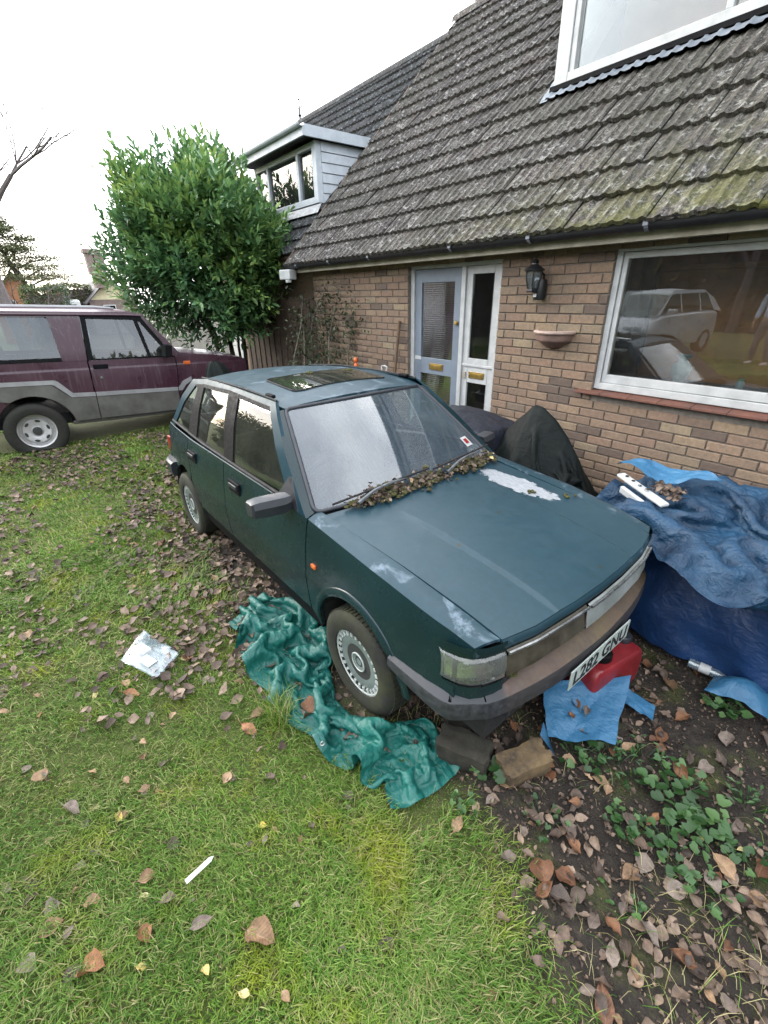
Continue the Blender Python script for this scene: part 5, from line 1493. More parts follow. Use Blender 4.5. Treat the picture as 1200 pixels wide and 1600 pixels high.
KEY = [   # x, y, colour, length, heading, label
    (-.84, .10, 'tan', .150, .55, 'long tan leaf lying slantwise on the grass, largest on the near lawn'),
    (-1.10, -.35, 'rust', .125, .9, 'large brown leaf with a grey neighbour on the grass near the lower left corner'),
    (-1.13, -.40, 'grey', .080, 1.6, 'small grey leaf tucked against the large brown leaf near the lower left corner'),
    (-1.31, -.44, 'tan', .110, 1.3, 'pale tan leaf standing on edge near the left edge of the lawn'),
    (-1.25, -.51, 'grey', .085, .4, 'crumpled grey leaf near the lower left corner of the lawn'),
    (-1.14, -.11, 'grey', .085, 1.1, 'grey-brown leaf just below the white plant label'),
    (-1.32, -.04, 'grey', .080, .8, 'dark grey leaf on the grass above the white plant label'),
    (-.56, .41, 'grey', .085, 1.2, 'round grey leaf on the near lawn right of the long tan leaf'),
    (-2.22, -.01, 'rust', .130, .7, 'rust-brown leaf on the grass below the clear plastic bag'),
    (-1.62, .40, 'rust', .140, .4, 'large rust-orange leaf beside the grass tuft at the green tarpaulin'),
    (-1.66, .47, 'tan', .120, 1.4, 'tan leaf leaning on the rust-orange leaf beside the grass tuft'),
    (-1.56, -.19, 'yellow', .060, .3, 'pale yellow leaf alone on the left of the lawn'),
    (-.87, -.07, 'yellow', .045, .2, 'small bright yellow leaf near the bottom of the lawn'),
    (-2.31, .30, 'yellow', .070, .9, 'bright yellow leaf right of the clear plastic bag'),
    (-2.62, .02, 'tan', .110, .1, 'orange-tan leaf touching the left side of the clear plastic bag'),
    (-1.72, -.13, 'tan', .075, .2, 'tan leaf in a little cluster on the middle left of the lawn'),
    (-1.58, -.03, 'rust', .060, .6, 'small red-brown leaf right of the tan cluster on the lawn'),
    (-1.98, -.43, 'tan', .090, .5, 'tan leaf at the left edge of the lawn below the tan leaves'),
    (-1.72, -.34, 'grey', .110, .6, 'narrow grey leaf lying slantwise at the left of the lawn'),
    (-1.09, -.20, 'rust', .080, .2, 'dark red-brown curled leaf above the large brown leaf'),
    (-1.00, -.04, 'grey', .100, 1.3, 'thin dark leaf on edge in the middle of the near lawn'),
    (-1.16, .26, 'yellow', .045, .7, 'small buff-yellow leaf in the middle of the lawn'),
    (-1.04, .59, 'grey', .070, .1, 'dark leaf on the lawn close to the end of the green tarpaulin'),
    (-.82, .50, 'yellow', .042, .9, 'small cream leaf on the lawn left of the bare soil'),
    (-.74, .45, 'grey', .050, .2, 'small grey round leaf on the lawn left of the bare soil'),
    (-.66, .10, 'tan', .045, .2, 'small tan leaf at the bottom middle of the lawn'),
    (-.27, .59, 'rust', .045, .5, 'small red-brown leaf at the bottom edge of the lawn by the soil'),
    (-1.50, .68, 'rust', .200, .95, 'long rust leaf standing against the green tarpaulin'),
    (-1.40, .70, 'rust', .095, .4, 'short brown leaf on the fold of the green tarpaulin'),
    (-.36, .99, 'rust', .130, 2.4, 'long curled rust leaf where the lawn meets the bare soil'),
    (-.30, 1.04, 'rust', .10, .2, 'orange curled leaf beside the long rust leaf on the soil'),
    (-.28, .97, 'grey', .100, .5, 'large grey leaf lying over the rust leaves on the soil'),
    (-.17, 1.00, 'grey', .090, 1.6, 'pale grey upright leaf on the soil right of the rust leaves'),
    (-.05, .84, 'rust', .150, 2.2, 'big orange-brown leaf at the bottom edge of the soil'),
    (.07, 1.63, 'yellow', .050, .7, 'cream leaf alone on the dark soil at the right edge'),
    (-.04, 1.57, 'yellow', .045, 1.0, 'small cream leaf among the green weeds on the right'),
    (-.16, 1.23, 'tan', .110, 1.3, 'tan folded leaf in the middle of the bare soil'),
    (-.09, .97, 'grey', .110, 2.0, 'slate-grey long leaf on the soil near the bottom right'),
    (-.45, 2.28, 'tan', .150, 2.3, 'large tan leaf on the soil right of the red fuel can'),
    (-.34, 1.92, 'rust', .110, 2.0, 'rust-brown leaf on the mossy soil right of the blue sheet'),
]
for (x, y, c, L, hd, lab) in KEY:
    put_leaf(x, y, c, L, lab, 'fallen leaves', rz=hd)
# the many others, most of them along the drift beside the car
ZONES = [  # count, x range, y range, colours, sizes, label per colour
    (70, (-6.6, -2.6), (-.9, .75), (('grey', .62), ('tan', .28), ('rust', .10)), (.06, .11), '%s leaf in the drift on the grass along the green car'),
    (62, (-2.6, -1.2), (-.75, .55), (('grey', .58), ('tan', .22), ('rust', .10), ('yellow', .10)), (.035, .085), '%s leaf scattered on the lawn left of the green tarpaulin'),
    (34, (-1.2, -.35), (-.6, .75), (('tan', .45), ('grey', .35), ('yellow', .2)), (.025, .055), '%s leaf scattered on the mown grass nearest the photographer'),
    (56, (-.85, .35), (.75, 1.55), (('grey', .52), ('tan', .22), ('rust', .24), ('yellow', .02)), (.045, .11), '%s leaf on the bare soil in front of the car'),
    (30, (-.7, .3), (1.5, 2.5), (('grey', .45), ('rust', .35), ('tan', .2)), (.05, .12), '%s leaf on the soil between the car and the blue tarpaulin'),
]
NAMES = {'grey': 'dull grey-brown', 'tan': 'dry tan', 'rust': 'rust-brown', 'yellow': 'yellow'}
for cnt, xr, yr_, cols, sz, lab in ZONES:
    done = 0; tries = 0
    while done < cnt and tries < 4000:
        tries += 1
        x, y = lr.uniform(*xr), lr.uniform(*yr_)
        so = float(soil_amount(x, y))
        if lab.startswith('%s leaf in the drift'):
            if lr.random() > np.exp(-((y - np.interp(x, SOILX, SOILY)) / .55) ** 2) * .95 + .05: continue
        elif 'grass' in lab or 'lawn' in lab:
            if so > .5: continue
        elif so < .4 and lr.random() > .25: continue
        u = lr.random(); c = cols[-1][0]
        for cc, p_ in cols:
            if u < p_: c = cc; break
            u -= p_
        sv = lr.uniform(*sz); mid = (sz[0] + sz[1]) / 2
        put_leaf(x, y, c, sv, '%s %s leaf %s' % ('larger' if sv > mid else 'smaller', NAMES[c], whereabouts(x, y)), 'fallen leaves', up=.008 + .02 * lr.random(), tilt=.45)
        done += 1
# drift of countless leaves: one mass
def litter_mesh(name, xs, ys, sizes, zs, mat, seed, tilt=.5, SRC=None):
    SRC = SRC or LEAF_LO
    q = random.Random(seed); V, Fc, A = [], [], []
    arr = [np.array(v) for v, f in SRC]; fcs = [np.array(f) for v, f in SRC]
    VV, FF, AA = [], [], []; base = 0
    for x, y, s, z in zip(xs, ys, sizes, zs):
        k = q.randrange(10); m = Matrix.Rotation(q.uniform(0, 6.28), 3, 'Z') @ Matrix.Rotation(q.uniform(-tilt, tilt), 3, 'X') @ Matrix.Rotation(q.uniform(-tilt, tilt), 3, 'Y')
        mm = np.array(m)
        v = arr[k] @ mm.T * s + np.array([x, y, z])
        VV.append(v); FF.append(fcs[k] + base); base += len(v); AA.append(np.full(len(fcs[k]), q.random()))
    return np_mesh(name, np.concatenate(VV), np.concatenate(FF), mat, {'rnd': np.concatenate(AA)})
LX, LY = [], []
def scatter(n, xr, yr_, keepfn):
    x = rng.uniform(*xr, n); y = rng.uniform(*yr_, n); k = rng.random(n) < keepfn(x, y); LX.append(x[k]); LY.append(y[k])
bfn = lambda x: np.interp(x, SOILX, SOILY)
scatter(26000, (-7.8, -2.0), (-1.2, 1.6), lambda x, y: np.exp(-((y - bfn(x) - .02) / .52) ** 2) * np.clip(.5 + .9 * fbm(x * 2, y * 2, 51), .05, 1))
scatter(22000, (-7.8, -1.1), (-1.8, .9), lambda x, y: .42 * np.clip(.35 + fbm(x * 1.5, y * 1.5, 52) * 1.6, 0, 1) * np.clip((-x - 1.0) / 2.0, 0, 1))
scatter(9000, (-1.6, 1.2), (.6, 3.6), lambda x, y: soil_amount(x, y) * np.clip(.28 + 1.1 * fbm(x * 2.5, y * 2.5, 53), .03, 1) * np.where(y < 1.5, 1, .5))
scatter(2200, (-6.5, -.9), (2.4, 3.8), lambda x, y: .6 + 0 * x)
lx, ly = np.concatenate(LX), np.concatenate(LY)
ls = (.018 + .070 * rng.random(len(lx)) ** 1.6) * np.where(lx > -1.4, .8, 1.0)
lz = ground_z(lx, ly) + np.where(soil_amount(lx, ly) > .4, rng.uniform(.0, .03, len(lx)), rng.uniform(.014, .040, len(lx)))
nr_ = lx > -1.7
tag(link('leaf_litter', litter_mesh('leaf_litter', lx[~nr_], ly[~nr_], ls[~nr_], lz[~nr_], M['litter'], 4)), 'drift of dead brown leaves on the grass along the green car', 'leaf litter', kind='stuff')
tag(link('leaf_litter', litter_mesh('leaf_litter', lx[nr_], ly[nr_], ls[nr_], lz[nr_], M['litter'], 14, .6, LEAF)), 'dead brown leaves strewn over the bare soil before the car', 'leaf litter', kind='stuff')
nb_ = 9000; bx_ = rng.uniform(-1.7, .9, nb_); by_ = rng.uniform(.6, 2.9, nb_); kb = rng.random(nb_) < soil_amount(bx_, by_); bx_, by_ = bx_[kb], by_[kb]
tag(link('leaf_crumbs', litter_mesh('leaf_crumbs', bx_, by_, rng.uniform(.006, .022, len(bx_)), ground_z(bx_, by_) + .004, M['litter'], 15, .9)), 'crumbled leaf bits and twigs on the bare soil', 'leaf litter', kind='stuff')

# ------------------------------------------------------------------ debris along the car's cowl and on its roof
def moss_clumps(n, place, r0, r1, seed):
    q = random.Random(seed); mb = MB()
    for i in range(n):
        c = Vector(place(q)); r = q.uniform(r0, r1)
        rows = []
        for a in range(5):
            ph = -.4 + (math.pi / 2 + .4) * a / 4
            rows.append([c + Vector((math.cos(th) * math.cos(ph) * r, math.sin(th) * math.cos(ph) * r * 1.2, math.sin(ph) * r * .7)) * q.uniform(.75, 1.15) for th in [2 * math.pi * k / 8 for k in range(8)]])
        rows = [r_ + r_[:1] for r_ in rows]
        mb.grid(rows)
    return mb
def moss_mat():
    t = N('moss'); wo = t.world()
    n = t.noise(wo, 90, 6, .7)
    col = t.ramp(n, [(.3, (.022, .024, .006)), (.5, (.060, .062, .014)), (.72, (.12, .115, .030))])
    col = t.mix(t.ramp(t.noise(wo, 14, 3), [(.45, 0.0), (.6, .9)]), col, (.050, .034, .022))
    return t.done(t.bsdf(col, .95, 0, t.bump(n, 1.0, .012)))
M['moss'] = moss_mat()
CARM = Matrix.Translation((-1.434, 1.708, 0)) @ Matrix.Rotation(.0108, 4, 'Z')
CLUMPS = [(-.47, .05, .5), (-.33, .09, 1.0), (-.20, .06, .8), (-.02, .10, 1.0), (.13, .05, .5), (.30, .09, .9), (.46, .08, 1.0), (.60, .05, .6)]
def cowl(q):
    c, w, hgt = q.choices(CLUMPS, [k[1] * k[2] for k in CLUMPS])[0]
    y = q.gauss(c, w * .62); v = abs(q.gauss(0, .5)); sx = q.gauss(0, .030)
    return (-.372 + .045 * (1 - (y / .66) ** 2) + sx, max(-.60, min(.66, y)), .912 + .030 * v * hgt + max(0, -sx) * .6)
mo = moss_clumps(300, cowl, .005, .020, 5).build('cowl_moss', M['moss'], None, 60, recalc=True)
mo.matrix_world = CARM; tag(mo, 'moss and rotted leaf mould along the base of the windscreen', 'moss', kind='stuff')
cx, cy, cz = [], [], []
for i in range(420):
    p_ = CARM @ Vector(cowl(lr)); cx.append(p_.x); cy.append(p_.y); cz.append(p_.z + .008)
tag(link('cowl_leaves', litter_mesh('cowl_leaves', cx, cy, rng.uniform(.010, .042, 420), cz, M['litter'], 8, .8)), 'dry leaf scraps piled along the wipers', 'leaf litter', kind='stuff')
for k, (x, y, c, L) in enumerate(((-.345, -.20, 'tan', .05), (-.335, -.13, 'tan', .055), (-.40, .05, 'tan', .05), (-.375, .16, 'tan', .06), (-.36, .36, 'tan', .06), (-.30, .55, 'yellow', .035))):
    p_ = CARM @ Vector((x, y, .958 if y < .5 else .945))
    o = bpy.data.objects.new('fallen_leaf', LM[c][k]); COL.objects.link(o); o.location = p_; o.rotation_euler = (lr.uniform(-.5, .5), lr.uniform(-.5, .5), lr.uniform(0, 6)); o.scale = (L,) * 3
    tag(o, ['pinkish dry leaf at the bonnet edge below the driver side wiper', 'curled buff leaf beside the middle of the bonnet edge', 'buff leaf on the moss at the windscreen centre', 'pale leaf under the middle of the windscreen', 'buff leaf between the passenger side wiper and the glass', 'small cream leaf at the far corner of the bonnet'][k], 'leaf', 'leaves on the car')
for (x, y, z, r, lab) in ((-1.50, -.08, 1.418, .035, 'small cushion of moss on the sunroof edge, left one'), (-1.42, .20, 1.418, .032, 'small cushion of moss on the sunroof edge, right one'), (.69, -.56, .565, .03, 'tuft of green moss between headlamp and bumper'), (.66, -.66, .535, .018, 'tiny moss tuft on the bumper under the headlamp'), (.10, .42, .875, .022, 'brown moss scrap in the middle of the bonnet'), (.25, .58, .856, .03, 'yellowish moss smear near the far edge of the bonnet')):
    q0 = moss_clumps(5, lambda q, x=x, y=y, z=z, r=r: (x + q.uniform(-r, r), y + q.uniform(-r, r) * 1.4, z), r * .3, r * .6, int(x * 100) + 300).build('moss_tuft', M['moss'], None, 60)
    q0.matrix_world = CARM; tag(q0, lab, 'moss')
# ------------------------------------------------------------------ tarpaulins, bag, can, stones
def cloth_mat(name, c1, c2, rough=.45, weave=0.0, crease=.5, transl=.0, cscale=9.0, spec=.4):
    t = N(name); wo = t.world()
    n = t.noise(wo, 4, 6, .6)
    col = t.ramp(n, [(.3, c2), (.7, c1)])
    dirt = t.ramp(t.noise(wo, 13, 6, .7), [(.62, 0.0), (.8, .5)])
    col = t.mix(dirt, col, tuple(x * .5 + .002 for x in c1))
    def rid(sc, seed):
        nn = t.noise(t.world((1, 1.3, 1)), sc, 3, .5, .8)
        return t.math('ABSOLUTE', t.math('SUBTRACT', nn, .5))
    h = t.math('ADD', t.math('MULTIPLY', rid(cscale, 0), -2.2), t.math('MULTIPLY', rid(cscale * 2.6, 1), -1.1))
    nm = t.bump(h, crease, .020)
    if weave:
        wv = t.math('ADD', t.math('SINE', t.math('MULTIPLY', t.sep(wo)[0], 1400.0)), t.math('SINE', t.math('MULTIPLY', t.sep(wo)[1], 1400.0)))
        nm = t.bump(wv, weave, .0008, nm)
    b = t.bsdf(col, rough, 0, nm, spec)
    if transl:
        tr = t.n('BsdfTranslucent'); t.set(tr.inputs['Color'], col); m = t.n('MixShader'); m.inputs[0].default_value = transl
        t.t.links.new(b, m.inputs[1]); t.t.links.new(tr.outputs[0], m.inputs[2]); b = m.outputs[0]
    return t.done(b)
M['green_tarp'] = cloth_mat('green_tarp', (.010, .115, .094), (.006, .074, .064), .42, .25, .5, cscale=7)
M['blue_tarp'] = cloth_mat('weathered_blue_tarp', (.009, .050, .105), (.003, .017, .042), .55, .2, .7, cscale=8)
M['deep_tarp'] = cloth_mat('deep_blue_tarp', (.008, .036, .112), (.005, .020, .068), .5, .2, .45, cscale=5)
M['light_blue'] = cloth_mat('light_blue_plastic', (.042, .150, .270), (.028, .110, .215), .4, 0, .3, .12)
M['black_cover'] = cloth_mat('black_cover', (.0060, .0090, .0085), (.003, .005, .005), .65, .15, .4, cscale=5, spec=.15)
M['navy_cover'] = cloth_mat('navy_cover', (.011, .014, .024), (.006, .008, .015), .6, .15, .4, cscale=5)
M['red_plastic'] = plain('red_plastic', (.22, .018, .022), (.13, .010, .013), 8, .4)
M['stone'] = plain('mossy_stone', (.034, .030, .022), (.010, .010, .006), 14, .95, bump=.8, bscale=50)
M['old_brick'] = plain('old_brick', (.17, .115, .055), (.028, .020, .014), 11, .95, bump=.8, bscale=60)
def clear_plastic():
    t = N('clear_plastic'); wo = t.world()
    tr = t.n('BsdfTransparent', Color=(.86, .92, .95)); gl = t.n('BsdfGlossy', Color=(1, 1, 1), Roughness=.18); df = t.n('BsdfDiffuse', Color=(.45, .56, .64))
    m1 = t.n('MixShader'); m1.inputs[0].default_value = .16; t.t.links.new(tr.outputs[0], m1.inputs[1]); t.t.links.new(df.outputs[0], m1.inputs[2])
    m2 = t.n('MixShader'); m2.inputs[0].default_value = .10; t.t.links.new(m1.outputs[0], m2.inputs[1]); t.t.links.new(gl.outputs[0], m2.inputs[2])
    return t.done(m2.outputs[0])
M['clear'] = clear_plastic()

def ridged(x, y, seed, f):
    return 1 - np.abs(fbm(x * f, y * f, seed, 3)) * 2


def cloth(P, rest, sdf, steps=80, iters=5, bend=.25, g=.0008, keep=.5, fric=.5):
    """small position-based cloth: P (n,m,3) start, rest (n,m,2) flat coordinates; sdf(P) gives push-out vectors"""
    P = P.astype(np.float32); prev = P.copy(); n, m, _ = P.shape
    sets = []
    for (a, b, k) in ((1, 0, 1.0), (0, 1, 1.0), (1, 1, .7), (1, -1, .7), (2, 0, bend), (0, 2, bend), (4, 0, bend * .5), (0, 4, bend * .5)):
        for par in (0, 1):
            s = max(a, abs(b)); ax = 0 if a else 1; N_ = n if a else m
            ids = np.array([i for i in range(N_ - s) if (i // s) % 2 == par])
            if a:
                j0, j1 = (slice(0, m - b), slice(b, m)) if b >= 0 else (slice(-b, m), slice(0, m + b))
                A_ = (ids[:, None], np.arange(m)[j0][None]); B_ = ((ids + a)[:, None], np.arange(m)[j1][None])
            else:
                A_ = (np.arange(n)[:, None], ids[None]); B_ = (np.arange(n)[:, None], (ids + b)[None])
            L = np.linalg.norm(rest[B_] - rest[A_], axis=-1).astype(np.float32)
            sets.append((A_, B_, L, np.float32(k)))
    for st in range(steps):
        V = (P - prev) * keep; V[..., 2] -= g
        prev = P.copy(); P = P + np.clip(V, -.02, .02)
        for it in range(iters):
            for (A_, B_, L, k) in sets:
                p, q = P[A_], P[B_]
                d = q - p; l = np.sqrt((d * d).sum(-1)) + 1e-9
                c = d * ((l - L) / l * (.5 * k))[..., None]
                P[A_] = p + c; P[B_] = q - c
            push = sdf(P)
            P = P + push
        hit = (push * push).sum(-1, keepdims=True) > 1e-10
        prev = np.where(hit, P - (P - prev) * (1 - fric), prev)
    return P
def smooth_up(P):
    """refine a cloth grid to twice the resolution"""
    def up(A):
        n = A.shape[0]; O = np.zeros((2 * n - 1,) + A.shape[1:]); O[::2] = A
        mid = (A[:-1] + A[1:]) / 2
        mid[1:-1] = (-A[:-3] + 9 * A[1:-2] + 9 * A[2:-1] - A[3:]) / 16
        O[1::2] = mid; return O
    return np.swapaxes(up(np.swapaxes(up(P), 0, 1)), 0, 1)
def creases(P, rest, count, amp, seed, w=.016):
    """sharp straight fold lines pressed into a cloth, along its normals"""
    q = random.Random(seed); du = np.gradient(P, axis=0); dv = np.gradient(P, axis=1); nr = np.cross(du, dv); nr /= np.linalg.norm(nr, axis=-1, keepdims=True) + 1e-9
    lo, hi = rest.reshape(-1, 2).min(0), rest.reshape(-1, 2).max(0); D = np.zeros(P.shape[:2])
    for k in range(count):
        c = np.array([q.uniform(lo[0], hi[0]), q.uniform(lo[1], hi[1])]); a = q.choice((0, math.pi / 2, q.uniform(0, math.pi), q.uniform(0, math.pi), q.uniform(0, math.pi))); L = q.uniform(.08, .40)
        e = np.array([math.cos(a), math.sin(a)]); r = rest - c; t = r @ e; d = r @ np.array([-e[1], e[0]]) + .010 * np.sin(t * 30 + k)
        D += q.choice((-1, 1)) * amp * q.uniform(.4, 1) * np.maximum(0, 1 - np.abs(d) / w) * np.clip(1.2 - np.abs(t) / L, 0, 1)
    return P + nr * D[..., None]
def floor_push(P, h=.012):
    out = np.zeros_like(P); out[..., 2] = np.maximum(0, h - P[..., 2]); return out
def box_push(P, lo, hi, r):
    """push out of a rounded box"""
    lo, hi = np.array(lo), np.array(hi); c = (lo + hi) / 2; b = (hi - lo) / 2 - r
    q = P - c; a = np.abs(q) - b; mx = np.maximum(a, 0); d = np.linalg.norm(mx, axis=-1)
    inside = np.minimum(a.max(-1), 0); sd = d + inside - r
    nrm = np.sign(q) * mx / (d[..., None] + 1e-9)
    k = a.argmax(-1); one = np.zeros_like(q); np.put_along_axis(one, k[..., None], 1.0, -1); one *= np.sign(q)
    nrm = np.where((d > 1e-9)[..., None], nrm, one)
    return nrm * np.maximum(0, -sd)[..., None]
def capsule_push(P, a, b, r):
    a, b = np.array(a), np.array(b); ab = b - a
    t = np.clip(((P - a) @ ab) / (ab @ ab), 0, 1)[..., None]; q = P - (a + ab * t); d = np.linalg.norm(q, axis=-1, keepdims=True)
    return q / (d + 1e-9) * np.maximum(0, r - d)

def grid_mesh(name, X, Y, Z, mat, wrap=False):
    X, Y, Z = np.broadcast_arrays(X, Y, Z)
    ni, nj = X.shape; idx = np.arange(ni * nj).reshape(ni, nj)
    if wrap: idx = np.concatenate([idx, idx[:, :1]], 1)
    Fq = np.stack([idx[:-1, :-1].ravel(), idx[:-1, 1:].ravel(), idx[1:, 1:].ravel(), idx[1:, :-1].ravel()], 1)
    return np_mesh(name, np.stack([X.ravel(), Y.ravel(), Z.ravel()], 1), Fq, mat, None, True)
# green tarpaulin lying against the front wheel
spine = np.array([(-2.46, .80), (-2.22, .86), (-2.0, .86), (-1.76, .82), (-1.55, .82), (-1.33, .85), (-1.12, .90), (-.98, .91), (-.86, .89)])
width = np.array([.30, .46, .48, .42, .38, .42, .42, .40, .38])
nu, nv = 110, 48
tt = np.linspace(0, len(spine) - 1, nu); ks = np.arange(len(spine))
sx, sy, sw_ = np.interp(tt, ks, spine[:, 0]), np.interp(tt, ks, spine[:, 1]), np.interp(tt, ks, width)
for _ in range(8):
    for a_ in (sx, sy, sw_): a_[1:-1] = (a_[:-2] + 2 * a_[1:-1] + a_[2:]) / 4
tx, ty = np.gradient(sx), np.gradient(sy); ln = np.hypot(tx, ty); tx /= ln; ty /= ln
vv = np.linspace(-.5, .5, nv)
arc_ = np.cumsum(ln); arc_ = arc_ / arc_[-1]
restw = np.interp(arc_, [0, .2, .45, .7, .86, 1], [.62, .80, .80, .72, .52, .44])
rest = np.stack([(arc_ * 2.30)[:, None] + 0 * vv[None], restw[:, None] * vv[None]], -1)
lat = vv[None] * sw_[:, None]
X = sx[:, None] - ty[:, None] * lat; Y = sy[:, None] + tx[:, None] * lat
wave = .05 * np.sin(vv[None] * 21 + arc_[:, None] * 6) + .04 * np.sin(arc_[:, None] * 34 + vv[None] * 5) + .05 * fbm(X * 5, Y * 5, 62)
P0 = np.stack([X, Y, .10 + wave * np.interp(arc_, [0, .8, .9, 1], [1, 1, .35, .3])[:, None]], -1)
def tarp_sdf(P):
    out = floor_push(P, .016)
    out += capsule_push(P, (-1.434, .99, .25), (-1.434, 1.2, .25), .285)
    out[..., 1] += np.minimum(0, np.where(np.abs(P[..., 0] + 1.434) < .26, .925, 1.12) - P[..., 1])
    return out
Pg = cloth(P0, rest, tarp_sdf, 75, 5, .10, .0007, .4, .9)
Pg = creases(smooth_up(Pg), smooth_up(rest), 150, .011, 3); X, Y, Zc = Pg[..., 0], Pg[..., 1], Pg[..., 2] + ground_z(Pg[..., 0], Pg[..., 1]) + .012
nu, nv = X.shape
gt = wroot('green_tarpaulin', (-1.6, .8, 0), 'crumpled green woven tarpaulin lying on the ground against the front wheel', 'tarpaulin')
link('sheet', grid_mesh('sheet', X, Y, Zc, M['green_tarp']), gt)
for k_, (iu, iv) in enumerate(((int(nu * .62), 3), (int(nu * .3), nv - 4))):
    MB().lathe([(.006, 0), (.009, .002), (.012, 0)], 14, 'z').build('eyelet', M['chrome'], gt, 40, loc=(X[iu, iv], Y[iu, iv], Zc[iu, iv] + .004), rot=(.3, 0, 0))

# covered heap by the house wall on the right
hp = wroot('covered_heap', (-.2, 3.0, 0), 'waist-high heap under a faded blue tarpaulin over a deep blue one, against the brick wall', 'covered heap')
nu, nv = 92, 66
uu_ = np.linspace(0, 1, nu)[:, None]; vv_ = np.linspace(0, 1, nv)[None]
rest = np.stack([2.85 * uu_ + 0 * vv_, 1.68 * vv_ + 0 * uu_], -1)
sk_ = .10 * np.sin(uu_ * 5)
P0 = np.stack([-1.20 + 2.32 * uu_ + .03 * np.sin(vv_ * 17), 2.36 + 1.24 * vv_ + .04 * np.sin(uu_ * 13) + 0 * uu_, .86 + .04 * np.sin(uu_ * 26 - vv_ * 12 + 2 * np.sin(uu_ * 4)) + .03 * fbm(uu_ * 9, vv_ * 7, 71) + .03 * np.sin(vv_ * 31 + uu_ * 9)], -1)
def heap_sdf(P):
    out = box_push(P, (-.98, 2.56, 0), (1.3, 3.75, .66), .10)
    out = out + box_push(P + out, (-.95, 2.95, 0), (-.55, 3.5, .76), .08)
    out = out + capsule_push(P + out, (-.25, 3.0, .66), (1.2, 2.85, .68), .12)
    out = out + capsule_push(P + out, (-.6, 3.35, .70), (.3, 3.45, .72), .10)
    out[..., 1] += np.minimum(0, 3.79 - P[..., 1])
    return out + floor_push(P, .02)
Ph = creases(smooth_up(cloth(P0, rest, heap_sdf, 90, 5, .10, .0011, .5, .75)), smooth_up(rest), 230, .016, 5, .024)
link('upper_sheet', grid_mesh('upper_sheet', Ph[..., 0], Ph[..., 1], Ph[..., 2] + .006, M['blue_tarp']), hp)
# lower deep-blue skirt
pl_ = [(-1.02, 3.45), (-1.05, 3.0), (-.98, 2.66), (-.80, 2.545), (-.4, 2.52), (0.0, 2.535), (.5, 2.54), (1.05, 2.6), (1.15, 3.0)]
pl_ = sm(pl_, 3); n_ = len(pl_)
px_ = np.array([p[0] for p in pl_]); py_ = np.array([p[1] for p in pl_])
tx, ty = np.gradient(px_), np.gradient(py_); l_ = np.hypot(tx, ty); nx_, ny_ = ty / l_, -tx / l_
arc = np.cumsum(l_)
zz = np.linspace(0, 1, 26)
bul = .045 * np.sin(np.pi * zz)[None] * (1 + .6 * fbm(arc[:, None] * 2.3, zz[None] * 2, 81)) + .05 * (1 - zz[None]) ** 2 + .07 * fbm(arc[:, None] * 4 + zz[None] * 1.5, zz[None] * 1.2, 82) + .03 * np.abs(fbm(arc[:, None] * 7 - zz[None] * 2, zz[None] * 1.6, 83))
bul = bul - .10 * zz[None] ** 2
SX = px_[:, None] + nx_[:, None] * bul; SY = py_[:, None] + ny_[:, None] * bul
hem = .03 + .035 * np.abs(fbm(arc * 1.6, arc * 0, 84))
SZ = hem[:, None] + (.66 - hem[:, None]) * zz[None]
link('lower_sheet', grid_mesh('lower_sheet', SX, SY, SZ, M['deep_tarp']), hp)
MB().box(-.95, 1.0, 2.68, 3.55, .0, .56).build('load', M['dark_inside'], hp, bevel=.03)
# pale strip of blue sheet and white panel poking out at its left end
ts_ = wroot('torn_blue_sheet', (-1.05, 3.05, .8), 'torn light blue plastic sheet on top of the covered heap by the wall', 'plastic sheet')
u = np.linspace(0, 1, 40)[:, None]; v = np.linspace(0, 1, 14)[None]
TX = -1.30 + .62 * u + .0 * v; TY = 3.10 + .16 * (v - .5) * np.sin(np.pi * np.clip(u * .9 + .12, 0, 1)) - .05 * u; TZ = .83 + .03 * np.sin(u * 9) + .05 * u + .05 * (v - .3) * np.sin(u * 3) + .018 * fbm(u * 9, v * 4, 91)
link('sheet', grid_mesh('sheet', TX, TY, TZ, M['light_blue']), ts_)
wp_ = wroot('white_panel', (-1.1, 2.95, .75), 'white plastic panel with leaves poking out of the covered heap', 'trim_panel')
mb = MB(); mb.obox((-1.02, 2.84, .795), (.17, -.06, -.035), (.012, .03, .0), (.0, .0, .010)); mb.build('panel_top', M['white_paint'], wp_, bevel=.008)
mb = MB(); mb.obox((-.97, 2.76, .735), (.16, -.055, -.035), (.006, .012, .0), (.0, .0, .022)); mb.build('panel_edge', M['white_paint'], wp_, bevel=.006)
for k_ in range(4):
    mb = MB(); mb.lathe([(.0, .0), (.010, .0), (.012, .004)], 10, 'z', (-1.14 + .05 * k_, 2.885 - .018 * k_, .834 - .012 * k_)); mb.build('hole', M['dark_inside'], wp_)
n_ = 60; q_x = rng.uniform(-1.0, -.82, n_); q_y = rng.uniform(2.84, 2.98, n_)
tag(link('heap_leaves', litter_mesh('heap_leaves', q_x, q_y, rng.uniform(.03, .06, n_), rng.uniform(.77, .82, n_), M['litter'], 12, .8)), 'dry leaves caught in the end of the covered heap', 'leaf litter', kind='stuff')

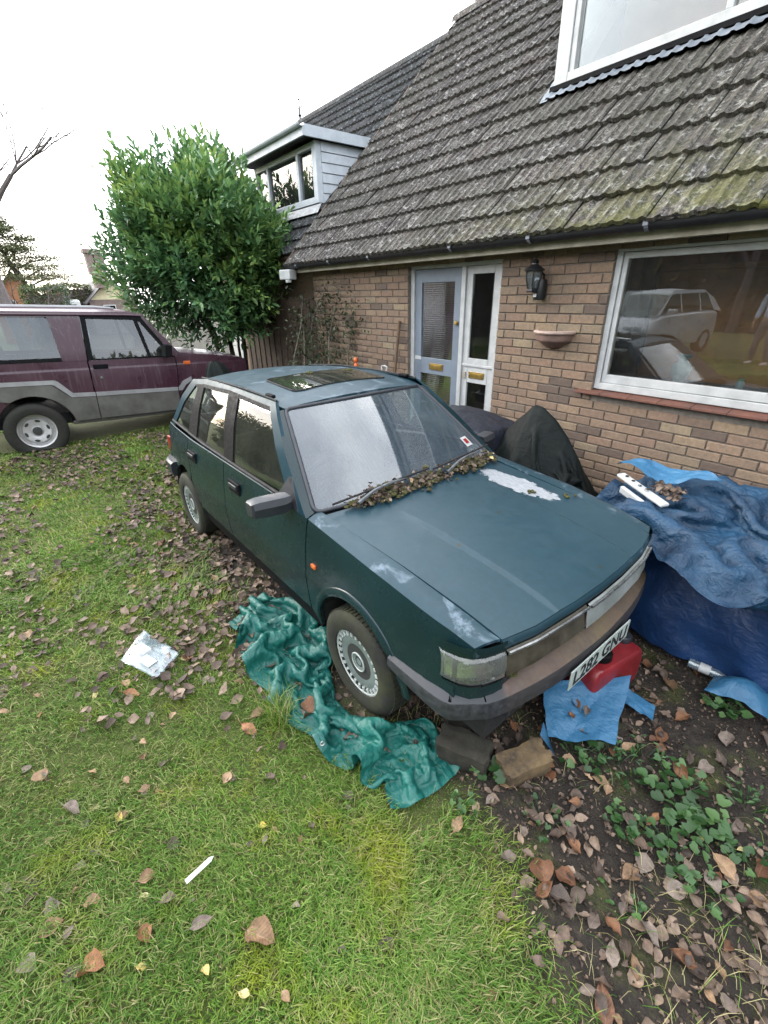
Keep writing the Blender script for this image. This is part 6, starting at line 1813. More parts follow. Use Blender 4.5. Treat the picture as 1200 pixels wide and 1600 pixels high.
# tall black cover by the wall
bc = wroot('black_covered_mower', (-2.05, 3.25, 0), 'tall pointed object under a loose black cover between the car and the wall', 'covered object')
nu = 66
uu_ = np.linspace(-.5, .5, nu)[:, None]; vv_ = np.linspace(-.5, .5, nu)[None]
rest = np.stack([1.75 * uu_ + 0 * vv_, 1.75 * vv_ + 0 * uu_], -1)
P0 = np.stack([-2.02 + 1.22 * uu_ + .0 * vv_ + .03 * np.sin(vv_ * 15), 3.22 + 1.02 * vv_ + .03 * np.sin(uu_ * 14), 1.16 + .05 * fbm(uu_ * 6, vv_ * 6, 91) + .03 * np.sin(uu_ * 22 + vv_ * 9)], -1)
def cover_sdf(P):
    zt = np.interp(P[..., 0], [-2.62, -2.50, -2.42, -2.34, -2.20, -2.13, -2.04, -1.92, -1.80, -1.69, -1.60, -1.50, -1.38], [.0, .45, .74, .86, 1.00, 1.08, 1.07, 1.0, .88, .74, .58, .32, 0])
    out = np.zeros_like(P)
    out[..., 2] = np.maximum(0, np.maximum(.02, zt * (1 - np.clip(np.abs(P[..., 1] - 3.26) / .50, 0, 1) ** 1.25)) - P[..., 2])
    out[..., 1] = np.minimum(0, 3.79 - P[..., 1]) + np.maximum(0, 2.64 - P[..., 1])
    return out
Pc = smooth_up(cloth(P0, rest, cover_sdf, 150, 4, .08, .0030, .6, .2))
link('cover', grid_mesh('cover', Pc[..., 0], Pc[..., 1], Pc[..., 2], M['black_cover']), bc)
nc = wroot('navy_cover', (-2.75, 3.15, 0), 'low object under a smooth navy cover in front of the front door', 'covered object')
u = np.linspace(0, 1, 60)[:, None]; v = np.linspace(0, 1, 50)[None]
NXx = -3.35 + 1.05 * u; NY = 2.85 + .75 * v + 0 * u
e1 = np.clip(np.minimum(np.minimum(u, 1 - u) / .10, np.minimum(v, 1 - v) / .16), 0, 1)
NZ = .02 + (.82 + .04 * np.sin(u * 4) + .02 * fbm(u * 5, v * 5, 93)) * (1 - (1 - e1) ** 2.5) 
link('cover', grid_mesh('cover', NXx, NY, NZ, M['navy_cover']), nc)
# dark drape at the nose of the off-roader
dc = wroot('black_bin_bag', (-6.9, 2.15, 0), 'black plastic cover slumped between the off-roader and the green car', 'plastic cover')
th = np.linspace(0, 2 * math.pi, 60, endpoint=False)[None]; hh = np.linspace(0, 1, 26)[:, None]
rad = (.03 + .34 * hh ** .8) * (1 + .12 * np.sin(th * 5 + hh * 3) + .06 * np.sin(th * 11))
link('sheet', grid_mesh('sheet', -6.75 + rad * np.cos(th) * .9 + .1 * hh, 2.26 + rad * np.sin(th) * 1.25 + .10 * hh, np.maximum(1.10 - 1.1 * hh ** 1.3, .01), M['black_cover'], True), dc)

# clear plastic bag on the lawn
u = np.linspace(0, 1, 26)[:, None]; v = np.linspace(0, 1, 26)[None]
c = [np.array((-2.71, .17)), np.array((-2.36, .28)), np.array((-2.24, .13)), np.array((-2.52, 0.0))]
BX = (1 - u) * (1 - v) * c[0][0] + u * (1 - v) * c[1][0] + u * v * c[2][0] + (1 - u) * v * c[3][0]
BY = (1 - u) * (1 - v) * c[0][1] + u * (1 - v) * c[1][1] + u * v * c[2][1] + (1 - u) * v * c[3][1]
BZ = ground_z(BX, BY) + .045 + .014 * fbm(u * 2.6, v * 2.6, 95) + .022 * np.sin(u * 3.1) * np.sin(v * 3.1)
bag = wroot('plastic_bag', (-2.46, .14, 0), 'clear plastic bag with pale contents lying flat on the lawn', 'bag')
link('upper_film', grid_mesh('upper_film', BX, BY, BZ, M['clear']), bag)
link('lower_film', grid_mesh('lower_film', BX, BY, BZ - .012 - .015 * np.sin(u * 3.1) * np.sin(v * 3.1), M['clear']), bag)
for (sx_, sy_) in ((.35, .55), (.6, .75)):
    i, j = int(sx_ * 25), int(sy_ * 25)
    mb = MB(); mb.obox((BX[i, j], BY[i, j], BZ[i, j] - .008), (.05, .018, 0), (-.010, .028, 0), (0, 0, .004)); mb.build('folded_paper', M['plate_white'], bag, bevel=.003)
# white plant label
mb = MB(); mb.add([(-.055, -.009, 0), (.040, -.009, 0), (.055, 0, 0), (.040, .009, 0), (-.055, .009, 0), (-.055, -.009, .0016), (.040, -.009, .0016), (.055, 0, .0016), (.040, .009, .0016), (-.055, .009, .0016)],
                  [(4, 3, 2, 1, 0), (5, 6, 7, 8, 9)] + [(i, (i + 1) % 5, 5 + (i + 1) % 5, 5 + i) for i in range(5)])
tag(mb.build('plant_label', M['white_paint'], None, loc=(-1.15, .01, .032), rot=(.05, -.05, 1.72)), 'white plastic plant label lying on the near lawn', 'label')

# red fuel can under the number plate
can = empty('fuel_can', (-.725, 2.02, -.03), (0, 0, 1.42), 'red plastic fuel can with two black caps under the front bumper', 'fuel can')
mb = MB(); P = []
for z, k_ in ((.01, .90), (.03, .98), (.07, 1.0), (.17, 1.0), (.21, .97), (.235, .88), (.24, .80)):
    P.append([(x * k_, y * (k_ * .5 + .5) if k_ < .95 else y * k_, z) for x, y in rounded([(-.20, -.125), (.20, -.125), (.20, .125), (-.20, .125)], .035, 4)])
P = [r_ + r_[:1] for r_ in P]; mb.grid(P); mb.add(P[-1][:-1], [tuple(range(len(P[-1]) - 1))]); mb.add(P[0][:-1], [tuple(range(len(P[0]) - 1))])
mb.build('body', M['red_plastic'], can, 40)
mb = MB(); mb.box(-.205, .205, -.008, .008, .10, .118); mb.box(-.008, .008, -.130, .130, .10, .118); mb.build('seam', M['red_plastic'], can, bevel=.003)
MB().lathe([(0, .285), (.045, .285), (.052, .278), (.052, .245), (.046, .236)], 22, 'z', (-.07, -.045, 0)).build('cap', M['black_trim'], can, 40)
MB().lathe([(0, .275), (.035, .275), (.040, .268), (.040, .240), (.036, .232)], 22, 'z', (.15, -.02, 0)).build('cap', M['grey_trim'], can, 40)
mb = MB(); mb.tube([(-.02, .06, .235), (.0, .06, .275), (.10, .06, .275), (.13, .06, .235)], .014, 8); mb.build('handle', M['black_trim'], can, 40)
mb = MB(); mb.obox((-.078, -.055, .2865), (.014, .004, 0), (-.003, .008, 0), (0, 0, .001)); mb.build('cap_label', M['white_paint'], can)

# light blue sheet in front of the can
u = np.linspace(0, 1, 44)[:, None]; v = np.linspace(0, 1, 36)[None]
c = [np.array((-.82, 1.66)), np.array((-.56, 2.03)), np.array((-.44, 1.66)), np.array((-.66, 1.44))]
BX = (1 - u) * (1 - v) * c[0][0] + u * (1 - v) * c[1][0] + u * v * c[2][0] + (1 - u) * v * c[3][0] + .015 * fbm(u * 3, v * 3, 96)
BY = (1 - u) * (1 - v) * c[0][1] + u * (1 - v) * c[1][1] + u * v * c[2][1] + (1 - u) * v * c[3][1] + .015 * fbm(u * 3, v * 3, 97)
BZ = .03 + .07 * (1 - v) ** 1.5 + .03 * np.abs(u - .45) + .012 * fbm(u * 3, v * 3, 98) + .02 * np.abs(np.sin(u * 4 + v * 2)) * .5
bs = wroot('blue_plastic_sheet', (-.62, 1.7, 0), 'light blue plastic sheet with wet leaves on it in front of the red fuel can', 'plastic sheet')
link('sheet', grid_mesh('sheet', BX, BY, BZ + .01, M['light_blue']), bs)
u = np.linspace(0, 1, 14)[:, None]; v = np.linspace(0, 1, 8)[None]
link('torn_strip', grid_mesh('torn_strip', -.56 + .14 * u + .03 * v, 2.02 + .02 * u - .10 * v, .05 - .03 * u + .015 * fbm(u * 4, v * 4, 99), M['light_blue']), bs)
link('torn_strip', grid_mesh('torn_strip', -.68 + .10 * u - .02 * v, 1.43 - .02 * u + .05 * v * (1 - u), .055 - .03 * u + .03 * v, M['light_blue']), bs)
for k_, (x, y, c_, L, lab) in enumerate(((-.665, 1.70, 'rust', .085, 'wet dark leaf across the middle of the light blue sheet'), (-.61, 1.70, 'grey', .075, 'grey leaf beside the dark leaf on the light blue sheet'), (-.635, 1.62, 'rust', .06, 'small brown leaf low on the light blue sheet'), (-.555, 1.61, 'tan', .06, 'pale tan leaf at the front edge of the light blue sheet'))):
    o = put_leaf(x, y, c_, L, lab, 'fallen leaves', k=k_); o.location.z = .075 - .03 * (k_ == 3)
# other blue scraps, bottle
u = np.linspace(0, 1, 20)[:, None]; v = np.linspace(0, 1, 20)[None]
tag(link('blue_rag', grid_mesh('blue_rag', -.30 + .26 * u, 2.30 + .20 * v + .05 * u, .03 + .12 * np.sin(np.pi * np.clip(u * .8 + .1, 0, 1)) * np.sin(np.pi * np.clip(v * .8 + .15, 0, 1)) + .02 * fbm(u * 4, v * 4, 100), M['light_blue'])), 'crumpled light blue plastic scrap at the foot of the deep blue tarpaulin', 'plastic scrap')
mb = MB(); mb.lathe([(0, 0), (.024, 0), (.026, .01), (.026, .13), (.020, .155), (.011, .175), (.011, .19), (0, .19)], 18, 'x')
bt = empty('bottle', (-.43, 2.47, .045), (0, .03, .18), 'small clear plastic bottle lying on the soil beside the blue scrap', 'bottle')
mb.build('body', M['clear'], bt, 40); MB().lathe([(.0275, .05), (.0275, .10)], 18, 'x').build('wrapper', M['white_paint'], bt, 40); MB().lathe([(0, .205), (.014, .205), (.014, .185), (0, .185)], 14, 'x').build('cap', M['red_plastic'], bt, 40)

# blocks under the bumper
def block(name, loc, rot, dims, mat, label, seed):
    q = random.Random(seed); mb = MB(); a, b, c_ = dims
    g = 6; V_, F_ = [], []
    bm = bmesh.new(); bmesh.ops.create_cube(bm, size=2); bmesh.ops.subdivide_edges(bm, edges=bm.edges[:], cuts=9, use_grid_fill=True)
    for v_ in bm.verts:
        p_ = v_.co.copy(); L = p_.length
        p_ = p_ * .90 + p_.normalized() * 1.25 * .10
        nz = 1 + .06 * math.sin(p_.x * 5 + seed) + .05 * math.sin(p_.y * 6 + 2 * seed) + q.uniform(-.028, .028)
        v_.co = Vector((p_.x * a, p_.y * b, p_.z * c_)) * nz
    me = bpy.data.meshes.new(name); bm.to_mesh(me); bm.free(); finish(me, mat, 40)
    o = link(name, me, None, loc, rot); return tag(o, label, 'block')
block('stone_block', (-.86, 1.10, .05), (.05, .03, .45), (.115, .065, .055), M['stone'], 'dark mossy stone block under the bumper corner', 2)
block('old_brick', (-.645, 1.26, .05), (.08, -.05, 1.25), (.115, .058, .045), M['old_brick'], 'broken yellowish brick lying before the bumper beside the stone block', 5)
block('stone_block', (-.98, 1.28, .05), (.02, .06, .9), (.12, .07, .05), M['stone'], 'dark block in the shadow behind the front stone block', 8)

# garden tools against the wall
sp_ = wroot('spade', (-4.62, 3.62, 0), 'spade with a white D-shaped handle leaning by the front door', 'spade')
MB().tube([(-4.66, 3.60, .35), (-4.62, 3.66, .98)], .018, 8).build('shaft', M['wood_brown'], sp_, 40)
MB().tube([(-4.62, 3.66, .97), (-4.665, 3.665, 1.02), (-4.672, 3.672, 1.09), (-4.62, 3.675, 1.10), (-4.568, 3.672, 1.09), (-4.575, 3.665, 1.02), (-4.62, 3.66, .97)], .012, 8).build('handle', M['white_paint'], sp_, 40)
mb = MB(); mb.grid([[(-4.66 + w_ * .09, 3.60 - .02 * (1 - w_ * w_) - .02 * t_, .36 - .32 * t_) for w_ in frange(-1, 1, 6)] for t_ in frange(0, 1, 4)]); mb.build('blade', M['bracket'], sp_, 40)
tag(MB().tube([(-4.50, 3.60, .02), (-4.47, 3.70, .9), (-4.46, 3.79, 1.62)], .017, 8).build('garden_pole', M['wood_brown'], None, 40), 'brown wooden pole leaning on the wall left of the front door', 'pole')
# ------------------------------------------------------------------ plants
def foliage_mat(name, stops, rough=.4, transl=.25):
    t = N(name); r = t.attr('rnd'); col = t.ramp(r, stops)
    b = t.bsdf(col, rough, 0, None, .45)
    tr = t.n('BsdfTranslucent'); t.set(tr.inputs['Color'], col); m = t.n('MixShader'); m.inputs[0].default_value = transl
    t.t.links.new(b, m.inputs[1]); t.t.links.new(tr.outputs[0], m.inputs[2])
    return t.done(m.outputs[0])
M['laurel'] = foliage_mat('laurel_leaf', [(0, (.035, .095, .048)), (.4, (.080, .175, .075)), (.75, (.150, .270, .085)), (1, (.28, .38, .10))], .30)
M['conifer'] = foliage_mat('pine_needles', [(0, (.050, .062, .026)), (1, (.13, .145, .065))], .6)
M['hedge'] = foliage_mat('hedge_leaf', [(0, (.020, .045, .012)), (1, (.065, .11, .030))], .5)
M['weed'] = foliage_mat('weed_leaf', [(0, (.020, .055, .014)), (.6, (.042, .105, .028)), (1, (.085, .16, .05))], .45)
M['ivy'] = foliage_mat('climber_leaf', [(0, (.018, .034, .016)), (.7, (.045, .065, .030)), (1, (.09, .10, .05))], .5)
M['autumn'] = foliage_mat('autumn_leaf', [(0, (.12, .07, .03)), (1, (.26, .17, .06))], .6)
M['bark'] = plain('bark', (.075, .062, .050), (.035, .030, .025), 14, .95, bump=.6)
M['bark_pale'] = plain('pale_stem', (.20, .17, .13), (.11, .095, .075), 20, .9)
M['twig'] = plain('bare_twig', (.12, .10, .10), (.07, .06, .06), 10, .95)

LEAF_T = np.array([(0, 0, 0), (.30, .17, .05), (.36, 0, 0), (.30, -.17, .05), (.72, .15, .02), (.75, 0, -.02), (.72, -.15, .02), (1.0, 0, -.08)])
LEAF_F = np.array([(0, 2, 1), (0, 3, 2), (1, 2, 5), (1, 5, 4), (2, 3, 6), (2, 6, 5), (4, 5, 7), (5, 6, 7)])
def leaf_cloud(pos, dirs, size, rnd, roll=None):
    """many small bent leaves at pos, pointing along dirs"""
    n = len(pos)
    d = dirs / np.linalg.norm(dirs, axis=1, keepdims=True)
    up = np.tile(np.array([0, 0, 1.0]), (n, 1)) + rng.normal(0, .35, (n, 3))
    s = np.cross(up, d); s /= np.linalg.norm(s, axis=1, keepdims=True) + 1e-9
    u = np.cross(d, s)
    V = pos[:, None] + size[:, None, None] * (LEAF_T[None, :, 0:1] * d[:, None] + LEAF_T[None, :, 1:2] * s[:, None] + LEAF_T[None, :, 2:3] * u[:, None])
    Fc = (np.arange(n)[:, None, None] * 8 + LEAF_F[None]).reshape(-1, 3)
    return V.reshape(-1, 3), Fc, np.repeat(rnd, 8)
def shoots(bases, dirs, per, length, leaf, spread=.9, rnd_base=None):
    P, D, S, Rn = [], [], [], []
    n = len(bases)
    for k in range(per):
        t = (k + .5) / per
        a = k * 2.4 + rng.random(n) * .8
        d = dirs / np.linalg.norm(dirs, axis=1, keepdims=True)
        ref = np.where(np.abs(d[:, 2:3]) > .9, np.array([[1.0, 0, 0]]), np.array([[0, 0, 1.0]]))
        e1 = np.cross(d, ref); e1 /= np.linalg.norm(e1, axis=1, keepdims=True); e2 = np.cross(d, e1)
        out = e1 * np.cos(a)[:, None] + e2 * np.sin(a)[:, None]
        P.append(bases + d * (length * t)[:, None]); D.append(d * (.35 + .9 * t) + out * spread * (1.15 - .6 * t))
        S.append(leaf * (1.0 - .3 * t) * rng.uniform(.75, 1.2, n)); Rn.append(np.clip((rng.random(n) * .55 if rnd_base is None else rnd_base + .35 * (rng.random(n) - .5)) + .30 * t ** 2, 0, 1))
    return np.concatenate(P), np.concatenate(D), np.concatenate(S), np.concatenate(Rn)

# cherry laurel behind the off-roader
lau = wroot('laurel_bush', (-9.45, 3.62, 0), 'large rounded glossy green laurel growing in front of the neighbouring house', 'bush')
LC = np.array((-9.05, 3.22, 2.62))
def crown_r(d):
    """radius of the crown in direction d"""
    az = np.arctan2(d[:, 1], d[:, 0]); el = np.arcsin(np.clip(d[:, 2], -1, 1))
    base = 1.36 + .18 * np.sin(az * 3 + 1) + .14 * np.sin(az * 5 + el * 4) + .15 * np.sin(el * 6 + az * 2)
    base = base * (1 - .26 * np.clip(el - .25, 0, 1.0)) * (1 + .55 * np.clip(el - .95, 0, 1))
    return base * np.where(el > 0, 1.0 + .02 * el, 1 + .04 * np.abs(el))
n = 3600
d = rng.normal(size=(n, 3)); d /= np.linalg.norm(d, axis=1, keepdims=True)
rr = crown_r(d) * (rng.random(n) ** .22) * rng.uniform(.86, 1.03, n)
base = LC + d * rr[:, None] * np.array((1, 1, 1.0))
clump = fbm(base[:, 0] * 2.2 + base[:, 2] * 1.3, base[:, 1] * 2.2 + base[:, 2] * 2, 131)
keep = (base[:, 2] > .92 + .35 * (base[:, 0] > -8.9)) & (clump > -.18 - .5 * rng.random(n)) & ((rr > .35))
base, d, clump = base[keep], d[keep], clump[keep]
dirs = d * .75 + np.array((0, 0, .75)) + rng.normal(0, .28, base.shape)
P, D, S, Q = shoots(base, dirs, 10, rng.uniform(.18, .50, len(base)), .165, .95, np.clip(.40 + .5 * clump, .05, .85))
sp = np.array([(-9.3, 3.2, 3.75, 0.0, .05, .62), (-9.4, 3.05, 3.75, -.08, -.05, .5), (-9.2, 3.1, 3.7, .05, 0, .45), (-9.18, 3.35, 3.85, .12, .1, .42), (-9.65, 2.72, 3.45, -.1, -.1, .45), (-9.95, 2.55, 3.0, -.25, -.2, .40), (-9.5, 2.9, 3.75, -.05, 0, .35), (-8.75, 3.7, 3.65, .15, .1, .38), (-9.95, 2.4, 2.5, -.35, -.3, .3), (-8.2, 3.95, 3.0, .3, .2, .35)])
P2, D2, S2, Q2 = shoots(sp[:, :3], np.stack([sp[:, 3], sp[:, 4], np.ones(len(sp))], 1), 14, sp[:, 5], .12, .9, np.full(len(sp), .35))
V, Fc, A_ = leaf_cloud(np.concatenate([P, P2]), np.concatenate([D, D2]), np.concatenate([S, S2]), np.concatenate([Q, Q2]))
link('crown', np_mesh('crown', V, Fc, M['laurel'], {'rnd': A_}, True), lau)
for k, (p0, p1, p2, r) in enumerate((((-9.42, 3.62, 0), (-9.40, 3.55, .9), (-9.2, 3.4, 2.3), .06), ((-9.50, 3.60, 0), (-9.75, 3.38, 1.0), (-9.9, 3.1, 2.2), .05), ((-9.38, 3.66, 0), (-9.15, 3.72, .9), (-8.8, 3.6, 2.2), .05), ((-9.46, 3.56, 0), (-9.6, 3.40, 1.05), (-9.3, 2.9, 2.4), .045), ((-9.4, 3.64, 0), (-9.3, 3.66, 1.0), (-9.1, 3.7, 2.4), .035))):
    MB().tube([p0, tuple((a + b) / 2 + .03 for a, b in zip(p0, p1)), p1, tuple((a + b) / 2 for a, b in zip(p1, p2)), p2, (LC[0] + (p2[0] - LC[0]) * 1.2, LC[1] + (p2[1] - LC[1]) * 1.2, p2[2] + .7)], [r, r * .95, r * .8, r * .65, r * .5, r * .2], 8).build('trunk', M['bark'], lau, 60)

# climber and dry stems on the left of the house wall
cl = wroot('wall_climber', (-6.1, 3.7, 0), 'straggly dark climber with pale bare stems on the wall left of the door', 'climber')
cr = random.Random(31)
stems = [[(-6.55, 3.55, 0), (-6.50, 3.6, .9), (-6.35, 3.7, 1.6), (-6.0, 3.74, 2.0)], [(-6.1, 3.55, 0), (-6.05, 3.65, 1.0), (-5.9, 3.75, 1.55), (-5.75, 3.77, 1.95)], [(-5.85, 3.5, 0), (-5.82, 3.6, 1.0), (-5.95, 3.72, 1.5), (-6.25, 3.76, 1.8)],
         [(-6.7, 3.4, 0), (-6.62, 3.45, 1.0), (-6.55, 3.6, 1.5), (-6.6, 3.7, 1.9)], [(-5.55, 3.6, 0), (-5.5, 3.68, .9), (-5.45, 3.76, 1.5), (-5.38, 3.77, 1.7)], [(-6.25, 3.45, .0), (-6.38, 3.5, .9), (-6.52, 3.62, 1.35), (-6.7, 3.72, 1.6)]]
for st_ in stems:
    MB().tube(st_, [.016, .013, .010, .004], 6).build('stem', M['bark_pale'], cl, 60)
P = []
for st_ in stems:
    for i in range(210):
        t = cr.random() ** .7 * 2.99; k = int(t); f = t - k
        p_ = Vector(st_[k]).lerp(Vector(st_[k + 1]), f); P.append((p_.x + cr.gauss(0, .17), min(p_.y + cr.gauss(0, .08), 3.80), max(.05, p_.z + cr.gauss(0, .15))))
for i in range(1100):
    P.append((cr.uniform(-6.65, -5.65), cr.uniform(3.35, 3.78), abs(cr.gauss(.75, .32))))
P = np.array(P); n = len(P)
V, Fc, A_ = leaf_cloud(P, rng.normal(size=(n, 3)) + np.array((0, -.5, .2)), rng.uniform(.04, .085, n), rng.random(n))
link('foliage', np_mesh('foliage', V, Fc, M['ivy'], {'rnd': A_}, True), cl)
# orange seed lanterns
fl_ = wroot('orange_flowers', (-5.15, 3.62, 0), 'small orange seed lanterns on dry stalks beside the spade', 'flowers')
for k, (x, y, z) in enumerate(((-5.17, 3.62, 1.12), (-5.14, 3.60, 1.05), (-5.10, 3.63, 1.00), (-5.2, 3.64, 1.0))):
    MB().lathe([(0, -.045), (.018, -.03), (.034, 0), (.026, .028), (.008, .042), (0, .045)], 8, 'z', (x, y, z)).build('lantern', M['amber'], fl_, 60)
    MB().tube([(x + .05, y, .02), (x + .03, y, .6), (x, y, z + .05)], .004, 5).build('stalk', M['bark_pale'], fl_)

# weeds on the bare soil: one thing each
def disc_leaf(mb, c, nrm, r, lobes, q):
    nrm = Vector(nrm).normalized(); a = nrm.orthogonal().normalized(); b = nrm.cross(a); m = 11
    ph = q.uniform(0, 6.28)
    pts = [Vector(c)] + [Vector(c) + (a * math.cos(t) + b * math.sin(t)) * r * (1 + .16 * math.cos(lobes * t + ph)) * (.45 if i == 0 else 1) + nrm * r * .22 for i, t in enumerate([2 * math.pi * k / m + ph for k in range(m)])]
    mb.add(pts, [(0, 1 + k, 1 + (k + 1) % m) for k in range(m)])
def weed(x, y, spread, count, rad, height, label, seed, lobes=5, narrow=False):
    q = random.Random(seed); z0 = float(ground_z(x, y))
    root = wroot('weed_plant', (x, y, z0), label, 'weed', 'weeds on the soil')
    lf, stm = MB(), MB()
    for i in range(count):
        a = q.uniform(0, 6.28); rr_ = spread * math.sqrt(q.random()); h = height * q.uniform(.4, 1.1)
        ex, ey = x + rr_ * math.cos(a), y + rr_ * math.sin(a) * .9
        tip = (ex, ey, z0 + h); bx_, by_ = x + .4 * (ex - x), y + .4 * (ey - y)
        stm.tube([(bx_, by_, z0), ((bx_ + ex) / 2, (by_ + ey) / 2, z0 + h * .7), tip], .0016, 4, cap=False)
        nr = (q.gauss(0, .35), q.gauss(0, .35), 1)
        if narrow:
            L = rad * q.uniform(1.2, 2.2); az_ = q.uniform(0, 6.28)
            d_ = Vector((math.cos(az_), math.sin(az_), q.uniform(.1, .5))); s_ = Vector((-math.sin(az_), math.cos(az_), 0)) * rad * .35; c0_ = Vector(tip)
            lf.add([c0_, c0_ + d_ * L * .5 + s_, c0_ + d_ * L * .5 - s_, c0_ + d_ * L - Vector((0, 0, L * .25))], [(0, 1, 3), (0, 3, 2)])
        else: disc_leaf(lf, tip, nr, rad * q.uniform(.6, 1.15), lobes, q)
    me = lf.mesh('leaves', M['weed'], 60); at = me.attributes.new('rnd', 'FLOAT', 'FACE')
    vals = []; npf = 11 if not narrow else 2
    for i in range(len(me.polygons)):
        if i % npf == 0: cv = q.random()
        vals.append(cv)
    at.data.foreach_set('value', vals)
    link('leaves', me, root); tag(stm.build('stems', M['weed'], root), kind='stuff')
weed(-.745, 1.12, .085, 16, .026, .07, 'round-leaved weed between the stone block and the broken brick', 1, 6)
weed(-.53, 1.52, .12, 24, .020, .05, 'leafy weed at the near corner of the light blue sheet', 2, 3)
weed(-.40, 1.62, .13, 30, .022, .05, 'leafy weed along the front edge of the light blue sheet', 3, 3, True)
weed(-.17, 1.68, .15, 46, .024, .06, 'broad spreading clump of green weeds on the right of the soil', 4, 3)
weed(-.06, 1.60, .14, 36, .022, .05, 'green weed clump below the broad spreading clump', 5, 4)
weed(-.34, 1.74, .10, 20, .018, .05, 'narrow-leaved weed between the blue sheet and the mossy patch', 6, 3, True)
weed(.03, 1.86, .12, 26, .020, .06, 'feathery weed at the right edge of the picture', 7, 3, True)
weed(-.20, 2.30, .10, 22, .024, .07, 'bushy weed in front of the light blue plastic scrap', 8, 4)
weed(-.25, 1.37, .11, 22, .019, .05, 'small round-leaved weed in the middle of the bare soil', 9, 5)
weed(.10, 1.62, .10, 14, .016, .04, 'sparse seedling weed near the right edge of the soil', 10, 3)
weed(-.70, .93, .07, 14, .014, .035, 'tiny clover by the end of the green tarpaulin', 11, 3)
weed(-.99, .84, .06, 10, .013, .03, 'seedlings at the hem of the green tarpaulin', 12, 3)
weed(-.46, 1.15, .10, 14, .013, .03, 'low clover on the soil right of the broken brick', 13, 3)
weed(-.14, 1.12, .09, 10, .014, .035, 'small weed among the leaves near the bottom of the soil', 14, 3)
weed(.03, 1.40, .10, 16, .017, .04, 'low green weed among the leaves at the lower right', 15, 4)
weed(-.10, 1.45, .12, 24, .020, .05, 'bright green weed below the spreading clump on the right', 16, 3)
# long tuft beside the tarpaulin
n = 260
V, Fc, ra, da = blades(-1.60 + rng.normal(0, .045, n), .555 + rng.normal(0, .03, n), rng.uniform(.10, .20, n), np.full(n, .0035), rng.uniform(0, 6.28, n), rng.uniform(.35, .9, n), rng.random(n), (rng.random(n) < .15) * 1.0)
tag(link('grass_tuft', np_mesh('grass_tuft', V, Fc, M['grass'], {'rnd': ra, 'dry': da})), 'long fresh green grass tuft at the edge of the green tarpaulin', 'grass tuft')

# ------------------------------------------------------------------ trees and houses far behind
def bare_tree(name, base, height, seed, label, lean=(0, 0), depth=6, leafy=0, spread=.55, first=.22, trunk_r=None):
    q = random.Random(seed); mb = MB(); tips = []
    def grow(p, d, L, r, lev):
        n_ = 4; pts = [p]; rs = [r]; dd = d.copy()
        for i in range(n_):
            dd = (dd + Vector((q.gauss(0, .10), q.gauss(0, .10), q.gauss(.02, .06)))).normalized()
            pts.append(pts[-1] + dd * L / n_); rs.append(r * (1 - .42 * (i + 1) / n_))
        mb.tube(pts, rs, 7 if lev < 2 else 4 if lev < 4 else 3, cap=False)
        if lev >= depth: tips.append(pts[-1]); tips.append(pts[2]); return
        for k in range(q.choice((2, 3, 3)) if lev else 4):
            i = q.randint(2, n_) if lev else q.randint(2, n_)
            a = q.uniform(0, 6.28); e = dd.orthogonal().normalized(); f = dd.cross(e)
            nd = (dd * q.uniform(.5, 1.0) + (e * math.cos(a) + f * math.sin(a)) * q.uniform(.5, 1.0) * spread * 1.5 + Vector((0, 0, .12))).normalized()
            grow(pts[i], nd, L * q.uniform(.55, .82), rs[i] * .68, lev + 1)
    d0 = Vector((lean[0], lean[1], 1)).normalized()
    grow(Vector(base) - Vector((0, 0, .3)), d0, height * first * 1.5, trunk_r or height * .018, 0)
    root = wroot(name, base, label, 'tree')
    mb.build('trunk', M['twig'], root, recalc=False)
    if leafy:
        tp = np.array([tuple(p) for p in tips]); k = rng.integers(0, len(tp), leafy); pos = tp[k] + rng.normal(0, .18, (leafy, 3))
        V, Fc, A_ = leaf_cloud(pos, rng.normal(size=(leafy, 3)), rng.uniform(.06, .13, leafy), rng.random(leafy))
        link('crown', np_mesh('crown', V, Fc, M['autumn'], {'rnd': A_}), root)
    return root
bare_tree('bare_tree', (-27.0, .75, -.6), 17.0, 5, 'bare winter tree with fine twigs at the far left edge', (.0, .05), 6, 700)
bare_tree('bare_tree', (-36.0, 1.3, -1.2), 8.0, 12, 'smaller bare tree rising behind the pine at the far left', (0, .08), 6, 300)
# pine
pn = wroot('pine_tree', (-48, 2.8, -1.5), 'spreading pine with flat foliage layers behind the off-roader', 'tree')
q = random.Random(9); mb = MB()
mb.tube([(-48, 3.4, -1.5), (-48, 2.9, 2.2), (-48, 2.0, 4.6), (-48, 1.6, 6.6)], [.28, .22, .16, .05], 8); pads = []
for k in range(17):
    t = k / 16; z = 3.4 + 3.9 * t; w = 3.1 * (1 - t) ** .7 + .5
    a = k * 2.4; e = Vector((math.cos(a) * w * q.uniform(.5, 1), math.sin(a) * w * q.uniform(.6, 1.05), 0)); c0 = Vector((-48, 2.9 - 1.3 * t, z))
    mb.tube([c0 - Vector((0, 0, .7)), c0 + e * .5 - Vector((0, 0, .2)), c0 + e], [.07, .05, .02], 5); pads.append((c0 + e * .75, .55 + .75 * (1 - t)))
mb.build('trunk', M['bark'], pn, 60)
P, S = [], []
for c0, r0 in pads:
    m = 900; P.append(np.array(tuple(c0)) + rng.normal(size=(m, 3)) * np.array((r0 * .8, r0 * .8, .16))); S.append(rng.uniform(.14, .26, m))
P = np.concatenate(P); S = np.concatenate(S)
V, Fc, A_ = leaf_cloud(P, rng.normal(size=(len(P), 3)) * np.array((1, 1, .3)) + np.array((0, 0, .4)), S, rng.random(len(P)))
link('crown', np_mesh('crown', V, Fc, M['conifer'], {'rnd': A_}), pn)
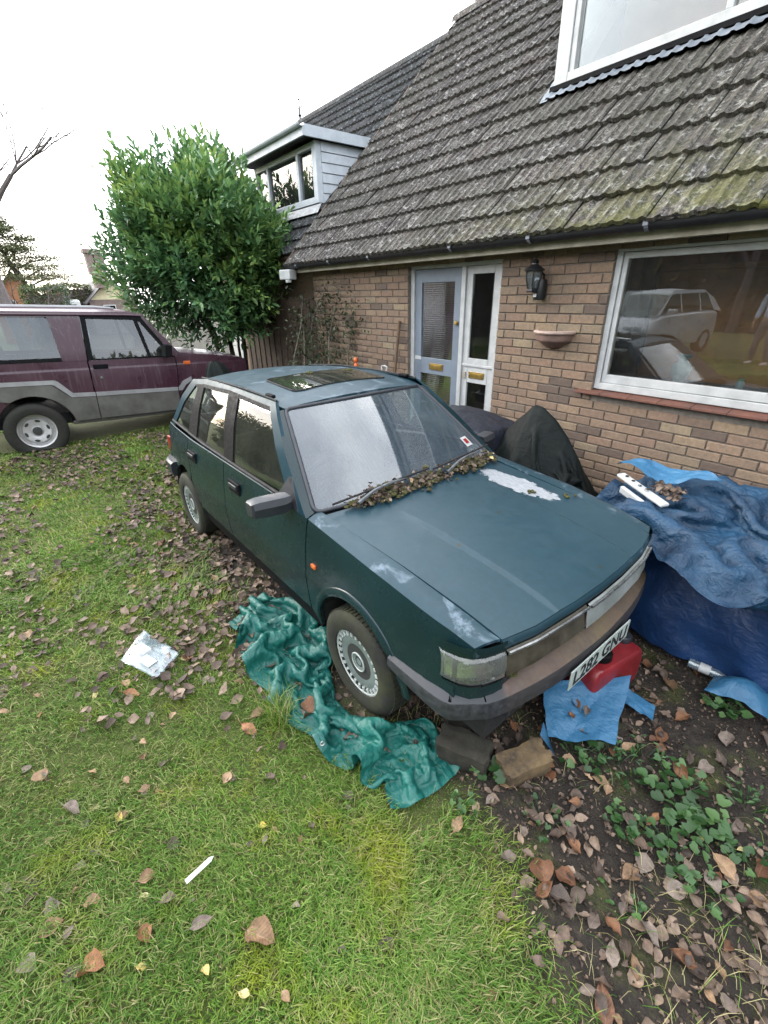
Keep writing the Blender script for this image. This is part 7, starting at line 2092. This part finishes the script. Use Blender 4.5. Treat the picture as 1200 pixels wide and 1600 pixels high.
# clipped hedge
def hedge(name, x0, x1, y0, y1, z0, z1, n, leaf, label, mat='hedge', cat='hedge'):
    P = np.stack([rng.uniform(x0, x1, n), rng.uniform(y0, y1, n), rng.uniform(z0, z1, n)], 1)
    ax = rng.integers(0, 5, n)
    P[ax == 0, 0] = x1; P[ax == 1, 1] = y0; P[ax == 2, 1] = y1; P[ax == 3, 2] = z1; P[ax == 4, 0] = x0
    P += rng.normal(0, .12, P.shape) + (.25 * fbm(P[:, 1] * 1.3 + P[:, 0] * 1.1, P[:, 2] * 1.3, 141))[:, None] * np.array((.6, .6, 1.0))
    V, Fc, A_ = leaf_cloud(P, rng.normal(size=(n, 3)) + np.array((.3, 0, .4)), rng.uniform(.7, 1.3, n) * leaf, rng.random(n))
    root = wroot(name, ((x0 + x1) / 2, (y0 + y1) / 2, z0), label, cat)
    link('foliage', np_mesh('foliage', V, Fc, M[mat], {'rnd': A_}), root)
    MB().box(x0 + .25, x1 - .25, y0 + .25, y1 - .25, z0 - .2, z1 - .25).build('inner_branches', M['bark'], root)
hedge('hedge', -42, -40.5, 1.9, 4.3, -1.5, 2.55, 5200, .17, 'clipped round green hedge beyond the off-roader roof')
hedge('shrub_mass', -64, -62, 5.0, 9.0, -1.5, 3.2, 4000, .28, 'dark rounded tree mass between the two distant houses', 'conifer', 'shrubs')
M['far_brick'] = plain('far_orange_brick', (.34, .16, .085), (.24, .11, .06), 3, .9)
M['far_roof'] = plain('far_slate', (.075, .07, .075), (.05, .047, .05), 3, .8)
M['far_cream'] = plain('far_cream_render', (.62, .56, .36), (.52, .46, .30), 3, .9)
M['far_stone'] = plain('far_chimney_brick', (.20, .15, .13), (.13, .10, .09), 4, .9)
def gable_house(name, x0, x1, y0, y1, ze, zr_, zb, wallm, label, gable=None, along='x'):
    root = wroot(name, ((x0 + x1) / 2, (y0 + y1) / 2, zb), label, 'house')
    MB().box(x0, x1, y0, y1, zb, ze).build('wall', wallm, root)
    ym = (y0 + y1) / 2; o = .35
    for xx in (x0 + .01, x1 - .01): MB().add([(xx, y0, ze), (xx, y1, ze), (xx, ym, zr_ - .12)], [(0, 1, 2)]).build('gable', gable or wallm, root)
    mb = MB()
    for s, (ya) in ((-1, y0 - o), (1, y1 + o)):
        sl = (zr_ - ze) / ((y1 - y0) / 2); zl = ze - sl * o
        mb.add([(x0 - o, ya, zl), (x1 + o, ya, zl), (x1 + o, ym, zr_), (x0 - o, ym, zr_), (x0 - o, ya, zl - .14), (x1 + o, ya, zl - .14), (x1 + o, ym, zr_ - .14), (x0 - o, ym, zr_ - .14)], [(0, 1, 2, 3), (7, 6, 5, 4), (0, 4, 5, 1), (1, 5, 6, 2), (2, 6, 7, 3), (3, 7, 4, 0)])
    rf_ = mb.build('roof', M['far_roof'], root)
    return root, rf_
h1, r1 = gable_house('far_house', -72, -60, 8.2, 12.8, 1.9, 4.0, -1.6, M['far_stone'], 'distant house with a tall brick chimney stack and cream gable left of the laurel', M['far_cream'])
ch = MB(); ch.box(-59.6, -58.4, 9.0, 10.2, 3.0, 4.2); ch.box(-59.5, -58.5, 8.75, 9.35, 4.2, 6.1); ch.box(-59.5, -58.5, 9.5, 10.3, 4.2, 6.2); ch.box(-59.7, -58.3, 8.6, 10.45, 6.1, 6.45)
ch.build('chimney', M['far_stone'], r1)
wn_ = MB().box(-59.99, -59.9, 9.4, 10.6, .2, 1.4).build('window', M['white_paint'], h1); MB().box(-59.899, -59.88, 9.5, 10.5, .3, 1.3).build('pane', M['dark_glass'], wn_)
h2, r2 = gable_house('far_house', -66, -54, .2, 4.0, 2.2, 4.3, -1.6, M['far_brick'], 'distant orange brick house with a dark gabled roof behind the hedge')
for yy in (.9, 2.6):
    wn_ = MB().box(-53.99, -53.9, yy, yy + .9, .9, 2.0).build('window', M['white_paint'], h2)
    MB().box(-53.899, -53.88, yy + .08, yy + .42, 1.0, 1.9).build('pane', M['dark_glass'], wn_); MB().box(-53.899, -53.88, yy + .48, yy + .82, 1.0, 1.9).build('pane', M['dark_glass'], wn_)
for k, (y, zt, lab) in enumerate(((4.45, 3.05, 'pale street pole beyond the hedge, taller left one'), (4.62, 2.75, 'pale street pole beyond the hedge, shorter right one'))):
    tag(MB().tube([(-43, y, -1.5), (-43, y - .05 * (1 - k), zt)], [.07, .05], 8).build('street_pole', M['bracket'], None, 60), lab, 'pole')
cv = wroot('white_van', (-47, 4.9, -1.4), 'white van roof showing beyond the off-roader roof', 'van')
cv_b = MB(); cv_b.box(-49.5, -45.5, 3.4, 5.6, -1.0, 1.95); cv_b.build('body', M['white_paint'], cv, bevel=.15)
MB().box(-45.49, -45.45, 3.7, 5.3, .9, 1.6).build('window', M['dark_glass'], cv)
for xx in (-48.6, -46.4):
    for yy in (3.45, 5.4): MB().lathe([(.0, -.1), (.3, -.1), (.34, -.08), (.34, .08), (.3, .1), (0, .1)], 20, 'y', (xx, yy, -1.1)).build('wheel', M['rubber'], cv, 40)
M['autumn_green'] = foliage_mat('mixed_autumn_foliage', [(0, (.020, .032, .012)), (.6, (.06, .065, .02)), (1, (.16, .11, .03))], .6)
# ------------------------------------------------------------------ things behind the photographer, seen only in the window panes
bare_tree('bare_tree', (-6.5, -15.0, .0), 11.0, 21, 'bare tree across the drive, mirrored in the upper window', (.05, 0), 6, 500)
bare_tree('bare_tree', (-2.2, -17.5, .0), 13.0, 22, 'tall bare tree across the drive, mirrored in the upper window', (-.05, 0), 6, 500)
bare_tree('bare_tree', (2.5, -15.0, .0), 10.0, 23, 'broad bare tree across the drive, mirrored in the upper window', (0, 0), 6, 400)
hedge('boundary_hedge', -26, 10, -21.5, -19.0, -.2, 7.2, 16000, .42, 'tall dark tree belt across the drive behind the photographer', 'autumn_green')
hedge('boundary_hedge', 26, 29, -26, 16, -.2, 10.2, 16000, .55, 'dark hedge to the right of the photographer, mirrored in the off-roader windows', 'conifer')
hedge('garden_hedge', -25, -11, -9.5, -7.8, -.2, 4.2, 9000, .28, 'yellowing garden hedge beside the drive, mirrored in the green car windows', 'autumn_green')
# silver family car on the drive
def silver_car(loc, rz):
    root = empty('silver_car', loc, (0, 0, rz), 'silver family car on the drive, mirrored in the picture window', 'car')
    prof = [(-1.95, .30), (-1.98, .75), (-1.90, 1.0), (-1.72, 1.08), (.95, 1.02), (1.25, .96), (1.75, .80), (1.95, .66), (1.98, .30)]
    mb = MB(); P = []
    for x, zt in ((-1.98, .85), (-1.93, 1.02), (-1.5, 1.06), (-.5, 1.05), (.6, 1.02), (1.0, .98), (1.45, .88), (1.8, .76), (1.95, .62)):
        hw = interp(x, [-1.98, -1.6, 1.2, 1.7, 1.95], [.72, .85, .85, .80, .66])
        sec = [(-hw * .96, .28), (-hw, .45), (-hw, .70), (-hw * .96, zt - .06), (-hw * .86, zt), (0, zt + .03), (hw * .86, zt), (hw * .96, zt - .06), (hw, .70), (hw, .45), (hw * .96, .28)]
        P.append([(x, y, z) for y, z in sec])
    mb.grid(P); mb.add(P[0], [tuple(range(11))]); mb.add(P[-1], [tuple(range(11))])
    mb.build('body', M['silver_paint'], root, 40)
    # roof shell and glass
    def gh(x, z): return interp(z, [1.0, 1.55], [.78, .60])
    P = [[(x, y, z - .05 * (abs(y) / .6) ** 2) for y in frange(-.60, .60, 8)] for x, z in ((-1.84, 1.16), (-1.62, 1.38), (-1.15, 1.53), (-.5, 1.585), (.05, 1.55), (.34, 1.47))]
    MB().grid(P).build('roof', M['silver_paint'], root, 50)
    for s in (-1, 1):
        for a, b, c, d in ((-1.55, -.95, -1.28, -.92), (-.88, -.05, -.88, -.02), (.02, .95, .02, .36)):
            sheet_obj('side_window', sheet([(a, 1.06), (b, 1.04), (d, 1.47), (c, 1.50)], lambda x, z, s=s: (x, s * gh(x, z), z), [], []), M['car_glass'], root)
        for poly in ([(-1.95, 1.02), (-1.58, 1.05), (-1.30, 1.48), (-1.62, 1.36)], [(-.95, 1.03), (-.88, 1.03), (-.88, 1.52), (-.92, 1.52)], [(-.05, 1.02), (.02, 1.02), (.02, 1.52), (-.02, 1.52)], [(.95, 1.02), (1.12, .98), (.40, 1.50), (.35, 1.48)], [(-1.3, 1.48), (.4, 1.46), (.3, 1.55), (-1.2, 1.55)]):
            sheet_obj('pillar', sheet(poly, lambda x, z, s=s: (x, s * (gh(x, z) + .004), z), [], []), M['silver_paint'], root)
        m_ = MB(); m_.obox((.72, s * .92, 1.08), (.07, 0, 0), (0, .10, 0), (0, 0, .06)); m_.build('wing_mirror', M['silver_paint'], root, bevel=.03)
        h = MB(); h.obox((1.76, s * .60, .72), (.10, -s * .05, 0), (0, .14, 0), (-.03, 0, .06)); h.build('headlamp', M['lens'], root, bevel=.02)
        for wx in (-1.3, 1.3):
            w_ = MB(); w_.lathe([(0, s * .07), (.20, s * .06), (.21, s * .03), (.21, -s * .08)], 24, 'y'); wh = w_.build('wheel', M['steel_wheel'], root, 40, loc=(wx, s * .76, .305))
            MB().lathe([(max(r, .20), h_) for r, h_ in tyre_prof(.305, .09)], 32, 'y', closed=True).build('tyre', M['tyre_plain'], wh, 40)
    sheet_obj('windscreen', sheet([(-1, 0), (1, 0), (1, 1), (-1, 1)], lambda u, v: (1.12 - .78 * v + .08 * (1 - u * u), u * (.78 - .18 * v), .99 + .50 * v), frange(-1, 1, 6), [.5]), M['car_glass'], root, 60)
    MB().box(-1.5, .9, -.6, .6, .6, .98).build('cabin', M['dark_inside'], root)
    g = MB(); g.obox((1.965, 0, .55), (.01, 0, 0), (0, .45, 0), (0, 0, .06)); g.build('grille', M['black_trim'], root)
M['silver_paint'] = plain('silver_car_paint', (.55, .56, .58), (.48, .49, .51), 4, .35, .3)
silver_car((-5.75, -5.9, .32), R(97))

# person standing by the drive: one continuous skinned body
def person(loc, rz):
    root = empty('person', loc, (0, 0, rz), 'person in pale blue top and grey jeans, mirrored in the picture window', 'person')
    def skin(name, verts, edges, radii, mat, rootv=0, sub=2):
        me = bpy.data.meshes.new(name); me.from_pydata(verts, edges, [])
        o = bpy.data.objects.new(name, me); COL.objects.link(o)
        m1 = o.modifiers.new('skin', 'SKIN'); m1.use_smooth_shade = True
        m2 = o.modifiers.new('sub', 'SUBSURF'); m2.levels = sub; m2.render_levels = sub
        for i, r_ in enumerate(radii): me.skin_vertices[0].data[i].radius = r_ if isinstance(r_, tuple) else (r_, r_)
        me.skin_vertices[0].data[rootv].use_root = True
        bpy.context.view_layer.update()
        new = bpy.data.meshes.new_from_object(o.evaluated_get(bpy.context.evaluated_depsgraph_get()))
        bpy.data.objects.remove(o); bpy.data.meshes.remove(me)
        new.materials.clear(); new.materials.append(mat)
        for p_ in new.polygons: p_.use_smooth = True; p_.material_index = 0
        return link(name, new, root)
    sk = plain('skin', (.50, .30, .22), (.44, .26, .19), 8, .6); jean = plain('grey_jeans', (.14, .16, .19), (.10, .115, .14), 14, .9); top = plain('pale_blue_top', (.45, .55, .66), (.38, .47, .58), 10, .9); hair = plain('brown_hair', (.06, .04, .025), (.035, .024, .016), 20, .7); shoe = plain('pale_pink_shoes', (.70, .58, .58), (.6, .48, .48), 12, .6)
    # body: legs, torso, neck, head, arms in one surface
    V = [(0, 0, .93), (0, .0, 1.12), (0, .0, 1.32), (0, 0, 1.44), (0, .01, 1.50), (0, .02, 1.60), (0, .02, 1.68),
         (.09, 0, .88), (.15, .08, .50), (.19, .02, .10), (-.09, 0, .88), (-.13, .04, .50), (-.17, -.02, .10),
         (.19, 0, 1.40), (.25, .02, 1.12), (.22, .14, .92), (-.19, 0, 1.40), (-.25, .02, 1.12), (-.22, .14, .92)]
    E_ = [(0, 1), (1, 2), (2, 3), (3, 4), (4, 5), (5, 6), (0, 7), (7, 8), (8, 9), (0, 10), (10, 11), (11, 12), (3, 13), (13, 14), (14, 15), (3, 16), (16, 17), (17, 18)]
    skin('body', V, E_, [(.15, .11), (.13, .095), (.15, .10), (.11, .08), .05, (.075, .09), (.06, .075), .085, .058, .04, .085, .058, .04, .055, .042, .03, .055, .042, .03], sk)
    skin('jeans', [V[0], V[7], V[8], V[9], V[10], V[11], V[12], (0, 0, .99)], [(0, 1), (1, 2), (2, 3), (0, 4), (4, 5), (5, 6), (0, 7)], [(.165, .125), .10, .075, .06, .10, .075, .06, (.15, .11)], jean)
    skin('jumper', [(0, 0, 1.15), (0, 0, .95), (0, 0, 1.32), (0, 0, 1.44), V[13], V[14], (.225, .12, .96), V[16], V[17], (-.225, .12, .96)], [(0, 1), (0, 2), (2, 3), (3, 4), (4, 5), (5, 6), (3, 7), (7, 8), (8, 9)], [(.15, .115), (.165, .125), (.165, .115), (.12, .09), .07, .058, .045, .07, .058, .045], top)
    skin('hair', [(0, -.02, 1.66), (0, -.05, 1.58), (0, -.06, 1.46)], [(0, 1), (1, 2)], [(.088, .09), (.085, .07), (.06, .04)], hair)
    for sx_, V_ in ((1, V[9]), (-1, V[12])):
        skin('shoe', [(V_[0], V_[1] - .05, .045), (V_[0], V_[1] + .06, .04), (V_[0] + .01 * sx_, V_[1] + .16, .035)], [(0, 1), (1, 2)], [(.045, .045), (.045, .038), (.04, .03)], shoe)
    for sx_, V_ in ((1, V[15]), (-1, V[18])):            # hands with five fingers
        w = Vector(V_); d = Vector((0, .35, -1)).normalized(); s_ = Vector((0, 1, .3)).normalized()
        vs = [tuple(w), tuple(w + d * .06)]; es = [(0, 1)]; rs = [.024, (.03, .016)]
        for k, (off, L) in enumerate(((-.028, .062), (-.010, .075), (.010, .070), (.026, .055))):
            b0 = len(vs); base_ = w + d * .085 + s_ * off
            vs += [tuple(base_), tuple(base_ + d * L * .5 + Vector((-sx_ * .010, 0, 0))), tuple(base_ + d * L + Vector((-sx_ * .025, 0, 0)))]; es += [(1, b0), (b0, b0 + 1), (b0 + 1, b0 + 2)]; rs += [.009, .008, .007]
        b0 = len(vs); vs += [tuple(w + d * .04 + s_ * .035), tuple(w + d * .075 + s_ * .052)]; es += [(0, b0), (b0, b0 + 1)]; rs += [.010, .008]
        skin('hand', vs, es, rs, sk, 0, 1)
    for ex in (-.03, .03):
        mb = MB(); mb.lathe([(0, -.010), (.010, 0), (0, .010)], 8, 'y', (ex, .105, 1.625)); mb.build('eye', M['plate_ink'], root, 60)
    mb = MB(); mb.add([(0, .10, 1.62), (.012, .105, 1.585), (-.012, .105, 1.585), (0, .128, 1.588)], [(0, 1, 3), (0, 3, 2), (1, 2, 3)]); mb.build('nose', sk, root, 60)
    mb = MB(); mb.obox((0, .105, 1.555), (.022, 0, 0), (0, .006, 0), (0, 0, .004)); mb.build('mouth', plain('lips', (.42, .18, .16)), root)
person((-3.02, -5.3, .32), R(20))
print('leaves', leaf_count[0])
